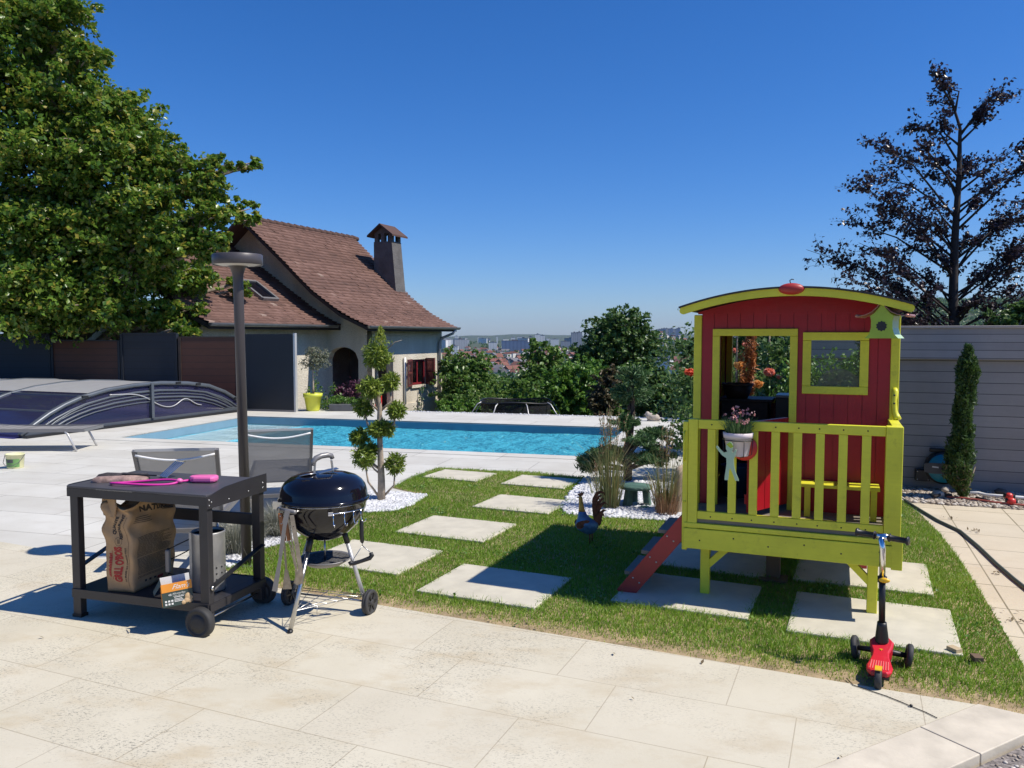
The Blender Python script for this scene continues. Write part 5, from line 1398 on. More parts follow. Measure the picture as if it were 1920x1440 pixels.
for (y0,y1) in ((-.036,-.006),(1.73,1.754)):
    q = MB(); pt = []; n2 = 40
    for i in range(n2+1):
        x = -.02+1.24*i/n2; pt.append((x,arc_z(x)-.005))
    lo = [(x,z-.044) for x,z in pt]
    e1 = [(-.02-.022*math.sin(a),arc_z(-.02)-.027+.022*math.cos(a)) for a in [math.pi*k/6 for k in range(1,6)]]
    e2 = [(1.22+.022*math.sin(a),arc_z(1.22)-.027+.022*math.cos(a)) for a in [math.pi*k/6 for k in range(1,6)]]
    top_ = pt+e2; bot = lo[::-1]; left = e1[::-1]
    poly = top_+bot+left
    vs = [(x,y0,z) for x,z in poly]+[(x,y1,z) for x,z in poly]; m_ = len(poly); fs = [(i,(i+1)%m_,m_+(i+1)%m_,m_+i) for i in range(m_)]
    q.add(vs,fs); N_ = n2+1
    # caps as quads
    idx_top = list(range(N_)); idx_lo = [N_+len(e2)+(N_-1-i) for i in range(N_)]
    for off in (0,m_):
        q.add([vs[off+i] for i in range(m_)], [(i,i+1,idx_lo[i+1],idx_lo[i]) for i in range(N_-1)]+[tuple([N_-1]+list(range(N_,N_+len(e2)))+[idx_lo[N_-1]]), tuple([idx_lo[0]]+list(range(m_-len(left),m_))+[0])])
    q.build('fascia', M['lime'], PH)
q = MB(); q.ball((.60,-.04,1.918),(.072,.035,.034),18,10); kn = q.build('roof_knob', M['redbright'], PH)
q = MB(); q.tube([(.595,-.04,1.95),(.590,-.04,1.966),(.60,-.04,1.974),(.613,-.04,1.971)],.003,5); q.build('wire_hook', M['black'], kn)
# half door, open towards the veranda
dr = MB(); w = .43
for i in range(5): dr.box((-w+i*w/5+.002,-.012,.0),(-w+(i+1)*w/5-.002,.006,.545))
dr.box((-w,.006,.05),(0,.02,.11)); dr.box((-w,.006,.42),(0,.02,.48))
dd_ = dr.build('door', M['red'], PH, bevel=.002); dd_.location = (.568,WYF-.025,FZ+.045); dd_.rotation_euler = (0,0,R(62))
q = MB(); q.box((-.428,-.014,.5455),(-.002,.02,.553)); q.build('door_top_edge', M['red'], dd_)
# bench on the veranda
q = MB(); q.box((.65,.27,.715),(1.110,.425,.737)); bn = q.build('bench', M['lime'], PH, bevel=.003)
for x in (.685,1.06): q = MB(); q.box((x,.28,FZ+.001),(x+.035,.31,.714)); q.build('bench_leg', M['lime'], bn)
# wavy grab handle on the right corner
q = MB(); q.tube([(1.185,.425,1.33),(1.185,.415,1.31),(1.178,.405,1.25),(1.184,.41,1.19),(1.196,.40,1.16),(1.202,.39,1.143)],[.012,.019,.016,.017,.02,.022],8); g_ = q.build('grab_handle', M['lime'], PH)
q = MB(); q.ball((1.180,.388,1.29),(.006,.004,.006),8,5); q.ball((1.180,.388,1.24),(.006,.004,.006),8,5); q.build('screw', M['black'], g_)
# ladder
lf = MB(); lf.bar((.015,.012,.50),(-.375,-.035,.0),.105,.028,0,(0,1,0)); lad = lf.build('ladder', M['redbright'], PH, bevel=.003)
lf = MB(); lf.bar((.015,.40,.50),(-.375,.40,.0),.105,.028,0,(0,1,0)); lf.build('stringer', M['redbright'], lad)
for k in range(3):
    u = .24+.27*k; x = -.385*u; z = .52*(1-u); lf = MB(); lf.box((x-.075,.032-.05*u,z+.012),(x+.055,.385,z+.034)); lf.build('tread', M['floorwood'], lad)
    lf = MB()
    for s_ in (-.012,.028): lf.ball((x+s_,.015-.05*u-.017,z-.004-s_*.7),(.006,.003,.006),8,5)
    lf.build('bolt', M['steel'], lad)
def ph(x,y,z): return PHM @ Vector((x,y,z))
# toy cupboard, basket, tub inside
t = thing('toy_cupboard','dark brown toy cupboard inside the playhouse door','cupboard',ph(.215,1.42,FZ),PHA)
q = MB(); q.box((-.17,-.13,0),(.17,.17,.62)); q.build('body',M['darkwood'],t,bevel=.004)
q = MB(); q.box((-.19,-.15,.621),(.20,.18,.643)); q.build('top',M['darkwood'],t,bevel=.003)
for k in range(2): q = MB(); q.box((-.16+.165*k,-.142,.05),(-.005+.165*k,-.131,.56)); d_ = q.build('cupboard_door',M['darkwood'],t)
t = thing('basket','dark woven basket on the toy cupboard in the playhouse','basket',ph(.155,1.36,FZ+.643),PHA)
q = MB(); q.lathe([(0,0),(.075,0),(.095,.04),(.115,.105),(.108,.105),(.088,.04),(.07,.008),(0,.008)],20); q.build('body',M['darkwood'],t)
q = MB(); q.tube([(.113*math.cos(a),.113*math.sin(a),.107+.003*math.sin(a*9)) for a in [2*math.pi*i/36 for i in range(36)]],.007,6,closed=True); q.build('rim',M['oldwood'],t)
t = thing('toy_stove','black toy stove with a bright top edge inside the playhouse','toy',ph(.62,1.40,FZ),PHA)
q = MB(); q.box((-.18,-.14,0),(.2,.13,.66)); q.build('body',M['black'],t,bevel=.004)
q = MB(); q.box((-.18,-.145,.661),(.2,.13,.68)); q.build('top',M['alu'],t,bevel=.003)
t = thing('toy_tub','blue toy tub on the playhouse floor behind the red half door','tub',ph(.22,.78,FZ),PHA)
q = MB(); q.lathe([(0,0),(.085,0),(.105,.21),(.112,.22),(.10,.215),(.082,.012),(0,.012)],20); q.build('body',mat('blue_tub_plastic',(.03,.09,.17),.4),t)
# pot of pinks in a ring on the rail
pc = ph(.325,-.115,0)
t = thing('pot_holder','black wire pot ring with pale green child cut-out and red disc on the rail','pot holder',(pc.x,pc.y,0),PHA)
ring = [(.086*math.cos(a),.086*math.sin(a),1.040) for a in [2*math.pi*i/32 for i in range(32)]]
q = MB(); q.tube(ring,.0028,6,closed=True); q.tube([(.0,.084,1.04),(0,.085,1.10),(0,.10,1.145),(0,.135,1.145),(0,.145,1.10)],.0028,6)
for a in (R(-60),R(20),R(200)): q.tube([(.086*math.cos(a),.086*math.sin(a),1.04),(.08*math.cos(a),.08*math.sin(a),.95),(.03*math.cos(a),.03*math.sin(a),.935)],.0025,6)
q.build('wire_ring',M['black'],t)
q = MB(); Mx = Matrix.Translation((.03,.055,.985)) @ Matrix.Rotation(R(90),4,'X'); q.lathe([(0,-.006),(.072,-.006),(.076,0),(.072,.006),(0,.006)],28,Mx); q.build('red_disc',M['redplastic'],t)
# child silhouette
fig = [(-.012,1.0),(-.024,.99),(-.030,.972),(-.028,.955),(-.018,.943),(-.040,.936),(-.062,.956),(-.078,.976),(-.086,.968),(-.070,.944),(-.048,.918),(-.026,.905),(-.024,.87),(-.028,.835),(-.033,.80),(-.034,.776),(-.014,.776),(-.012,.79),(-.009,.83),(-.003,.848),(.012,.815),(.026,.776),(.046,.776),(.044,.786),(.026,.83),(.018,.865),(.016,.90),(.026,.925),(.032,.955),(.024,.958),(.014,.938),(.004,.943),(.010,.955),(.012,.972),(.006,.99),(-.003,1.0)]
fig = [(x-.028,z+.036) for x,z in fig]
q = MB(); m_ = len(fig); vs = [(x,-.098,z) for x,z in fig]+[(x,-.092,z) for x,z in fig]
q.add(vs,[tuple(range(m_)),tuple(range(2*m_-1,m_-1,-1))]+[(i,(i+1)%m_,m_+(i+1)%m_,m_+i) for i in range(m_)])
fo = q.build('child_cutout',M['minty'],t)
q = MB(); q.add([(-.055,-.099,1.02),(-.035,-.112,1.035),(-.012,-.112,1.012),(-.03,-.099,1.0)],[(0,1,2,3)]); q.add([(-.055,-.0985,1.02),(-.035,-.11,1.036),(-.012,-.11,1.013),(-.03,-.0985,1.001)],[(3,2,1,0)]); q.build('bent_tab',M['birdgreen'],fo)
t = thing('flower_pot','pale pink flower pot of pink flowers hung on the playhouse rail','plant pot',(pc.x,pc.y,0),PHA)
q = MB(); q.lathe([(0,.945),(.058,.945),(.060,.95),(.078,1.05),(.084,1.052),(.087,1.082),(.080,1.083),(.074,1.05),(0,1.05)],28); q.build('pot',M['pinkpot'],t)
n = 420; a = rng.uniform(0,6.28,n); r = .065*np.sqrt(rng.uniform(0,1,n))
p = np.stack([np.cos(a)*r,np.sin(a)*r,np.full(n,1.055)],1); l = rng.uniform(.1,.9,n)
blades('foliage',p,.10*np.ones(n),.0045,np.stack([np.cos(a)*l*.8,np.sin(a)*l*.8,np.zeros(n)],1),M['juniper'],t)
q = MB(); bl = []
for i in range(34):
    a = rnd.uniform(0,6.28); rr = rnd.uniform(.02,.105); zz = rnd.uniform(1.14,1.205) if i > 4 else rnd.uniform(1.20,1.235)
    e = Vector((rr*math.cos(a),rr*math.sin(a),zz)); q.tube([(e.x*.4,e.y*.4,1.06),(e.x*.8,e.y*.8,1.06+(zz-1.06)*.6),e],.0014,4)
    for _ in range(9): bl.append((e.x+rnd.gauss(0,.005),e.y+rnd.gauss(0,.005),e.z+rnd.gauss(0,.004)))
q.build('stem',M['juniper'],t); leaves('blossom',np.array(bl),.013,M['dianthus'],t,.8)
# birdhouse
bc = ph(1.10,.06,.16)
t = thing('birdhouse','lime green metal birdhouse with flared copper roof hanging at the playhouse eave','birdhouse',(bc.x,bc.y,.012),PHA+R(-16))
half = [(0,1.822),(.018,1.79),(.042,1.762),(.062,1.748),(.056,1.72),(.056,1.68),(.066,1.645),(.088,1.622)]
face = [(x-.01*0,z) for x,z in half]+[(-x,z) for x,z in half[::-1][:-1]]
def plate(poly,y0,y1,m,nm,par):
    q = MB(); k = len(poly); vs = [(x,y0,z) for x,z in poly]+[(x,y1,z) for x,z in poly]
    q.add(vs,[tuple(range(k)),tuple(range(2*k-1,k-1,-1))]+[(i,(i+1)%k,k+(i+1)%k,k+i) for i in range(k)]); return q.build(nm,m,par)
plate(face,-.075,-.071,M['birdgreen'],'front',t); plate(face,.071,.075,M['birdgreen'],'back',t)
for sg in (-1,1):
    q = MB(); hs = half[3:]
    for (x0,z0),(x1,z1) in zip(hs,hs[1:]): q.add([(sg*x0,-.071,z0),(sg*x1,-.071,z1),(sg*x1,.071,z1),(sg*x0,.071,z0),(sg*(x0-.003),-.071,z0),(sg*(x1-.003),-.071,z1),(sg*(x1-.003),.071,z1),(sg*(x0-.003),.071,z0)],[(0,1,2,3),(7,6,5,4)])
    q.build('side',M['minty'] if sg > 0 else M['birdgreen'],t)
    q = MB(); rp = [(.0,1.832),(.022,1.796),(.05,1.768),(.085,1.752),(.125,1.744)]
    for (x0,z0),(x1,z1) in zip(rp,rp[1:]): q.add([(sg*x0,-.095,z0),(sg*x1,-.095,z1),(sg*x1,.095,z1),(sg*x0,.095,z0),(sg*x0,-.095,z0+.003),(sg*x1,-.095,z1+.003),(sg*x1,.095,z1+.003),(sg*x0,.095,z0+.003)],[(3,2,1,0),(4,5,6,7),(0,1,5,4),(2,3,7,6),(1,2,6,5)])
    ro = q.build('roof_half',M['birdroof'],t)
    q = MB(); q.tube([(sg*.130,-.095,1.748),(sg*.130,.095,1.748)],.009,8); q.build('rolled_rim',M['birdroof'],ro)
q = MB(); k = 10; st_ = [((.030 if i%2 else .024)*math.cos(math.pi*i/k),1.690+(.030 if i%2 else .024)*math.sin(math.pi*i/k)) for i in range(2*k)]
plate(st_,-.0775,-.0755,M['black'],'entry_hole',t)
q = MB(); q.tube([(0,0,1.83),(0,0,1.86)],.002,5); q.build('hanger',M['black'],t)
# ------------------------------------------------------------------ grill trolley
CA = R(-17.3)
CM = Matrix.Translation((-2.53,4.60,0)) @ rotz(CA)          # origin: foot of the front left leg; x right, y away
CT = thing('grill_trolley','charcoal grey metal grill trolley with two black wheels','trolley',(-2.53,4.60,0),CA)
CW, CD, CH = .925, .475, .785
q = MB(); q.box((-.035,-.035,CH-.012),(CW-.002,CD+.035,CH)); q.build('tabletop',M['carttoplit'],CT,bevel=.002)
q = MB(); q.box((-.035,-.035,CH-.062),(CW-.002,-.031,CH-.013)); q.box((-.035,CD+.031,CH-.062),(CW-.002,CD+.035,CH-.013)); q.box((-.035,-.030,CH-.062),(-.031,CD+.030,CH-.013)); q.build('apron',M['cart'],CT)
# side cheek on the right, rising to the back
ck = [(-.037,CH-.078),(CD+.037,CH-.078),(CD+.037,CH+.030),(.30,CH+.028),(.12,CH+.020),(.045,CH+.006),(.0,CH-.006),(-.037,CH-.010)]
q = MB(); k = len(ck); vs = [(CW,y,z) for y,z in ck]+[(CW+.005,y,z) for y,z in ck]
q.add(vs,[tuple(range(k-1,-1,-1)),tuple(range(k,2*k))]+[(i,(i+1)%k,k+(i+1)%k,k+i) for i in range(k)]); cko = q.build('end_cheek',M['cart'],CT)
q = MB()
for y,z in ((-.02,CH-.03),(-.02,CH-.06),(.0,CH-.045),(.15,CH-.055),(.33,CH-.045),(.47,CH-.02),(.47,CH-.05)): q.ball((CW+.006,y,z),(.003,.005,.005),7,5)
q.build('screw',M['steel'],cko)
def cleg(x,y,z0): 
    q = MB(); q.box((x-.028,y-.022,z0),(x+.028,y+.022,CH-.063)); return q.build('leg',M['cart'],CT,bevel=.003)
l1 = cleg(0,0,.0); q = MB(); q.box((-.032,-.026,-.001),(.032,.026,.028)); q.build('foot_cap',M['black'],l1)
l2 = cleg(0,CD,.0); q = MB(); q.box((-.032,CD-.026,-.001),(.032,CD+.026,.028)); q.build('foot_cap',M['black'],l2)
cleg(CW-.035,0,.05); cleg(CW-.035,CD,.05)
q = MB(); q.box((-.027,-.0185,.165),(CW-.07,CD+.02,.175)); q.box((-.026,-.030,.128),(CW-.01,-.0225,.178)); q.box((-.026,CD+.0225,.128),(CW-.01,CD+.030,.178)); q.box((CW-.006,-.02,.128),(CW-.001,CD+.02,.172)); q.box((CW-.069,.023,.165),(CW-.007,CD-.023,.175)); q.build('lower_shelf',M['cart'],CT)
q = MB(); q.box((.029,CD-.012,.50),(CW-.064,CD+.012,.572)); q.build('rear_rail',M['cart'],CT,bevel=.003)
q = MB(); q.bar((CW-.005,-.005,.265),(CW-.002,CD,.385),.008,.032,0,(1,0,0)); q.build('side_strap',M['black'],CT)
q = MB(); q.bar((-.03,.02,.285),(-.03,CD,.42),.008,.034,0,(1,0,0)); q.build('side_strap',M['cart'],CT)
q = MB(); q.tube([(-.05,.02,CH-.018),(-.082,.03,CH-.018),(-.088,.08,CH-.018),(-.088,CD-.08,CH-.018),(-.082,CD-.03,CH-.018),(-.05,CD-.02,CH-.018)],.013,8); q.build('push_handle',M['black'],CT)
def cwheel(y0,sgn):
    q = MB(); Mx = Matrix.Translation((CW-.045,y0,.083)) @ Matrix.Rotation(R(90),4,'X')
    q.lathe([(.0,-.022),(.06,-.022),(.062,-.026),(.076,-.026),(.083,-.018),(.083,.018),(.076,.026),(.064,.026),(.062,.022),(.046,.021),(.045,.025),(.02,.026),(0,.027)],36,Mx)
    w = q.build('wheel',M['rubber'],CT)
cwheel(-.052,-1); cwheel(CD+.052,1)
q = MB(); q.tube([(CW-.045,-.03,.083),(CW-.045,CD+.03,.083)],.007,8); q.build('axle',M['steel'],CT)
for y0 in (0,CD): q = MB(); q.box((CW-.065,y0-.012,.05),(CW-.008,y0+.012,.128)); q.build('axle_bracket',M['cart'],CT)
q = MB(); q.tube([(CW-.004,.0,.262),(CW+.006,.0,.262)],.013,10); q.build('bolt',M['steel'],CT)
def cm(x,y,z): return CM @ Vector((x,y,z))

# ---- charcoal bag: crumpled paper sack, lettering follows the paper
BW, BL, BH = .175, .345, .53
BA = CA+R(3)
bag = thing('charcoal_bag','crumpled brown paper charcoal sack standing on the lower trolley shelf','sack',cm(.285,.012,.177),BA)
def crumple(x,y,z):
    """paper of the full box -> crumpled sack"""
    u = max(0,min(1,z/BH))
    s = .5+.5*math.tanh((u-.66)*9)                     # 0 below, 1 in the folded neck
    fx = 1+.05*math.sin(u*3.1)-.10*s*math.sin(y*11+1); fy = 1+.06*math.sin(u*math.pi)-.04*s
    X = x*fx; Y = y*fy
    k = .0035+.007*s
    X += k*math.sin(z*47+y*23)+k*.7*math.sin(z*29-y*41+1.7)+.008*s*math.sin(y*19+z*13)
    Y += k*math.sin(z*39+x*31+.6)+.007*s*math.sin(x*27+z*17)
    X += -.030*s*(.5-y/BL)*1.2
    Z = z+.010*math.sin(x*9+y*7)*u-.055*s*max(0,(u-.85)/.15)*(.5+.5*math.sin(y*21+x*17))
    return Vector((X,Y,Z))
q = MB(); NX,NY,NZ = 10,16,30
def face_grid(f,nu,nv):
    vs = [crumple(*f(i/nu,j/nv)) for j in range(nv+1) for i in range(nu+1)]
    q.add(vs,[(j*(nu+1)+i,j*(nu+1)+i+1,(j+1)*(nu+1)+i+1,(j+1)*(nu+1)+i) for j in range(nv) for i in range(nu)],0,True)
face_grid(lambda u,v:(-BW/2+BW*u,0,BH*v),NX,NZ)
face_grid(lambda u,v:(BW/2,BL*u,BH*v),NY,NZ)
face_grid(lambda u,v:(BW/2-BW*u,BL,BH*v),NX,NZ)
face_grid(lambda u,v:(-BW/2,BL-BL*u,BH*v),NY,NZ)
face_grid(lambda u,v:(-BW/2+BW*u,BL*v,BH-.03*math.sin(v*3.14)),NX,NY)
face_grid(lambda u,v:(-BW/2+BW*u,BL*v,0),NX,NY)
bo = q.build('sack',M['kraft'],bag)
import bmesh as _bm
_b = _bm.new(); _b.from_mesh(bo.data); _bm.ops.remove_doubles(_b,verts=_b.verts,dist=.0005); _bm.ops.recalc_face_normals(_b,faces=_b.faces); _b.to_mesh(bo.data); _b.free()
q = MB()                                               # torn flap at the left of the mouth
fl = [(-.10,.0,.44),(-.02,-.012,.435),(-.005,-.015,.50),(-.02,.0,.545),(-.125,.02,.54),(-.13,.02,.48)]
fl2 = [(x+.004,y+.006,z) for x,y,z in fl]
q.add(fl+fl2,[(0,1,2,3,4,5),(11,10,9,8,7,6)]+[(i,(i+1)%6,6+(i+1)%6,6+i) for i in range(6)]); q.build('torn_flap',M['kraft'],bag)
def bag_text(body,size,face,a,z,rot,m,nm,spacing=1.0,scale=(1,1),bold=0.0):
    vs,fs = text_geo(body,size,spacing,0,bold); q = MB(); o = []
    for v in vs:
        x,y = v.x*scale[0],v.y*scale[1]
        X = x*math.cos(rot)-y*math.sin(rot); Y = x*math.sin(rot)+y*math.cos(rot)
        if face == 'front': p = crumple(a+X,0,z+Y); p.y -= .0022
        else: p = crumple(BW/2,a+X,z+Y); p.x += .0022
        o.append(p)
    q.add(o,fs); return q.build(nm,m,bag)
bag_text("GRILL O'BOIS",.040,'front',-.002,.160,R(90),M['redink'],'lettering',1.0,(.86,1.72),.0022)
bag_text("LA BRAISE QUI CHANGE TOUT",.0135,'front',.046,.160,R(90),M['blackink'],'lettering',1.05,(1,1),.0004)
bag_text("QUALITE",.026,'front',-.004,.385,R(80),M['blackink'],'lettering',1,(1,1),.0012)
bag_text("RESTAURANT",.024,'front',.030,.375,R(80),M['blackink'],'lettering',.95,(1,1),.0012)
bag_text("NATUREL",.05,'side',.20,.455,R(-2),M['blackink'],'lettering',1.05,(1,1),.003)
def bag_line(face,a0,a1,z,h,m,q):
    n = max(1,int((a1-a0)/.02)); o = []
    for i in range(n+1):
        a = a0+(a1-a0)*i/n
        for dz in (0,h):
            if face == 'front': p = crumple(a,0,z+dz); p.y -= .002
            else: p = crumple(BW/2,a,z+dz); p.x += .002
            o.append(p)
    q.add(o,[(2*i,2*i+2,2*i+3,2*i+1) for i in range(n)])
q = MB(); z = .315
while z > .065:
    if rnd.random() > .12:
        a = .035
        end = rnd.choice([.30,.30,.29,.24,.31])
        while a < end:
            b = min(end,a+rnd.uniform(.012,.05)); bag_line('side',a,b,z,.0022,0,q); a = b+.004
    z -= .0068
for zz,e in ((.415,.13),(.405,.15),(.395,.14),(.385,.16)): bag_line('side',.04,e,zz,.0026,0,q)
for zz in (.430,.437,.445): bag_line('side',.24,.33,zz,.003,0,q)
q.build('fine_print',M['blackink'],bag)
q = MB()
for i in range(8): bag_line('front',.060,.0616,.03+.05*i,.05,0,q)
for a in (.11,.145,.18): bag_line('side',a-.008,a+.008,.035,.012,0,q)
q.build('printed_marks',M['blackink'],bag)
q = MB()                                               # red roof-and-flame emblem by the name
for i in range(14):
    zz = .085+.010*i; w = .006+.011*abs(math.sin(i*1.3))*(1-abs(i-7)/9); bag_line('front',-.055-w,-.050,zz,.008,0,q)
bag_line('front',-.046,-.0435,.07,.17,0,q); bag_line('side',.20,.25,.028,.016,0,q)
q.build('emblem',M['redink'],bag)
q = MB(); c0 = (.0,.292)
for i in range(20):
    a0,a1 = 2*math.pi*i/20,2*math.pi*(i+1)/20; o = []
    for a in (a0,a1):
        for r in (.020,.0215): p = crumple(c0[0]+r*math.cos(a),0,c0[1]+r*1.15*math.sin(a)); p.y -= .002; o.append(p)
    q.add(o,[(0,2,3,1)])
for dx in (-.006,0,.006): bag_line('front',dx-.001,dx+.001,.28,.026,0,q)
q.build('round_stamp',M['blackink'],bag)

# ---- firelighter box
fb = thing('firelighter_box','small orange and green firelighter box hanging over the trolley shelf edge','box',cm(.735,-.050,.170),CA+R(46))
fb.rotation_euler = (R(-6),R(-4),CA+R(46))
def slabq(a,b,m,nm,par=fb): 
    q = MB(); q.box(a,b); return q.build(nm,m,par)
slabq((-.078,-.030,.0),(.078,-.028,.080),M['greencard'],'front')
slabq((-.078,-.031,.0805),(.078,-.028,.126),M['orangecard'],'front_band')
slabq((-.078,-.0275,.0),(-.076,.035,.118),M['orangecard'],'side')
slabq((.076,-.0275,.0),(.078,.035,.118),M['orangecard'],'side')
slabq((-.0755,.033,.0),(.0755,.035,.155),M['whitecard'],'back')
slabq((-.0755,-.0275,.0),(.0755,.0325,.003),M['greencard'],'bottom')
q = MB(); q.add([(-.076,-.028,.1265),(-.076,.03,.150),(-.115,.03,.09),(-.115,-.02,.075)],[(0,1,2,3)]); q.add([(-.077,-.028,.1255),(-.077,.03,.149),(-.116,.03,.089),(-.116,-.02,.074)],[(3,2,1,0)]); q.build('side_flap',M['greencard'],fb)
def fb_text(body,size,x,z,m,shear=0,sp=1):
    vs,fs = text_geo(body,size,sp,shear); q = MB(); q.add([(x+v.x,-.0325,z+v.y) for v in vs],fs); q.build('lettering',m,fb)
fb_text("Flam's",.036,.018,.103,M['whitecard'],.5)
fb_text("48",.017,-.038,.064,M['whitecard'])
fb_text("Allume-feu",.015,.008,.067,M['whitecard']); fb_text("Laine de bois",.011,.006,.055,M['whitecard'])
q = MB()
for zz,w in ((.046,.05),(.036,.04),(.029,.045),(.022,.05)): q.box((-.018,-.0322,zz),(-.018+w,-.0312,zz+.003))
for i in range(3): 
    for j in range(2): q.box((-.066+.016*i,-.0322,.010+.016*j),(-.056+.016*i,-.0312,.020+.016*j))
q.build('fine_print',M['whitecard'],fb)
q = MB()
for x,z,r in ((.052,.042,.017),(.064,.030,.014),(.045,.020,.016),(.062,.014,.013),(.028,.010,.012)):
    Mx = Matrix.Translation((x,-.0312,z)) @ Matrix.Rotation(R(90),4,'X'); q.lathe([(0,0),(r,0),(r*.8,.0018),(0,.002)],12,Mx)
q.build('picture',M['biscuit'],fb)

# ---- chimney starter
cs = thing('chimney_starter','sooty galvanised charcoal chimney starter with grey handle on the trolley shelf','chimney starter',cm(.735,.215,.177),CA)
q = MB(); q.lathe([(.090,0),(.092,.004),(.092,.330),(.0955,.338),(.092,.345),(.089,.338),(.088,.33),(.088,.004),(.086,0)],36); bdy = q.build('body',M['galv'],cs)
q = MB(); q.lathe([(0,.12),(.087,.12),(.087,.123),(0,.123)],24); q.lathe([(.0875,.13),(.0875,.328)],36); q.build('sooty_inside',M['dark'],bdy)
for a in range(-70,40,22):
    for z in (.07,.105,.14):
        t_ = R(a); q = MB(); q.ball((.0925*math.cos(t_),.0925*math.sin(t_),z),(.005,.005,.006),8,5); q.build('air_hole',M['black'],bdy)
q = MB(); q.box((-.112,-.03,.01),(-.094,.02,.33)); q.build('heat_shield',M['galv'],cs)
q = MB(); q.tube([(-.113,-.01,.29),(-.16,-.05,.265),(-.215,-.085,.235)],.0035,6); q.tube([(-.113,.01,.23),(-.16,-.04,.20),(-.215,-.085,.17)],.0035,6); q.tube([(-.113,-.01,.05),(-.16,-.05,.07),(-.215,-.085,.095)],.0035,6); q.tube([(-.213,-.085,.09),(-.213,-.085,.245)],.004,6); wr = q.build('wire_bracket',M['black'],cs)
q = MB(); q.box((-.230,-.097,.10),(-.200,-.073,.235)); q.build('grip',M['alu'],cs,bevel=.008)

# ---- things on the table top
t = thing('barbecue_gloves','pair of worn stained barbecue gloves lying on the trolley top','gloves',cm(.10,.20,CH),CA+R(20))
def glove(m,ox,oy,rz,nm,zb):
    q = MB(); nu,nv = 14,6; vs = []
    Mx = Matrix.Translation((ox,oy,zb)) @ rotz(rz)
    out = [(-.15,-.05),(-.10,-.058),(-.03,-.055),(.02,-.06),(.06,-.075),(.085,-.062),(.07,-.045),(.10,-.045),(.145,-.040),(.150,-.024),(.155,-.010),(.160,.004),(.155,.02),(.148,.034),(.10,.046),(.03,.052),(-.05,.05),(-.15,.046)]
    k = len(out)
    top = [(x*.92,y*.86,.022+.008*math.sin(x*40)+.006*math.sin(y*70)) for x,y in out]
    vs = [(x,y,0.0) for x,y in out]+[(x,y,.012) for x,y in out]+top+[(-.0,0,.030)]
    fs = [(i,(i+1)%k,k+(i+1)%k,k+i) for i in range(k)]+[(k+i,k+(i+1)%k,2*k+(i+1)%k,2*k+i) for i in range(k)]+[(2*k+i,2*k+(i+1)%k,3*k) for i in range(k)]
    q.add(vs,fs,0,True,Mx); return q.build(nm,m,t)
glove(M['glove'],.04,-.035,R(8),'glove',.001); glove(M['glovedark'],.02,.06,R(-10),'glove',.001)
t = thing('slotted_spatula','slotted steel barbecue spatula lying on the gloves of the trolley','spatula',cm(.33,.27,CH),CA+R(72))
q = MB(); q.bar((-.12,.16,.036),(.0,0,.026),.014,.006); q.build('handle',M['black'],t)
q = MB(); q.bar((0,0,.026),(.045,0,.012),.012,.003)
for i in range(5): q.bar((.045,-.034+.017*i,.014),(.160,-.042+.021*i,.092),.010,.002)
q.bar((.045,-.040,.0115),(.045,.040,.0115),.010,.003,0); q.bar((.160,-.048,.092),(.160,.048,.092),.008,.004); q.build('slotted_blade',M['chrome'],t)
t = thing('toy_handset','pink plastic toy handset with a looped magenta cord on the trolley top','toy',cm(.55,.26,CH),CA+R(16))
q = MB(); pts = []
for i in range(40):
    a = 2*math.pi*i/40; pts.append((-.21+.185*math.cos(a),-.075+.062*math.sin(a)+.02*math.cos(a),.010+.006*math.sin(a*2)))
q.tube(pts,.0075,8,closed=True); q.tube([(-.03,-.055,.012),(.0,-.03,.012),(.03,-.01,.014)],.007,8); q.build('cord',M['magenta'],t)
q = MB(); q.ball((-.018,-.045,.016),(.020,.018,.015),12,8); q.build('clasp',M['pink'],t)
q = MB(); q.prism([(-.0,-.035),(.02,-.045),(.12,-.048),(.14,-.036),(.145,.0),(.14,.034),(.12,.044),(.02,.040),(0,.03),(-.02,.01),(-.02,-.015)],.004,.040,0,Matrix.Translation((.045,.0,0))); q.build('body',M['pink'],t,bevel=.012)

# ------------------------------------------------------------------ kettle grill
GX, GY_ = -1.105, 4.655
KG = thing('kettle_grill','black enamel kettle grill on aluminium legs with two wheels','grill',(GX,GY_,0),0)
RZ = .690; KR = .252
q = MB()
prof = [(.0,.452),(.05,.454),(.10,.470),(.15,.502),(.19,.542),(.222,.592),(.240,.640),(.248,.680),(.254,.684),(.256,.692),(.249,.694),(.245,.688),(.236,.64),(.18,.54),(.1,.48),(0,.465)]
q.lathe(prof,56); bowl = q.build('bowl',M['enamel'],KG)
q = MB(); prof = [(.250,.690),(.262,.692),(.264,.700),(.257,.706),(.253,.716),(.250,.745),(.240,.775),(.220,.802),(.190,.824),(.150,.838),(.10,.846),(.05,.849),(0,.850)]
q.lathe(prof,56); lid = q.build('lid',M['enamel'],KG)
q = MB(); q.lathe([(.252,.6865),(.2575,.6865),(.2575,.689),(.252,.689)],56); q.build('rim_ring',M['chrome'],KG)
q = MB(); Mx = Matrix.Translation((-.075,-.065,.838)) @ Matrix.Rotation(R(-14),4,'X') @ Matrix.Rotation(R(-10),4,'Y')
q.lathe([(0,.0),(.048,.0),(.050,.004),(.048,.008),(.012,.009),(0,.010)],24,Mx); q.build('vent_disc',M['steel'],lid)
q = MB(); q.bar((-.03,-.03,.850),(.075,.03,.868),.075,.004,0,(0,0,1),.055,.003); q.build('heat_shield',M['steel'],lid)
for (a,b) in (((-.045,-.045,.846),(-.040,-.040,.915)),((.048,.030,.848),(.040,.026,.915))):
    q = MB(); q.bar(a,b,.022,.006,0,(.8,.55,0)); q.build('handle_bracket',M['steel'],lid)
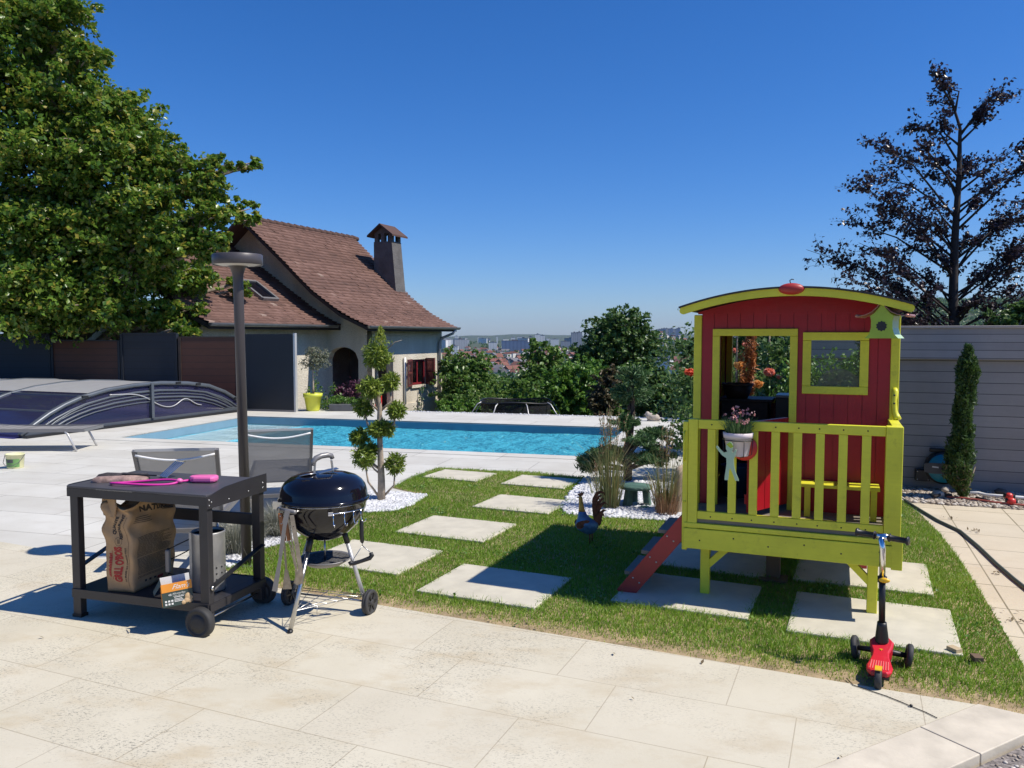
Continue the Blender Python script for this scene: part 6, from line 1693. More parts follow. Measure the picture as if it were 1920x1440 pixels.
q = MB(); q.tube([(-.050,-.047,.895),(-.048,-.045,.918),(-.036,-.036,.936),(-.01,-.012,.947),(.02,.012,.949),(.040,.026,.943),(.046,.03,.925)],[.013,.016,.017,.0165,.0165,.015,.013],10); q.build('lid_handle',M['alu'],lid)
# legs
fl_, wl, wr_ = Vector((-1.229+1.105,4.325-4.655,0)), Vector((-.235,.155,.078)), Vector((.235,.0,.078))
legs = [(Vector((-.055,-.11,.475)),fl_+Vector((0,0,.0))),(Vector((-.10,.085,.475)),wl),(Vector((.115,.02,.475)),wr_)]
for i,(a,b) in enumerate(legs):
    q = MB(); q.tube([a,b],.0125,12); lg = q.build('leg',M['alulight'] if i else M['steel'],KG)
    q = MB(); q.tube([a+(a-b).normalized()*.03,a.lerp(b,.13)],.017,12); q.build('socket',M['black'],lg)
    if i == 0: q = MB(); q.tube([b+(a-b)*.05,b],.0155,10); q.build('foot_cap',M['black'],lg)
ax = (wr_-wl).normalized()
def gwheel(c):
    q = MB(); Mx = Matrix.Translation(c) @ ax.to_track_quat('Z','Y').to_matrix().to_4x4()
    q.lathe([(0,-.014),(.05,-.014),(.054,-.018),(.070,-.018),(.0745,-.012),(.0745,-.003),(.071,0),(.0745,.003),(.0745,.012),(.070,.018),(.056,.018),(.053,.012),(.02,.010),(.018,.018),(0,.019)],36,Mx)
    w = q.build('wheel',M['rubber'],KG)
    q = MB()
    for i in range(6):
        t_ = 2*math.pi*i/6; d = Vector((math.cos(t_),math.sin(t_),0)); q.bar(Mx @ (d*.015+Vector((0,0,.014))),Mx @ (d*.054+Vector((0,0,.014))),.011,.006,0,ax)
    q.build('spokes',M['black'],w)
gwheel(wl-ax*.022+Vector((0,0,-.003))); gwheel(wr_+ax*.030+Vector((0,0,-.003)))
q = MB(); q.tube([wl-ax*.03,wr_+ax*.03],.006,8); q.build('axle',M['steel'],KG)
# bottom rack
q = MB(); A_,B_,C_ = fl_.lerp(legs[0][0],.26),wl+Vector((0,0,.03)),wr_+Vector((0,0,.03))
A_.z = B_.z = C_.z = .115
q.tube([A_,B_,C_],.003,6,closed=True)
for u in (.15,.3,.45,.6,.75,.9): q.tube([A_.lerp(B_,u),A_.lerp(C_,u)],.0022,5)
for u in (.25,.5,.75): q.tube([B_.lerp(C_,u),A_],.0022,5)
q.tube([A_.lerp(C_,.3),A_.lerp(C_,.3)+Vector((0,0,-.06))],.0022,5); q.build('wire_rack',M['steel'],KG)
# ash catcher
q = MB(); q.lathe([(0,.300),(.10,.304),(.146,.332),(.155,.340),(.151,.344),(.142,.336),(.098,.310),(0,.306)],36); ac = q.build('ash_catcher',M['alu'],KG)
q = MB(); q.lathe([(0,.326),(.05,.333),(.10,.328),(.142,.337)],24); q.build('ash',M['ash'],ac)
q = MB(); q.tube([(0,0,.31),(0,0,.46)],.006,8); q.build('ash_rod',M['steel'],ac)
# hook rail on the bowl
def rim(a,r,z): return Vector((r*math.cos(R(a)),r*math.sin(R(a)),z))
q = MB(); q.tube([rim(a,.262,.655) for a in range(-72,-14,6)],.0032,6); q.bar(rim(-72,.256,.655),rim(-66,.256,.655),.012,.022,0,(0,0,1)); hr = q.build('hook_rail',M['chrome'],KG)
for a in (-66,-52,-39,-26):
    q = MB(); b = rim(a,.264,.655); rd = rim(a,1,0); q.tube([b,b+Vector((0,0,-.03)),b+Vector((0,0,-.055))+rd*.004,b+Vector((0,0,-.072))+rd*.014,b+Vector((0,0,-.068))+rd*.030,b+Vector((0,0,-.052))+rd*.036],.0028,6); q.build('hook',M['chrome'],hr)
# side handle with tool hooks
q = MB(); b0 = Vector((-.215,-.185,.672)); b1 = Vector((-.095,-.275,.672)); q.tube([b0,b1],.012,10); sh = q.build('side_handle',M['alu'],KG)
q = MB(); q.tube([Vector((-.19,-.15,.675)),b0+Vector((.01,-.005,0))],.005,6); q.tube([Vector((-.07,-.235,.675)),b1+Vector((-.01,.005,0))],.005,6)
q.build('handle_stay',M['steel'],sh); q = MB(); q.bar((-.245,-.14,.66),(-.245,-.14,.705),.030,.004,0,(0,1,0)); q.build('handle_bracket',M['steel'],sh); q = MB(); q.bar((-.215,-.165,.66),(-.215,-.165,.705),.026,.004,0,(0,1,0)); q.build('handle_bracket',M['steel'],sh)
def g3(x,y,z): return (GX+x,GY_+y,z)
# tools hanging on the left of the bowl
t = thing('hanging_spatula','steel spatula with riveted reddish wooden handle hanging at the left of the grill','spatula',g3(-.200,-.215,0))
q = MB(); q.bar((.004,0,.655),(.022,.0,.495),.026,.016,0,(0,1,0)); wh = q.build('wooden_handle',M['woodh'],t,bevel=.004)
q = MB()
for u in (.1,.37,.65,.92): q.ball((.004+.018*u,-.009,.655-.16*u),(.004,.003,.004),8,5)
q.build('rivet',M['steel'],wh)
q = MB(); q.bar((.022,0,.495),(.032,0,.33),.011,.004,0,(0,1,0)); q.bar((.032,0,.33),(.036,0,.22),.020,.003,0,(0,1,0),.052,.003); q.build('blade',M['tarnish'],t)
q = MB(); q.tube([(.0,0,.655),(-.004,0,.68),(.004,.0,.69)],.0025,5); q.build('hanging_loop',M['steel'],t)
t = thing('hanging_fork','steel meat fork with wooden handle hanging between spatula and tongs on the grill','fork',g3(-.165,-.225,0))
q = MB(); q.bar((-.002,0,.640),(.018,0,.50),.022,.014,0,(0,1,0)); q.build('wooden_handle',M['woodh'],t,bevel=.004)
q = MB(); q.bar((.018,0,.50),(.062,0,.30),.007,.004,0,(0,1,0)); q.bar((.062,0,.30),(.050,0,.255),.02,.003,0,(0,1,0)); q.build('tines',M['tarnish'],t)
t = thing('barbecue_tongs','long steel barbecue tongs draped over the side handle of the grill','tongs',g3(-.115,-.300,0))
q = MB(); q.bar((-.012,-.012,.690),(-.030,-.012,.615),.028,.004,0,(0,1,0)); q.bar((-.028,-.012,.615),(-.058,-.005,.44),.020,.010,0,(0,1,0)); q.bar((-.056,-.005,.44),(-.095,.0,.235),.016,.008,0,(0,1,0),.030,.004); q.build('arm',M['alu'],t)
q = MB(); q.bar((.010,-.014,.665),(.035,-.012,.50),.024,.004,0,(0,1,0)); q.bar((.035,-.012,.50),(.055,-.008,.335),.024,.004,0,(0,1,0)); q.bar((.055,-.008,.34),(.046,-.004,.285),.030,.006,0,(0,1,0)); arm = q.build('arm',M['tarnish'],t)
q = MB()
for u in (.25,.62): q.ball((.010+.035*u,-.0165,.665-.25*u),(.003,.002,.003),7,5)
q.build('hole',M['black'],arm)
t = thing('meat_turner','narrow steel turner with notched blade hanging next to the tongs','turner',g3(-.165,-.235,0))
q = MB(); q.bar((.02,0,.62),(.062,.0,.33),.009,.004,0,(0,1,0)); q.bar((.062,0,.33),(.075,0,.255),.020,.003,0,(0,1,0),.040,.003); q.build('blade',M['tarnish'],t)
t = thing('grill_brush','wire grill brush with black handle hanging at the right of the grill','brush',g3(.238,-.105,0))
q = MB(); q.tube([(-.002,0,.655),(-.010,0,.60),(-.004,0,.585)],.0018,5); q.tube([(-.002,0,.655),(.010,0,.60),(.004,0,.585)],.0018,5); q.build('hanging_loop',M['black'],t)
q = MB(); q.tube([(0,0,.590),(0,0,.58),(.001,0,.50),(.003,0,.465),(.004,0,.455)],[.008,.012,.0125,.0115,.006],10); q.build('grip',M['black'],t)
q = MB(); q.tube([(.004,0,.458),(.004,0,.44)],.003,6); q.tube([(.004,0,.44),(-.045,-.01,.365),(-.05,-.01,.35)],.0025,5); q.tube([(.004,0,.44),(.045,.01,.40),(.048,.01,.385)],.0025,5); q.build('wire_fork',M['steel'],t)
q = MB(); q.tube([(.05,.01,.395),(.056,.01,.38),(.045,.008,.365),(.0,.0,.350),(-.04,-.01,.340),(-.062,-.012,.338),(-.068,-.012,.350)],[.012,.014,.013,.011,.012,.014,.012],8); q.build('wire_head',M['black'],t)
# ------------------------------------------------------------------ lamp post
lp = thing('garden_lamp','slim bronze grey garden lamp post with a flat disc head','lamp post',(-1.905,5.66,0),0)
lp.rotation_euler = (0,R(-.6),0)
q = MB(); q.lathe([(0,0),(.0345,0),(.0345,2.02),(.038,2.08),(.052,2.122),(.068,2.138)],32); q.build('post',M['lamp'],lp)
q = MB(); q.lathe([(.0,2.217),(.166,2.217),(.171,2.212),(.171,2.146),(.168,2.143),(.164,2.146),(.164,2.19),(0,2.19)],48); hd = q.build('lamp_head',M['lamp'],lp)
q = MB(); q.lathe([(.163,2.152),(.12,2.141),(.071,2.136)],48); q.build('diffuser',M['lampglow'],hd)
q = MB(); q.lathe([(0,.0),(.075,.0),(.075,.012),(.045,.014)],24); q.build('base_plate',M['lamp'],lp)

# ------------------------------------------------------------------ sun loungers (local y: from the head end to the foot end)
def lounger(label, loc, rz, back=62):
    t = thing('sun_lounger',label,'sun lounger',loc,rz,'sun loungers on the pool deck')
    W = .56; Hs = .30; BL_ = .56; yb = .50
    q = MB()
    for sx in (-1,1): q.bar((sx*W/2,-.05,Hs),(sx*W/2,1.85,Hs),.028,.045)
    q.bar((-W/2,1.84,Hs),(W/2,1.84,Hs),.028,.04); q.bar((-W/2,.0,Hs-.01),(W/2,.0,Hs-.01),.028,.03); q.build('frame',M['alu'],t)
    q = MB(); n = 10; vs = []
    for i in range(n+1):
        y = yb+(1.82-yb)*i/n; z = Hs+.02-.02*math.sin(math.pi*i/n)
        vs += [(-W/2+.015,y,z),(W/2-.015,y,z),(-W/2+.015,y,z-.006),(W/2-.015,y,z-.006)]
    q.add(vs,[f for i in range(n) for f in ((4*i,4*i+1,4*i+5,4*i+4),(4*i+2,4*i+6,4*i+7,4*i+3))]); q.build('seat_sling',M['sling'],t)
    a = R(back); d = Vector((0,-math.cos(a),math.sin(a))); o = Vector((0,yb,Hs+.01))
    tipn = o+d*BL_
    for sx in (-1,1): q = MB(); q.bar(o+Vector((sx*(W/2-.012),0,0)),tipn+Vector((sx*W/2*1.02,0,.0)),.026,.030,0,(0,1,0)); bt = q.build('back_bar',M['alu'],t)
    q = MB(); n = 8; vs = []
    nn = Vector((0,-d.z,d.y))
    for i in range(n+1):
        for j in range(n+1):
            u = i/n; v = j/n; p = o+d*(BL_*u)+Vector(((v-.5)*(W-.02),0,0))+nn*(-.012*math.sin(math.pi*v)); vs.append(p)
    q.add(vs,[(i*(n+1)+j,i*(n+1)+j+1,(i+1)*(n+1)+j+1,(i+1)*(n+1)+j) for i in range(n) for j in range(n)],0,True); q.build('back_sling',M['sling'],t)
    q = MB(); q.tube([tipn+Vector(((v-.5)*W*.98,-.012,-.035-.040*math.sin(math.pi*v))) for v in [i/14 for i in range(15)]],.0085,8); q.build('sagging_bar',M['white'],bt)
    q = MB(); q.bar(tipn+Vector((-W/2,0,0)),tipn+Vector((W/2,0,0)),.02,.018); q.build('top_bar',M['alulight'],bt)
    for sx in (-1,1):
        for y,dy in ((.18,-.10),(1.62,.12)):
            q = MB(); q.tube([(sx*(W/2+.005),y-.04*(1 if dy>0 else -1),Hs-.02),(sx*(W/2+.012),y,Hs-.05),(sx*(W/2+.02),y+dy,.0)],.016,8); q.build('leg',M['alulight'],t)
    return t
lounger('grey sling lounger with raised back, behind the kettle grill',(-1.985,6.74,0),R(15),66)
lounger('grey sling lounger with raised back, just beyond the trolley top',(-2.40,5.50,0),R(9),66)
l3 = lounger('flat grey sling lounger at the left edge beside the pool cover',(-7.95,11.55,0),R(-88),4)

# ------------------------------------------------------------------ bucket
t = thing('bucket','small pale yellow bucket with a green label on the deck','bucket',(*G(29,877),0),R(20))
q = MB(); q.lathe([(0,0),(.088,0),(.092,.006),(.104,.165),(.110,.168),(.110,.178),(.102,.178),(.088,.01),(0,.01)],28); q.build('body',M['buckety'],t)
q = MB(); q.lathe([(.0935,.018),(.1015,.12)],14,rotz(R(-160)),0,R(110)); q.build('paper_label',M['labelgreen'],t)
q = MB(); q.lathe([(.0985,.075),(.1022,.115)],6,rotz(R(-140)),0,R(48)); q.build('printed_mark',M['greytub'],t)
q = MB(); q.tube([(-.108,0,.165),(-.118,-.06,.08),(-.09,-.11,.05),(.0,-.125,.045),(.06,-.11,.08),(.1,-.05,.14),(.108,0,.165)],.004,6); q.build('handle',M['greytub'],t)

# ------------------------------------------------------------------ telescopic pool cover, pushed together on the left
A0 = Vector((*G(38,822),0)); A1 = Vector((*G(462,769),0))
d_ = A1-A0; SPAN = d_.length; aang = math.atan2(d_.y,d_.x)
PC = thing('pool_cover','low arched telescopic pool cover with tinted panes pushed together left of the pool','pool cover',A0,aang)
# local x along the open end, local y to the left of the photograph
def arch(x, top=.78):
    return top/.755*float(np.interp(x/SPAN,[0,.039,.095,.152,.211,.314,.425,.545,.673,.784,.871,.931,.978,1],[.02,.16,.335,.47,.575,.685,.735,.745,.700,.610,.445,.275,.10,.02]))
AX = [0,.02,.039,.067,.095,.125,.152,.182,.211,.26,.314,.37,.425,.485,.545,.61,.673,.73,.784,.83,.871,.90,.931,.955,.978,1]
def apts(top,inset=0): return [(inset+(SPAN-2*inset)*u, max(.0,arch(SPAN*u,top))) for u in AX]
def shell(name,y0,y1,top,inset,m,k0=0,k1=None,th=.012,par=PC,zlift=0):
    pp = apts(top,inset)[k0:k1]; q = MB(); n = len(pp)
    vs = [(x,y0,z+zlift) for x,z in pp]+[(x,y1,z+zlift) for x,z in pp]
    q.add(vs,[(i,i+1,n+i+1,n+i) for i in range(n-1)],0,True); return q.build(name,m,par)
NSEG = 4; SL = 1.9
for s_ in range(NSEG):
    ins = .0+.0*s_; tp = .715-.012*s_
    y0 = SL*s_; y1 = SL*(s_+1)
    q = MB(); pp = apts(tp)
    for yy in (y0+.03,y1-.03): q.tube([(x,yy,z+.03) for x,z in pp],.032,8)
    for u in (.11,.23,.74,.90): x = SPAN*u; q.bar((x,y0+.03,arch(x,tp)+.03),(x,y1-.03,arch(x,tp)+.03),.05,.03)
    seg = q.build('arch_frame',M['coverframe'],PC)
    shell('roof_panel',y0+.04,y1-.04,tp,0,M['alulight'],9,19,par=PC,zlift=.04)
    shell('side_pane',y0+.04,y1-.04,tp,0,M['plexi'],0,10,par=PC,zlift=.03); shell('side_pane',y0+.04,y1-.04,tp,0,M['plexi'],18,26,par=PC,zlift=.03)
# end frame: double arch, middle post, bottom bar, panes, feet
q = MB(); pp = apts(.715)
q.tube([(x,-.02,z+.03) for x,z in pp],.040,8); q.tube([(.16+x*(1-.32/SPAN),-.02,max(.05,z-.10)) for x,z in apts(.715)],.014,6); ef = q.build('end_frame',M['coverframe'],PC)
q = MB(); q.bar((.02,-.02,.04),(SPAN-.02,-.02,.04),.05,.09); q.build('bottom_bar',M['coverframe'],PC)
q = MB(); q.bar((SPAN*.497,-.035,.08),(SPAN*.497,-.035,.745),.06,.085,0,(0,1,0)); q.build('middle_post',M['coverframe'],PC)
pp = apts(.70,.03)
for k0,k1 in ((0,14),(13,26)):
    q = MB(); s_ = pp[k0:k1]; poly = [(s_[0][0],.085)]+[(x,max(.09,z)) for x,z in s_]+[(s_[-1][0],.085)]
    n = len(poly); q.add([(x,-.012,z) for x,z in poly],[tuple(range(n))]); q.build('end_pane',M['plexi'],PC)
q = MB()
for k,(tp,ins) in enumerate(((.60,.16),(.535,.27),(.47,.38),(.40,.50))): q.tube([(x,-.016-.002*k,max(.09,z)) for x,z in apts(tp,ins)],.012 if k%2 else .020,6)
q.build('inner_arches',M['coverframe'],PC)
q = MB()   # rolled-up end flap profile seen as a wave
q.tube([(SPAN*u,-.03,.60+.0*u-.34*(1/(1+math.exp(-(u-.50)*34)))+.16*math.exp(-((u-.66)/.045)**2)-.05*u) for u in [.32+.42*i/40 for i in range(41)]],.011,6); q.build('hanging_seal',M['alulight'],PC)
q = MB()
for u in (.22,.62,.72,.93): q.cbox((SPAN*u,-.045,arch(SPAN*u,.715)+.035),(.12,.06,.045))
q.build('latch',M['black'],PC)
q = MB(); q.prism([(0,0),(.30,0),(.30,.13),(.22,.24),(.06,.24),(0,.16)],-.09,.03,0,Matrix.Translation((SPAN-.10,0,0)) @ Matrix.Rotation(R(90),4,'X')); q.build('wheel_housing',M['anthra'],PC,bevel=.02)
q = MB(); q.box((-.1,.02,.003),(SPAN,SL*NSEG,.006)); q.build('floor_sheet',mat('blue_floor_sheet',(.035,.035,.16),.6,amt=.3,scale=4),PC)
q = MB(); q.box((.0,-.16,.003),(SPAN-.2,-.05,.04)); q.build('rubber_lip',M['black'],PC)

# ------------------------------------------------------------------ trampoline on the slope below the deck
c = P(967,752,21.0); t = thing('trampoline','round trampoline with a black safety net below the far deck edge','trampoline',(c.x,21.0,-1.62),0)
TR = .93; ZT = c.z+1.62
q = MB(); q.tube([(TR*math.cos(a),TR*math.sin(a),ZT+.03*math.sin(3*a)) for a in [2*math.pi*i/40 for i in range(40)]],.022,6,closed=True); q.tube([((TR+.1)*math.cos(a),(TR+.1)*math.sin(a),.45) for a in [2*math.pi*i/40 for i in range(40)]],.03,6,closed=True); q.build('ring',M['black'],t)
q = MB(); q.lathe([(TR-.01,.45),(TR-.01,ZT)],40); q.lathe([(TR-.015,ZT-.16),(TR-.015,ZT+.01)],40); q.build('net',M['net'],t)
q = MB(); q.lathe([(0,.45),(TR+.05,.46)],40); q.build('mat',M['black'],t)
for i in range(8):
    a = 2*math.pi*(i+.35)/8; ca,sa = math.cos(a),math.sin(a)
    q = MB(); q.tube([((TR+.42)*ca,(TR+.42)*sa,0),((TR+.40)*ca,(TR+.40)*sa,ZT*.55),((TR+.28)*ca,(TR+.28)*sa,ZT*.8),((TR+.1)*ca,(TR+.1)*sa,ZT*.97),(TR*ca,TR*sa,ZT)],.016,6); q.build('net_pole',M['alulight'],t)

# ------------------------------------------------------------------ ornaments
b_ = P(1221,786,15.4); t = thing('stone_bird','small weathered stone bird lying on the far edge of the pool deck','statue',(b_.x,15.4,0),R(-12))
q = MB(); q.ball((.03,0,.075),(.13,.075,.075),16,10,0,None,.03); q.ball((-.07,0,.13),(.048,.045,.055),12,8,0,None,.02); q.ball((-.02,-.02,.10),(.085,.06,.06),12,8); q.ball((.13,0,.045),(.07,.045,.035),12,8); q.bar((-.11,0,.125),(-.145,0,.112),.02,.02,0,(0,0,1),.006,.006); q.box((-.08,-.05,.0),(.16,.05,.02)); q.build('body',M['statue'],t)
b_ = G(1194,952); t = thing('garden_stool','low green painted stone seat on three legs in the white pebbles','garden ornament',(b_[0],b_[1]+.05,0),R(10)); t.scale = (1.22,1.22,1.12)
q = MB(); q.lathe([(0,.150),(.06,.152),(.125,.160),(.132,.172),(.128,.185),(.10,.192),(0,.195)],24); q.build('seat',M['greenstone'],t)
for a in (205,330,85):
    ca,sa = math.cos(R(a)),math.sin(R(a)); q = MB(); q.bar((.075*ca,.075*sa,.155),(.095*ca,.095*sa,.0),.055,.05,0,(ca,sa,0),.07,.055); q.build('leg',M['greenstone'],t,bevel=.01)
q = MB(); q.ball((.03,-.12,.015),(.05,.035,.02),10,6,0,None,.1); q.build('foot_stone',M['greenstone'],t)
b_ = G(1277,962); t = thing('rock_slab','upright tan sandstone slab beside the left playhouse post','rock',(b_[0],b_[1],0),R(14))
q = MB(); nn = 7; vs = []; 
for k,(w,dp,z) in enumerate([(.085,.06,-.02),(.082,.058,.12),(.075,.055,.25),(.068,.05,.36),(.045,.04,.43)]):
    for i in range(10):
        a = 2*math.pi*i/10; s_ = 1+.08*math.sin(i*2.3+k); vs.append((w*math.copysign(abs(math.cos(a))**.6,math.cos(a))*s_,dp*math.copysign(abs(math.sin(a))**.6,math.sin(a))*s_,z+.02*math.sin(i)))
q.add(vs,[(k*10+i,k*10+(i+1)%10,(k+1)*10+(i+1)%10,(k+1)*10+i) for k in range(4) for i in range(10)]+[tuple(range(40,50))],0,True); q.build('body',M['sandstone'],t)

# rooster of painted sheet metal, facing left
RB = G(1106,1021); t = thing('rooster_sculpture','painted metal rooster garden sculpture standing on the shaded lawn','sculpture',(*RB,0),R(4))
k_ = 6.25/1500/11.08
def rp(cx,cy): return ((cx-505)*k_,(1350-cy)*k_)
def sect(rows,name,m):
    """rows: (cx, cy, half width in x, half depth y) -> lofted skin along z"""
    q = MB(); n = 14; vs = []
    for cx,cy,hx,hy in rows:
        x,z = rp(cx,cy)
        for i in range(n): a = 2*math.pi*i/n; vs.append((x+hx*k_*math.cos(a),hy*k_*math.sin(a),z))
    K = len(rows); q.add(vs,[(r*n+i,r*n+(i+1)%n,(r+1)*n+(i+1)%n,(r+1)*n+i) for r in range(K-1) for i in range(n)]+[tuple(range(n-1,-1,-1)),tuple((K-1)*n+i for i in range(n))],0,True)
    return q.build(name,m,t)
sect([(490,1130,40,40),(480,1090,130,90),(455,1030,205,130),(440,960,250,150),(432,890,245,150),(415,830,195,130),(370,770,130,105),(345,710,98,88),(335,640,76,70)],'body',M['roosterblue'])
sect([(335,650,74,66),(325,590,62,54),(318,520,52,46),(312,450,46,42),(305,380,42,38),(300,335,38,32),(298,315,20,16)],'neck',M['ochre'])
q = MB(); x,z = rp(296,340); q.bar((x-.012,0,z),(x-.030,0,z-.004),.012,.012,0,(0,0,1),.003,.003); q.build('beak',M['black'],t)
def flat(poly,th,name,m,y=0):
    q = MB(); pl_ = [rp(*p) for p in poly]; n = len(pl_); vs = [(a,y-th/2,b) for a,b in pl_]+[(a,y+th/2,b) for a,b in pl_]
    q.add(vs,[tuple(range(n)),tuple(range(2*n-1,n-1,-1))]+[(i,(i+1)%n,n+(i+1)%n,n+i) for i in range(n)]); return q.build(name,m,t)
flat([(240,290),(250,255),(270,275),(285,225),(305,260),(330,215),(340,255),(370,220),(365,275),(330,320),(280,330)],.008,'comb',M['rust'])
flat([(270,365),(300,365),(298,410),(282,430),(268,405)],.008,'wattle',M['rust'])
for sg in (-1,1):
    flat([(190,900),(215,850),(300,820),(420,800),(480,820),(430,880),(350,940),(290,985),(215,965)],.012,'wing',M['rust'],sg*.046); 
def sickle(pts,w0,yo):
    q = MB(); c = [Vector((rp(*p)[0],yo,rp(*p)[1])) for p in pts]; n = len(c); vs = []
    for i,p in enumerate(c):
        d = (c[min(i+1,n-1)]-c[max(i-1,0)]).normalized(); nrm = Vector((-d.z,0,d.x)); w = w0*(1-(i/(n-1))**2)+.002
        vs += [p-nrm*w,p+nrm*w,p-nrm*w+Vector((0,.006,0)),p+nrm*w+Vector((0,.006,0))]
    q.add(vs,[f for i in range(n-1) for f in ((4*i,4*i+1,4*i+5,4*i+4),(4*i+6,4*i+7,4*i+3,4*i+2),(4*i,4*i+4,4*i+6,4*i+2),(4*i+1,4*i+3,4*i+7,4*i+5))]+[(0,2,3,1)])
    q.build('tail_feather',M['rust'],t)
sickle([(640,880),(610,720),(585,540),(585,380),(640,260),(720,225),(790,250),(812,310)],.017,-.016)
sickle([(650,880),(625,740),(610,580),(620,440),(690,330),(745,300)],.016,-.006)
sickle([(655,900),(640,760),(640,620),(680,470),(760,390),(800,380)],.018,.004)
sickle([(660,900),(660,780),(680,640),(740,520),(820,470),(890,520)],.018,.012)
sickle([(660,910),(680,800),(720,690),(790,620),(850,620)],.017,-.010)
sickle([(665,920),(700,840),(740,740),(790,720),(815,770)],.018,.008)
sickle([(670,930),(710,880),(750,810),(770,870)],.016,.0)
for (cx,yy) in ((490,-.02),(560,.02)):
    x,z0 = rp(cx,1090); x2,z1 = rp(cx+5,1345); q = MB(); q.tube([(x,yy,z0),(x2,yy,max(.004,z1))],.006,6)
    for dx,dy in ((-.035,-.012),(-.038,.012),(.02,0)): q.tube([(x2,yy,.006),(x2+dx,yy+dy,.003)],.004,5)
    q.build('leg',M['rust'],t)

# ------------------------------------------------------------------ three wheeled scooter
SC0 = Vector((1.692,3.610,0)); SC1 = Vector((1.885,3.985,0)); sd = (SC1-SC0); sa = math.atan2(sd.y,sd.x)-math.pi/2
t = thing('kick_scooter','small red three wheeled kick scooter parked on the patio edge','scooter',SC0,sa)
# local y: from the rear wheel forward
q = MB()
dk_ = [(-.038,.075),(-.056,.10),(-.060,.15),(-.052,.20),(-.040,.245),(-.038,.275),(-.052,.315),(-.056,.345),(-.030,.372),(.030,.372),(.056,.345),(.052,.315),(.038,.275),(.040,.245),(.052,.20),(.060,.15),(.056,.10),(.038,.075)]
n = len(dk_); 
def zt(y): return .072+(.070*max(0,(y-.20)/.17)**1.2)
vs = [(x*.86,y,.045) for x,y in dk_]+[(x,y,zt(y)-.008) for x,y in dk_]+[(x*.86,y*.97+.006,zt(y)) for x,y in dk_]
q.add(vs,[tuple(range(n-1,-1,-1))]+[(i,(i+1)%n,n+(i+1)%n,n+i) for i in range(n)]+[(n+i,n+(i+1)%n,2*n+(i+1)%n,2*n+i) for i in range(n)]+[(2*n+i,2*n+i+1,3*n-2-i,3*n-1-i) for i in range(n//2-1)])
dko = q.build('deck',M['scooterred'],t,bevel=.003)
q = MB()
for i in range(8): x = -.040+.0114*i; q.bar((x,.10,zt(.1)+.001),(x*.92,.205,zt(.205)+.001),.004,.003)
q.build('grip_ribs',mat('pale_red_rubber',(.72,.16,.15),.5),dko)
q = MB(); k = 6; st_ = [((.011 if i%2 else .005)*math.cos(math.pi*i/k),.285+(.011 if i%2 else .005)*math.sin(math.pi*i/k)) for i in range(2*k)]; q.prism(st_,zt(.285)-.002,zt(.285)+.0025); q.build('star_mark',M['yellow'],dko)
q = MB(); q.box((-.045,.07,.036),(.045,.36,.0445)); q.build('underframe',M['black'],t)
def wheel_at(c,r,w,axis=Vector((1,0,0)),tilt=0):
    q = MB(); a = axis.copy(); Mx = Matrix.Translation(c) @ a.to_track_quat('Z','Y').to_matrix().to_4x4()
    q.lathe([(0,-w*.35),(r*.55,-w*.35),(r*.6,-w*.5),(r*.9,-w*.5),(r,-w*.25),(r,w*.25),(r*.9,w*.5),(r*.6,w*.5),(r*.55,w*.35),(0,w*.35)],28,Mx); return q.build('wheel',M['rubber'],t)
wheel_at(Vector((0,.042,.048)),.048,.030)
fw = .122
for sg in (-1,1): wheel_at(Vector((sg*fw,.375,.060)),.060,.026,Vector((1,.10*sg,-.16*sg)).normalized())
q = MB(); q.tube([(-fw+.012,.375,.06),(-.03,.372,.065),(.03,.372,.065),(fw-.012,.375,.06)],[.013,.017,.017,.013],8); q.build('front_axle',M['black'],t)
q = MB(); pts = []
for i in range(8): a = R(42+i*11); pts.append((0,.042+.056*math.cos(a),.048+.056*math.sin(a)))
for a,b in zip(pts,pts[1:]): q.bar(a,b,.034,.004,0,(1,0,0))
q = MB()
for (a,b) in zip(pts,pts[1:]):
    q.add([(-.015,a[1],a[2]),(.015,a[1],a[2]),(.015,b[1],b[2]),(-.015,b[1],b[2]),(-.015,a[1],a[2]+.004),(.015,a[1],a[2]+.004),(.015,b[1],b[2]+.004),(-.015,b[1],b[2]+.004)],[(3,2,1,0),(4,5,6,7),(0,1,5,4),(2,3,7,6),(0,4,7,3),(1,2,6,5)])
q.build('rear_brake',M['yellow'],t)
b0 = Vector((0,.345,.115)); b1 = Vector((-.008,.305,.655)); ax_ = (b1-b0)
q = MB(); q.tube([b0,b0+ax_*.03,b0+ax_*.17,b0+ax_*.20],[.034,.033,.024,.022],14); q.build('steering_socket',M['black'],t)
q = MB(); q.tube([b0+ax_*.18,b0+ax_*.60],.0155,14); q.build('lower_pole',M['black'],t)
q = MB(); q.tube([b0+ax_*.60,b0+ax_*.90,b0+ax_*.97+Vector((-.006,.012,0)),b1+Vector((-.004,.03,0))],.0145,14); q.build('upper_pole',M['chrome'],t)
q = MB(); q.tube([b0+ax_*.585,b0+ax_*.635],.022,14); cl_ = q.build('clamp',M['black'],t); q = MB(); q.ball(tuple(b0+ax_*.612+Vector((.010,-.018,0))),(.026,.012,.013),14,8); q.build('clamp_lever',M['yellow'],cl_)
hc = b1+Vector((-.004,.03,0)); hx = Vector((math.cos(-sa),math.sin(-sa),0))*1.0
hx = Vector((.94,-.30,-.005)).normalized()
q = MB(); q.tube([hc-hx*.034,hc+hx*.034],.0165,12); hb = q.build('handlebar',M['chrome'],t)
for sg in (-1,1):
    q = MB(); q.tube([hc+hx*sg*.034,hc+hx*sg*.037,hc+hx*sg*.043,hc+hx*sg*.115,hc+hx*sg*.117,hc+hx*sg*.125],[.021,.022,.0145,.0145,.022,.021],14); q.build('grip',M['black'],hb)

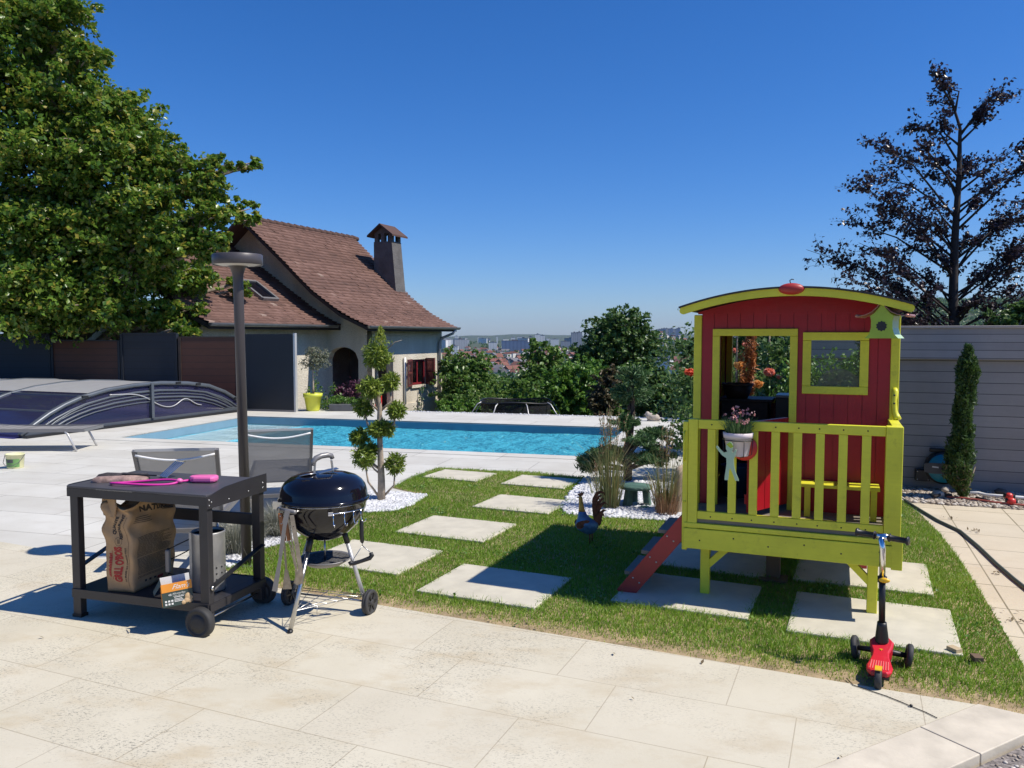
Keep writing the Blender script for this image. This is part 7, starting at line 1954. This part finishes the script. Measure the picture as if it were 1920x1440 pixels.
# ------------------------------------------------------------------ small things on the ground
for (px,py,a,lb) in ((1789,1229,20,'pale wooden offcut lying on the grass, nearer to the scooter'),(1831,1245,-8,'brown wooden offcut lying on the grass at the path side')):
    g_ = G(px,py); t = thing('wood_offcut',lb,'wood block',(g_[0],g_[1],.02),R(a)); q = MB(); q.box((-.022,-.030,0),(.022,.030,.024)); q.build('block',M['paleblock'] if a > 0 else M['oldwood'],t,bevel=.002)
q = MB(); pts = [G(*p)+(.014,) for p in ((1587,1277),(1600,1290),(1630,1300),(1660,1310),(1690,1322),(1708,1330),(1735,1341),(1757,1352))]
q.tube(pts,.0022,5); q.ball(tuple(G(1708,1330))+(.018,),(.008,.006,.005),8,5,0,None,.3); o = q.build('knotted_string',M['black']); tag(o,'thin black knotted cord lying on the patio by the scooter wheel','cord')
hp = [G(*p) for p in ((1650,908),(1690,938),(1722,958),(1758,980),(1800,1000),(1835,1030),(1868,1062),(1900,1090),(1935,1118),(1990,1150))]
q = MB(); q.tube([(x,y,.020) for x,y in hp],.0125,8); o = q.build('garden_hose',M['hose']); tag(o,'dark green garden hose running across the tan paving','hose')
q = MB(); q.tube([(x,y,.022) for x,y in [G(*p) for p in ((1485,1048),(1505,1042),(1520,1048),(1510,1056),(1488,1052))]],.005,6); o = q.build('cable_loop',M['black']); tag(o,'loop of black cable on the slab under the playhouse','cable')

lit = scatter(PATH, 150); cl_ = lit[:26]
lp_ = np.concatenate([cl_[rng.integers(0,26,190)]+rng.normal(0,.035,(190,2)), scatter(patio[:7]+[(-4,2.2),(3,2.2)], 60)])
o = leaves('leaf_litter', np.concatenate([lp_,np.full((len(lp_),1),.020)],1), .030, leafmat('dry_leaf_bits',[(0,(.10,.07,.035)),(1,(.22,.16,.08))],.1,.8), None, .45, upbias=2.5); tag(o,'dry leaf bits and twigs scattered on the paving','leaf litter',kind='stuff')
# ------------------------------------------------------------------ grey clad building on the right
CW0 = Vector((3.33,8.90,0)); wa = R(-21.0)
CB = thing('clad_building','low flat roofed building clad in grey boards on the right','building',CW0,wa)
q = MB(); q.box((0.02,.05,-.1),(7.0,3.4,1.40)); q.build('wall',M['cladding'],CB)
q = MB(); q.box((-.03,-.02,1.402),(7.05,3.45,1.725)); q.build('fascia',M['claddingfascia'],CB)
q = MB(); q.box((-.05,-.04,1.726),(7.07,3.47,1.752)); q.build('coping',M['coping'],CB,bevel=.004)
# hose reel on the wall
x_ = None
def on_wall(px,py):
    """point of the wall face seen at this place of the photograph"""
    d = Vector(ray(px,py)); n = Vector((-math.sin(wa),math.cos(wa),0)); o = CW0+n*.05; e = Vector((0,0,EYE))
    return e+d*((o-e).dot(n)/d.dot(n))
w_ = on_wall(1765,874); t = thing('hose_reel','turquoise and black hose reel mounted on the grey clad wall','hose reel',w_,wa)
Mx = Matrix.Rotation(R(90),4,'X')
q = MB(); q.lathe([(0,.02),(.165,.02),(.170,.035),(.170,.15),(.165,.165),(0,.165)],40,Mx); q.build('casing',M['black'],t)
q = MB(); q.lathe([(0,.1655),(.150,.1655),(.148,.175),(0,.178)],40,Mx); q.build('cover_disc',M['turquoise'],t)
q = MB(); q.prism([(-.185,-.040),(-.13,-.055),(.03,-.055),(.075,-.03),(.085,0),(.075,.03),(.03,.055),(-.13,.055),(-.185,.045)],.1785,.192,0,Mx); sp_ = q.build('spindle_bar',M['greytub'],t)
q = MB(); q.prism([(-.11,.010),(-.05,.004),(-.05,.019),(-.11,.025)],.1925,.194,0,Mx); q.build('maker_plate',M['white'],sp_)
q = MB(); q.lathe([(0,.1925),(.024,.1925),(.024,.20),(0,.20)],20,Mx); q.build('hub',M['black'],sp_)
q = MB(); q.box((-.255,-.13,-.15),(-.12,-.01,-.035)); wb_ = q.build('wall_bracket',M['black'],t,bevel=.004)
q = MB()
for a,b in ((-.24,-.05),(-.24,-.135),(-.135,-.135)): q.ball((a,-.131,b),(.007,.004,.007),8,5)
q.build('bolt',M['steel'],wb_)
q = MB(); q.bar((-.13,-.10,.185),(.10,-.10,.175),.05,.045,0,(0,0,1)); q.build('carry_handle',M['black'],t,bevel=.01)

# ------------------------------------------------------------------ pipes and stones on the gravel
def gtube(name,pts,r,m,lb,ct,z=.035,zs=None):
    q = MB(); q.tube([(*G(px,py,.03),zs[i] if zs else z) for i,(px,py) in enumerate(pts)],r,8); return tag(q.build(name,m),lb,ct)
gtube('red_pipe',[(1775,932),(1800,934),(1835,938),(1870,943),(1920,948),(1980,952)],.009,M['redcable'],'faded red pipe lying on the gravel at the clad wall','pipe')
gtube('white_pipe',[(1812,927),(1835,927),(1850,931),(1880,933),(1920,936),(1990,939)],.016,M['white'],'white pipe lying on the gravel behind the red pipe','pipe',.045)
for px,py,r,lb in ((1892,933,.040,'upper red plastic coupling on the pipes by the clad wall'),(1896,943,.044,'lower red plastic coupling on the red pipe, nearer to the paving')):
    g_ = G(px,py,.04); t = thing('pipe_coupling',lb,'coupling',(g_[0],g_[1],.055),R(-20)); q = MB(); q.ball((0,0,0),(r,r*.8,r*.85),14,9); q.build('body',M['redplastic'],t); q = MB(); q.tube([(-.05,0,.01),(.05,0,.0)],.02,10); q.build('sleeve',M['black'],t)
gtube('black_connector',[(1830,934),(1855,939)],.014,M['black'],'short black connector joined into the red pipe','connector')
for i,(px,py,s_,lb) in enumerate(((1760,926,.07,'pale jagged stone left of the cypress foot, lower one'),(1772,917,.06,'pale jagged stone left of the cypress foot, upper one'),(1878,922,.07,'grey flat stone in the shade of the clad wall'))):
    g_ = G(px,py,.05); t = thing('garden_stone',lb,'stone',(g_[0],g_[1],.045),i); q = MB(); q.ball((0,0,0),(s_,s_*.7,s_*.55),12,7,0,None,.16); q.build('body',M['statue'] if i < 2 else M['rendergrey'],t)
gtube('driftwood',[(1752,935),(1765,930),(1785,932)],.014,M['darkbark'],'dark weathered stick lying among the stones by the cypress','stick',.05)
# ------------------------------------------------------------------ the town on the plain
def town_house(w,d,h,rh,roof,wall):
    q = MB(); q.box((-w/2,-d/2,-2),(w/2,d/2,h)); return q,w,d,h,rh
protos = []
for k in range(5):
    w,d,h,rh = [(11,9,5.5,3.6),(14,9,6.5,3.8),(9,9,6,3.4),(18,10,8,4),(12,10,9,3.6)][k]
    q = MB(); q.box((-w/2,-d/2,-3),(w/2,d/2,h),0)
    q.add([(-w/2-.5,-d/2-.5,h),(w/2+.5,-d/2-.5,h),(w/2+.5,d/2+.5,h),(-w/2-.5,d/2+.5,h),(-w/2-.5,0,h+rh),(w/2+.5,0,h+rh)],[(0,1,5,4),(2,3,4,5),(0,4,3),(1,2,5),(3,2,1,0)],1)
    for r_ in ('roofred','roofred','roofgrey'):
        o = q.build('town_house',[M['townwall'],M[r_]]); protos.append(o)
cnt = 0
def place(o,x,y,rz,label,group,cat='house'):
    c = o.copy(); link(c); c.location = (x,y,terrain_z(x,y)+0.5); c.rotation_euler = (0,0,rz)
    return tag(c,label,cat,group)
for i in range(285):
    y = 800*math.exp(rnd.random()*1.05); u = rnd.random()
    px = rnd.uniform(828,1075) if u < .72 else rnd.uniform(1208,1290)
    x = (px-960)/1500*y
    o = protos[rnd.randrange(len(protos))]
    red = o.data.materials[1] == M['roofred']
    place(o,x,y,rnd.uniform(0,3.14),'small pale house with a red tiled roof in the distant town' if red else 'small pale house with a grey roof in the distant town','distant town houses')
for o in protos: bpy.data.objects.remove(o)
def block(px,pyt,D,w,d,m,label,base=None,rz=0.0,name='tower_block',group=None):
    c = P(px,pyt,D); zb = terrain_z(c.x,D)-2
    t = thing(name,label,'apartment block',(c.x,D,zb),rz,group); h = c.z-zb
    q = MB(); q.box((-w/2,-d/2,0),(w/2,d/2,h)); q.build('wall',M[m],t); q = MB(); q.box((-w/2-.2,-d/2-.2,h),(w/2+.2,d/2+.2,h+.8)); q.box((-w/8,-d/6,h+.8),(w/8,d/6,h+3)); q.build('roof',M['roofgrey'],t)
block(856,630,3900,17,16,'facwhite','slim white tower standing alone near the house gutter on the skyline')
block(1008,627,2300,16,18,'facwhite','white tower block with windows in the middle of the skyline')
block(1017,629,2350,14,16,'facwhite','white tower block directly right of the middle one')
block(995,631,2280,9,14,'facgrey','narrow grey block left of the two white towers')
block(1077,624,2000,16,15,'facgrey','dark grey tower half hidden by the round tree')
block(1086,623,2050,14,15,'facgrey','second dark grey tower touching the round tree')
block(965,639,1900,62,16,'facblue','long glazed blue office block under the skyline')
block(1003,642,1850,40,14,'facblue','smaller blue office block right of the long one')
block(897,632,4600,8,8,'facwhite','thin pale spire like tower left on the skyline')
block(932,631,4300,9,9,'facwhite','thin white tower near the middle of the skyline')
block(924,642,2100,22,14,'facwhite','white stepped block left of the long blue office')
block(975,632,3900,26,14,'facwhite','pale low block above the long blue office')
block(962,633,4000,22,14,'facwhite','second pale low block above the long blue office')
block(852,649,1500,14,12,'facwhite','small white block between gutter and bushes')
block(1060,640,2600,30,14,'facgrey','grey slab block left of the round tree')
block(1040,636,3200,34,14,'facwhite','pale slab block on the skyline left of the dark towers')
block(1244,674,820,17,16,'facwhite','big white block in the gap right of the round tree',rz=R(-24))
block(1228,676,860,26,12,'facgrey','grey shaded block left of the big white one')
block(1240,656,1150,24,14,'facblue','dark blue glazed block above the big white one')
for i in range(9):
    px = 1236+4.6*i; block(px,618-[0,1,2,2,1,2,0,1,3][i],2380+15*i,7.0,14,'facblue' if i%3 else 'facgrey','tall grey blue block of the estate on the wooded hill',name='hill_block',group='estate blocks on the hill')
for i in range(34):
    px = rnd.choice([rnd.uniform(830,1070),rnd.uniform(830,1070),rnd.uniform(1212,1280)]); D = rnd.uniform(2200,6500)
    c = P(px,rnd.uniform(632,640),D); o = None
    block(px,634+rnd.uniform(0,5),D,rnd.uniform(18,60),14,rnd.choice(['facwhite','facwhite','facgrey']),'low pale block far out in the distant town',name='town_block',group='low blocks far out in the town',rz=rnd.uniform(-.5,.5))
# trees of the town: one leafy mass nobody could count
pts = []; 
for i in range(1500):
    y = 420*math.exp(rnd.random()**1.2*2.6)
    if y < 2600 and rnd.random() < .45: continue
    if rnd.random() < .25: px = rnd.uniform(1195,1300)
    elif rnd.random() < .3: px = rnd.uniform(1640,1960); y = rnd.uniform(1700,3000)
    else: px = rnd.uniform(780,1110)
    x = (px-960)/1500*y; z = terrain_z(x,y); r = rnd.uniform(4,8)
    for _ in range(26): pts.append((x+rnd.gauss(0,r*.7),y+rnd.gauss(0,r*.7),z+abs(rnd.gauss(r*.6,r*.5))))
for i in range(1700):   # woods on the hill to the right
    px = rnd.uniform(1560,1990); y = rnd.uniform(1800,3100); x = (px-960)/1500*y; z = terrain_z(x,y); r = rnd.uniform(5,9)
    for _ in range(20): pts.append((x+rnd.gauss(0,r),y+rnd.gauss(0,r),z+abs(rnd.gauss(r*.6,r*.5))))
o = leaves('town_trees', np.array(pts), 5.5, M['deep'], None, .8); tag(o,'dark trees and woods scattered through the distant town and hill','trees',kind='stuff')

# ------------------------------------------------------------------ haze over the plain
hz = MB(); hz.box((-9000,-60,-46.5),(9000,11900,235))
ho = hz.build('haze',NT('haze_air').m); tag(ho,kind='stuff')
_hm = ho.data.materials[0]; _t = _hm.node_tree; _t.nodes.remove(_t.nodes['Principled BSDF'])
_v = _t.nodes.new('ShaderNodeVolumePrincipled'); _v.inputs['Color'].default_value = (.50,.72,1,1); _v.inputs['Density'].default_value = 2.8e-5; _v.inputs['Anisotropy'].default_value = .2
_t.links.new(_v.outputs[0],_t.nodes['Material Output'].inputs['Volume'])
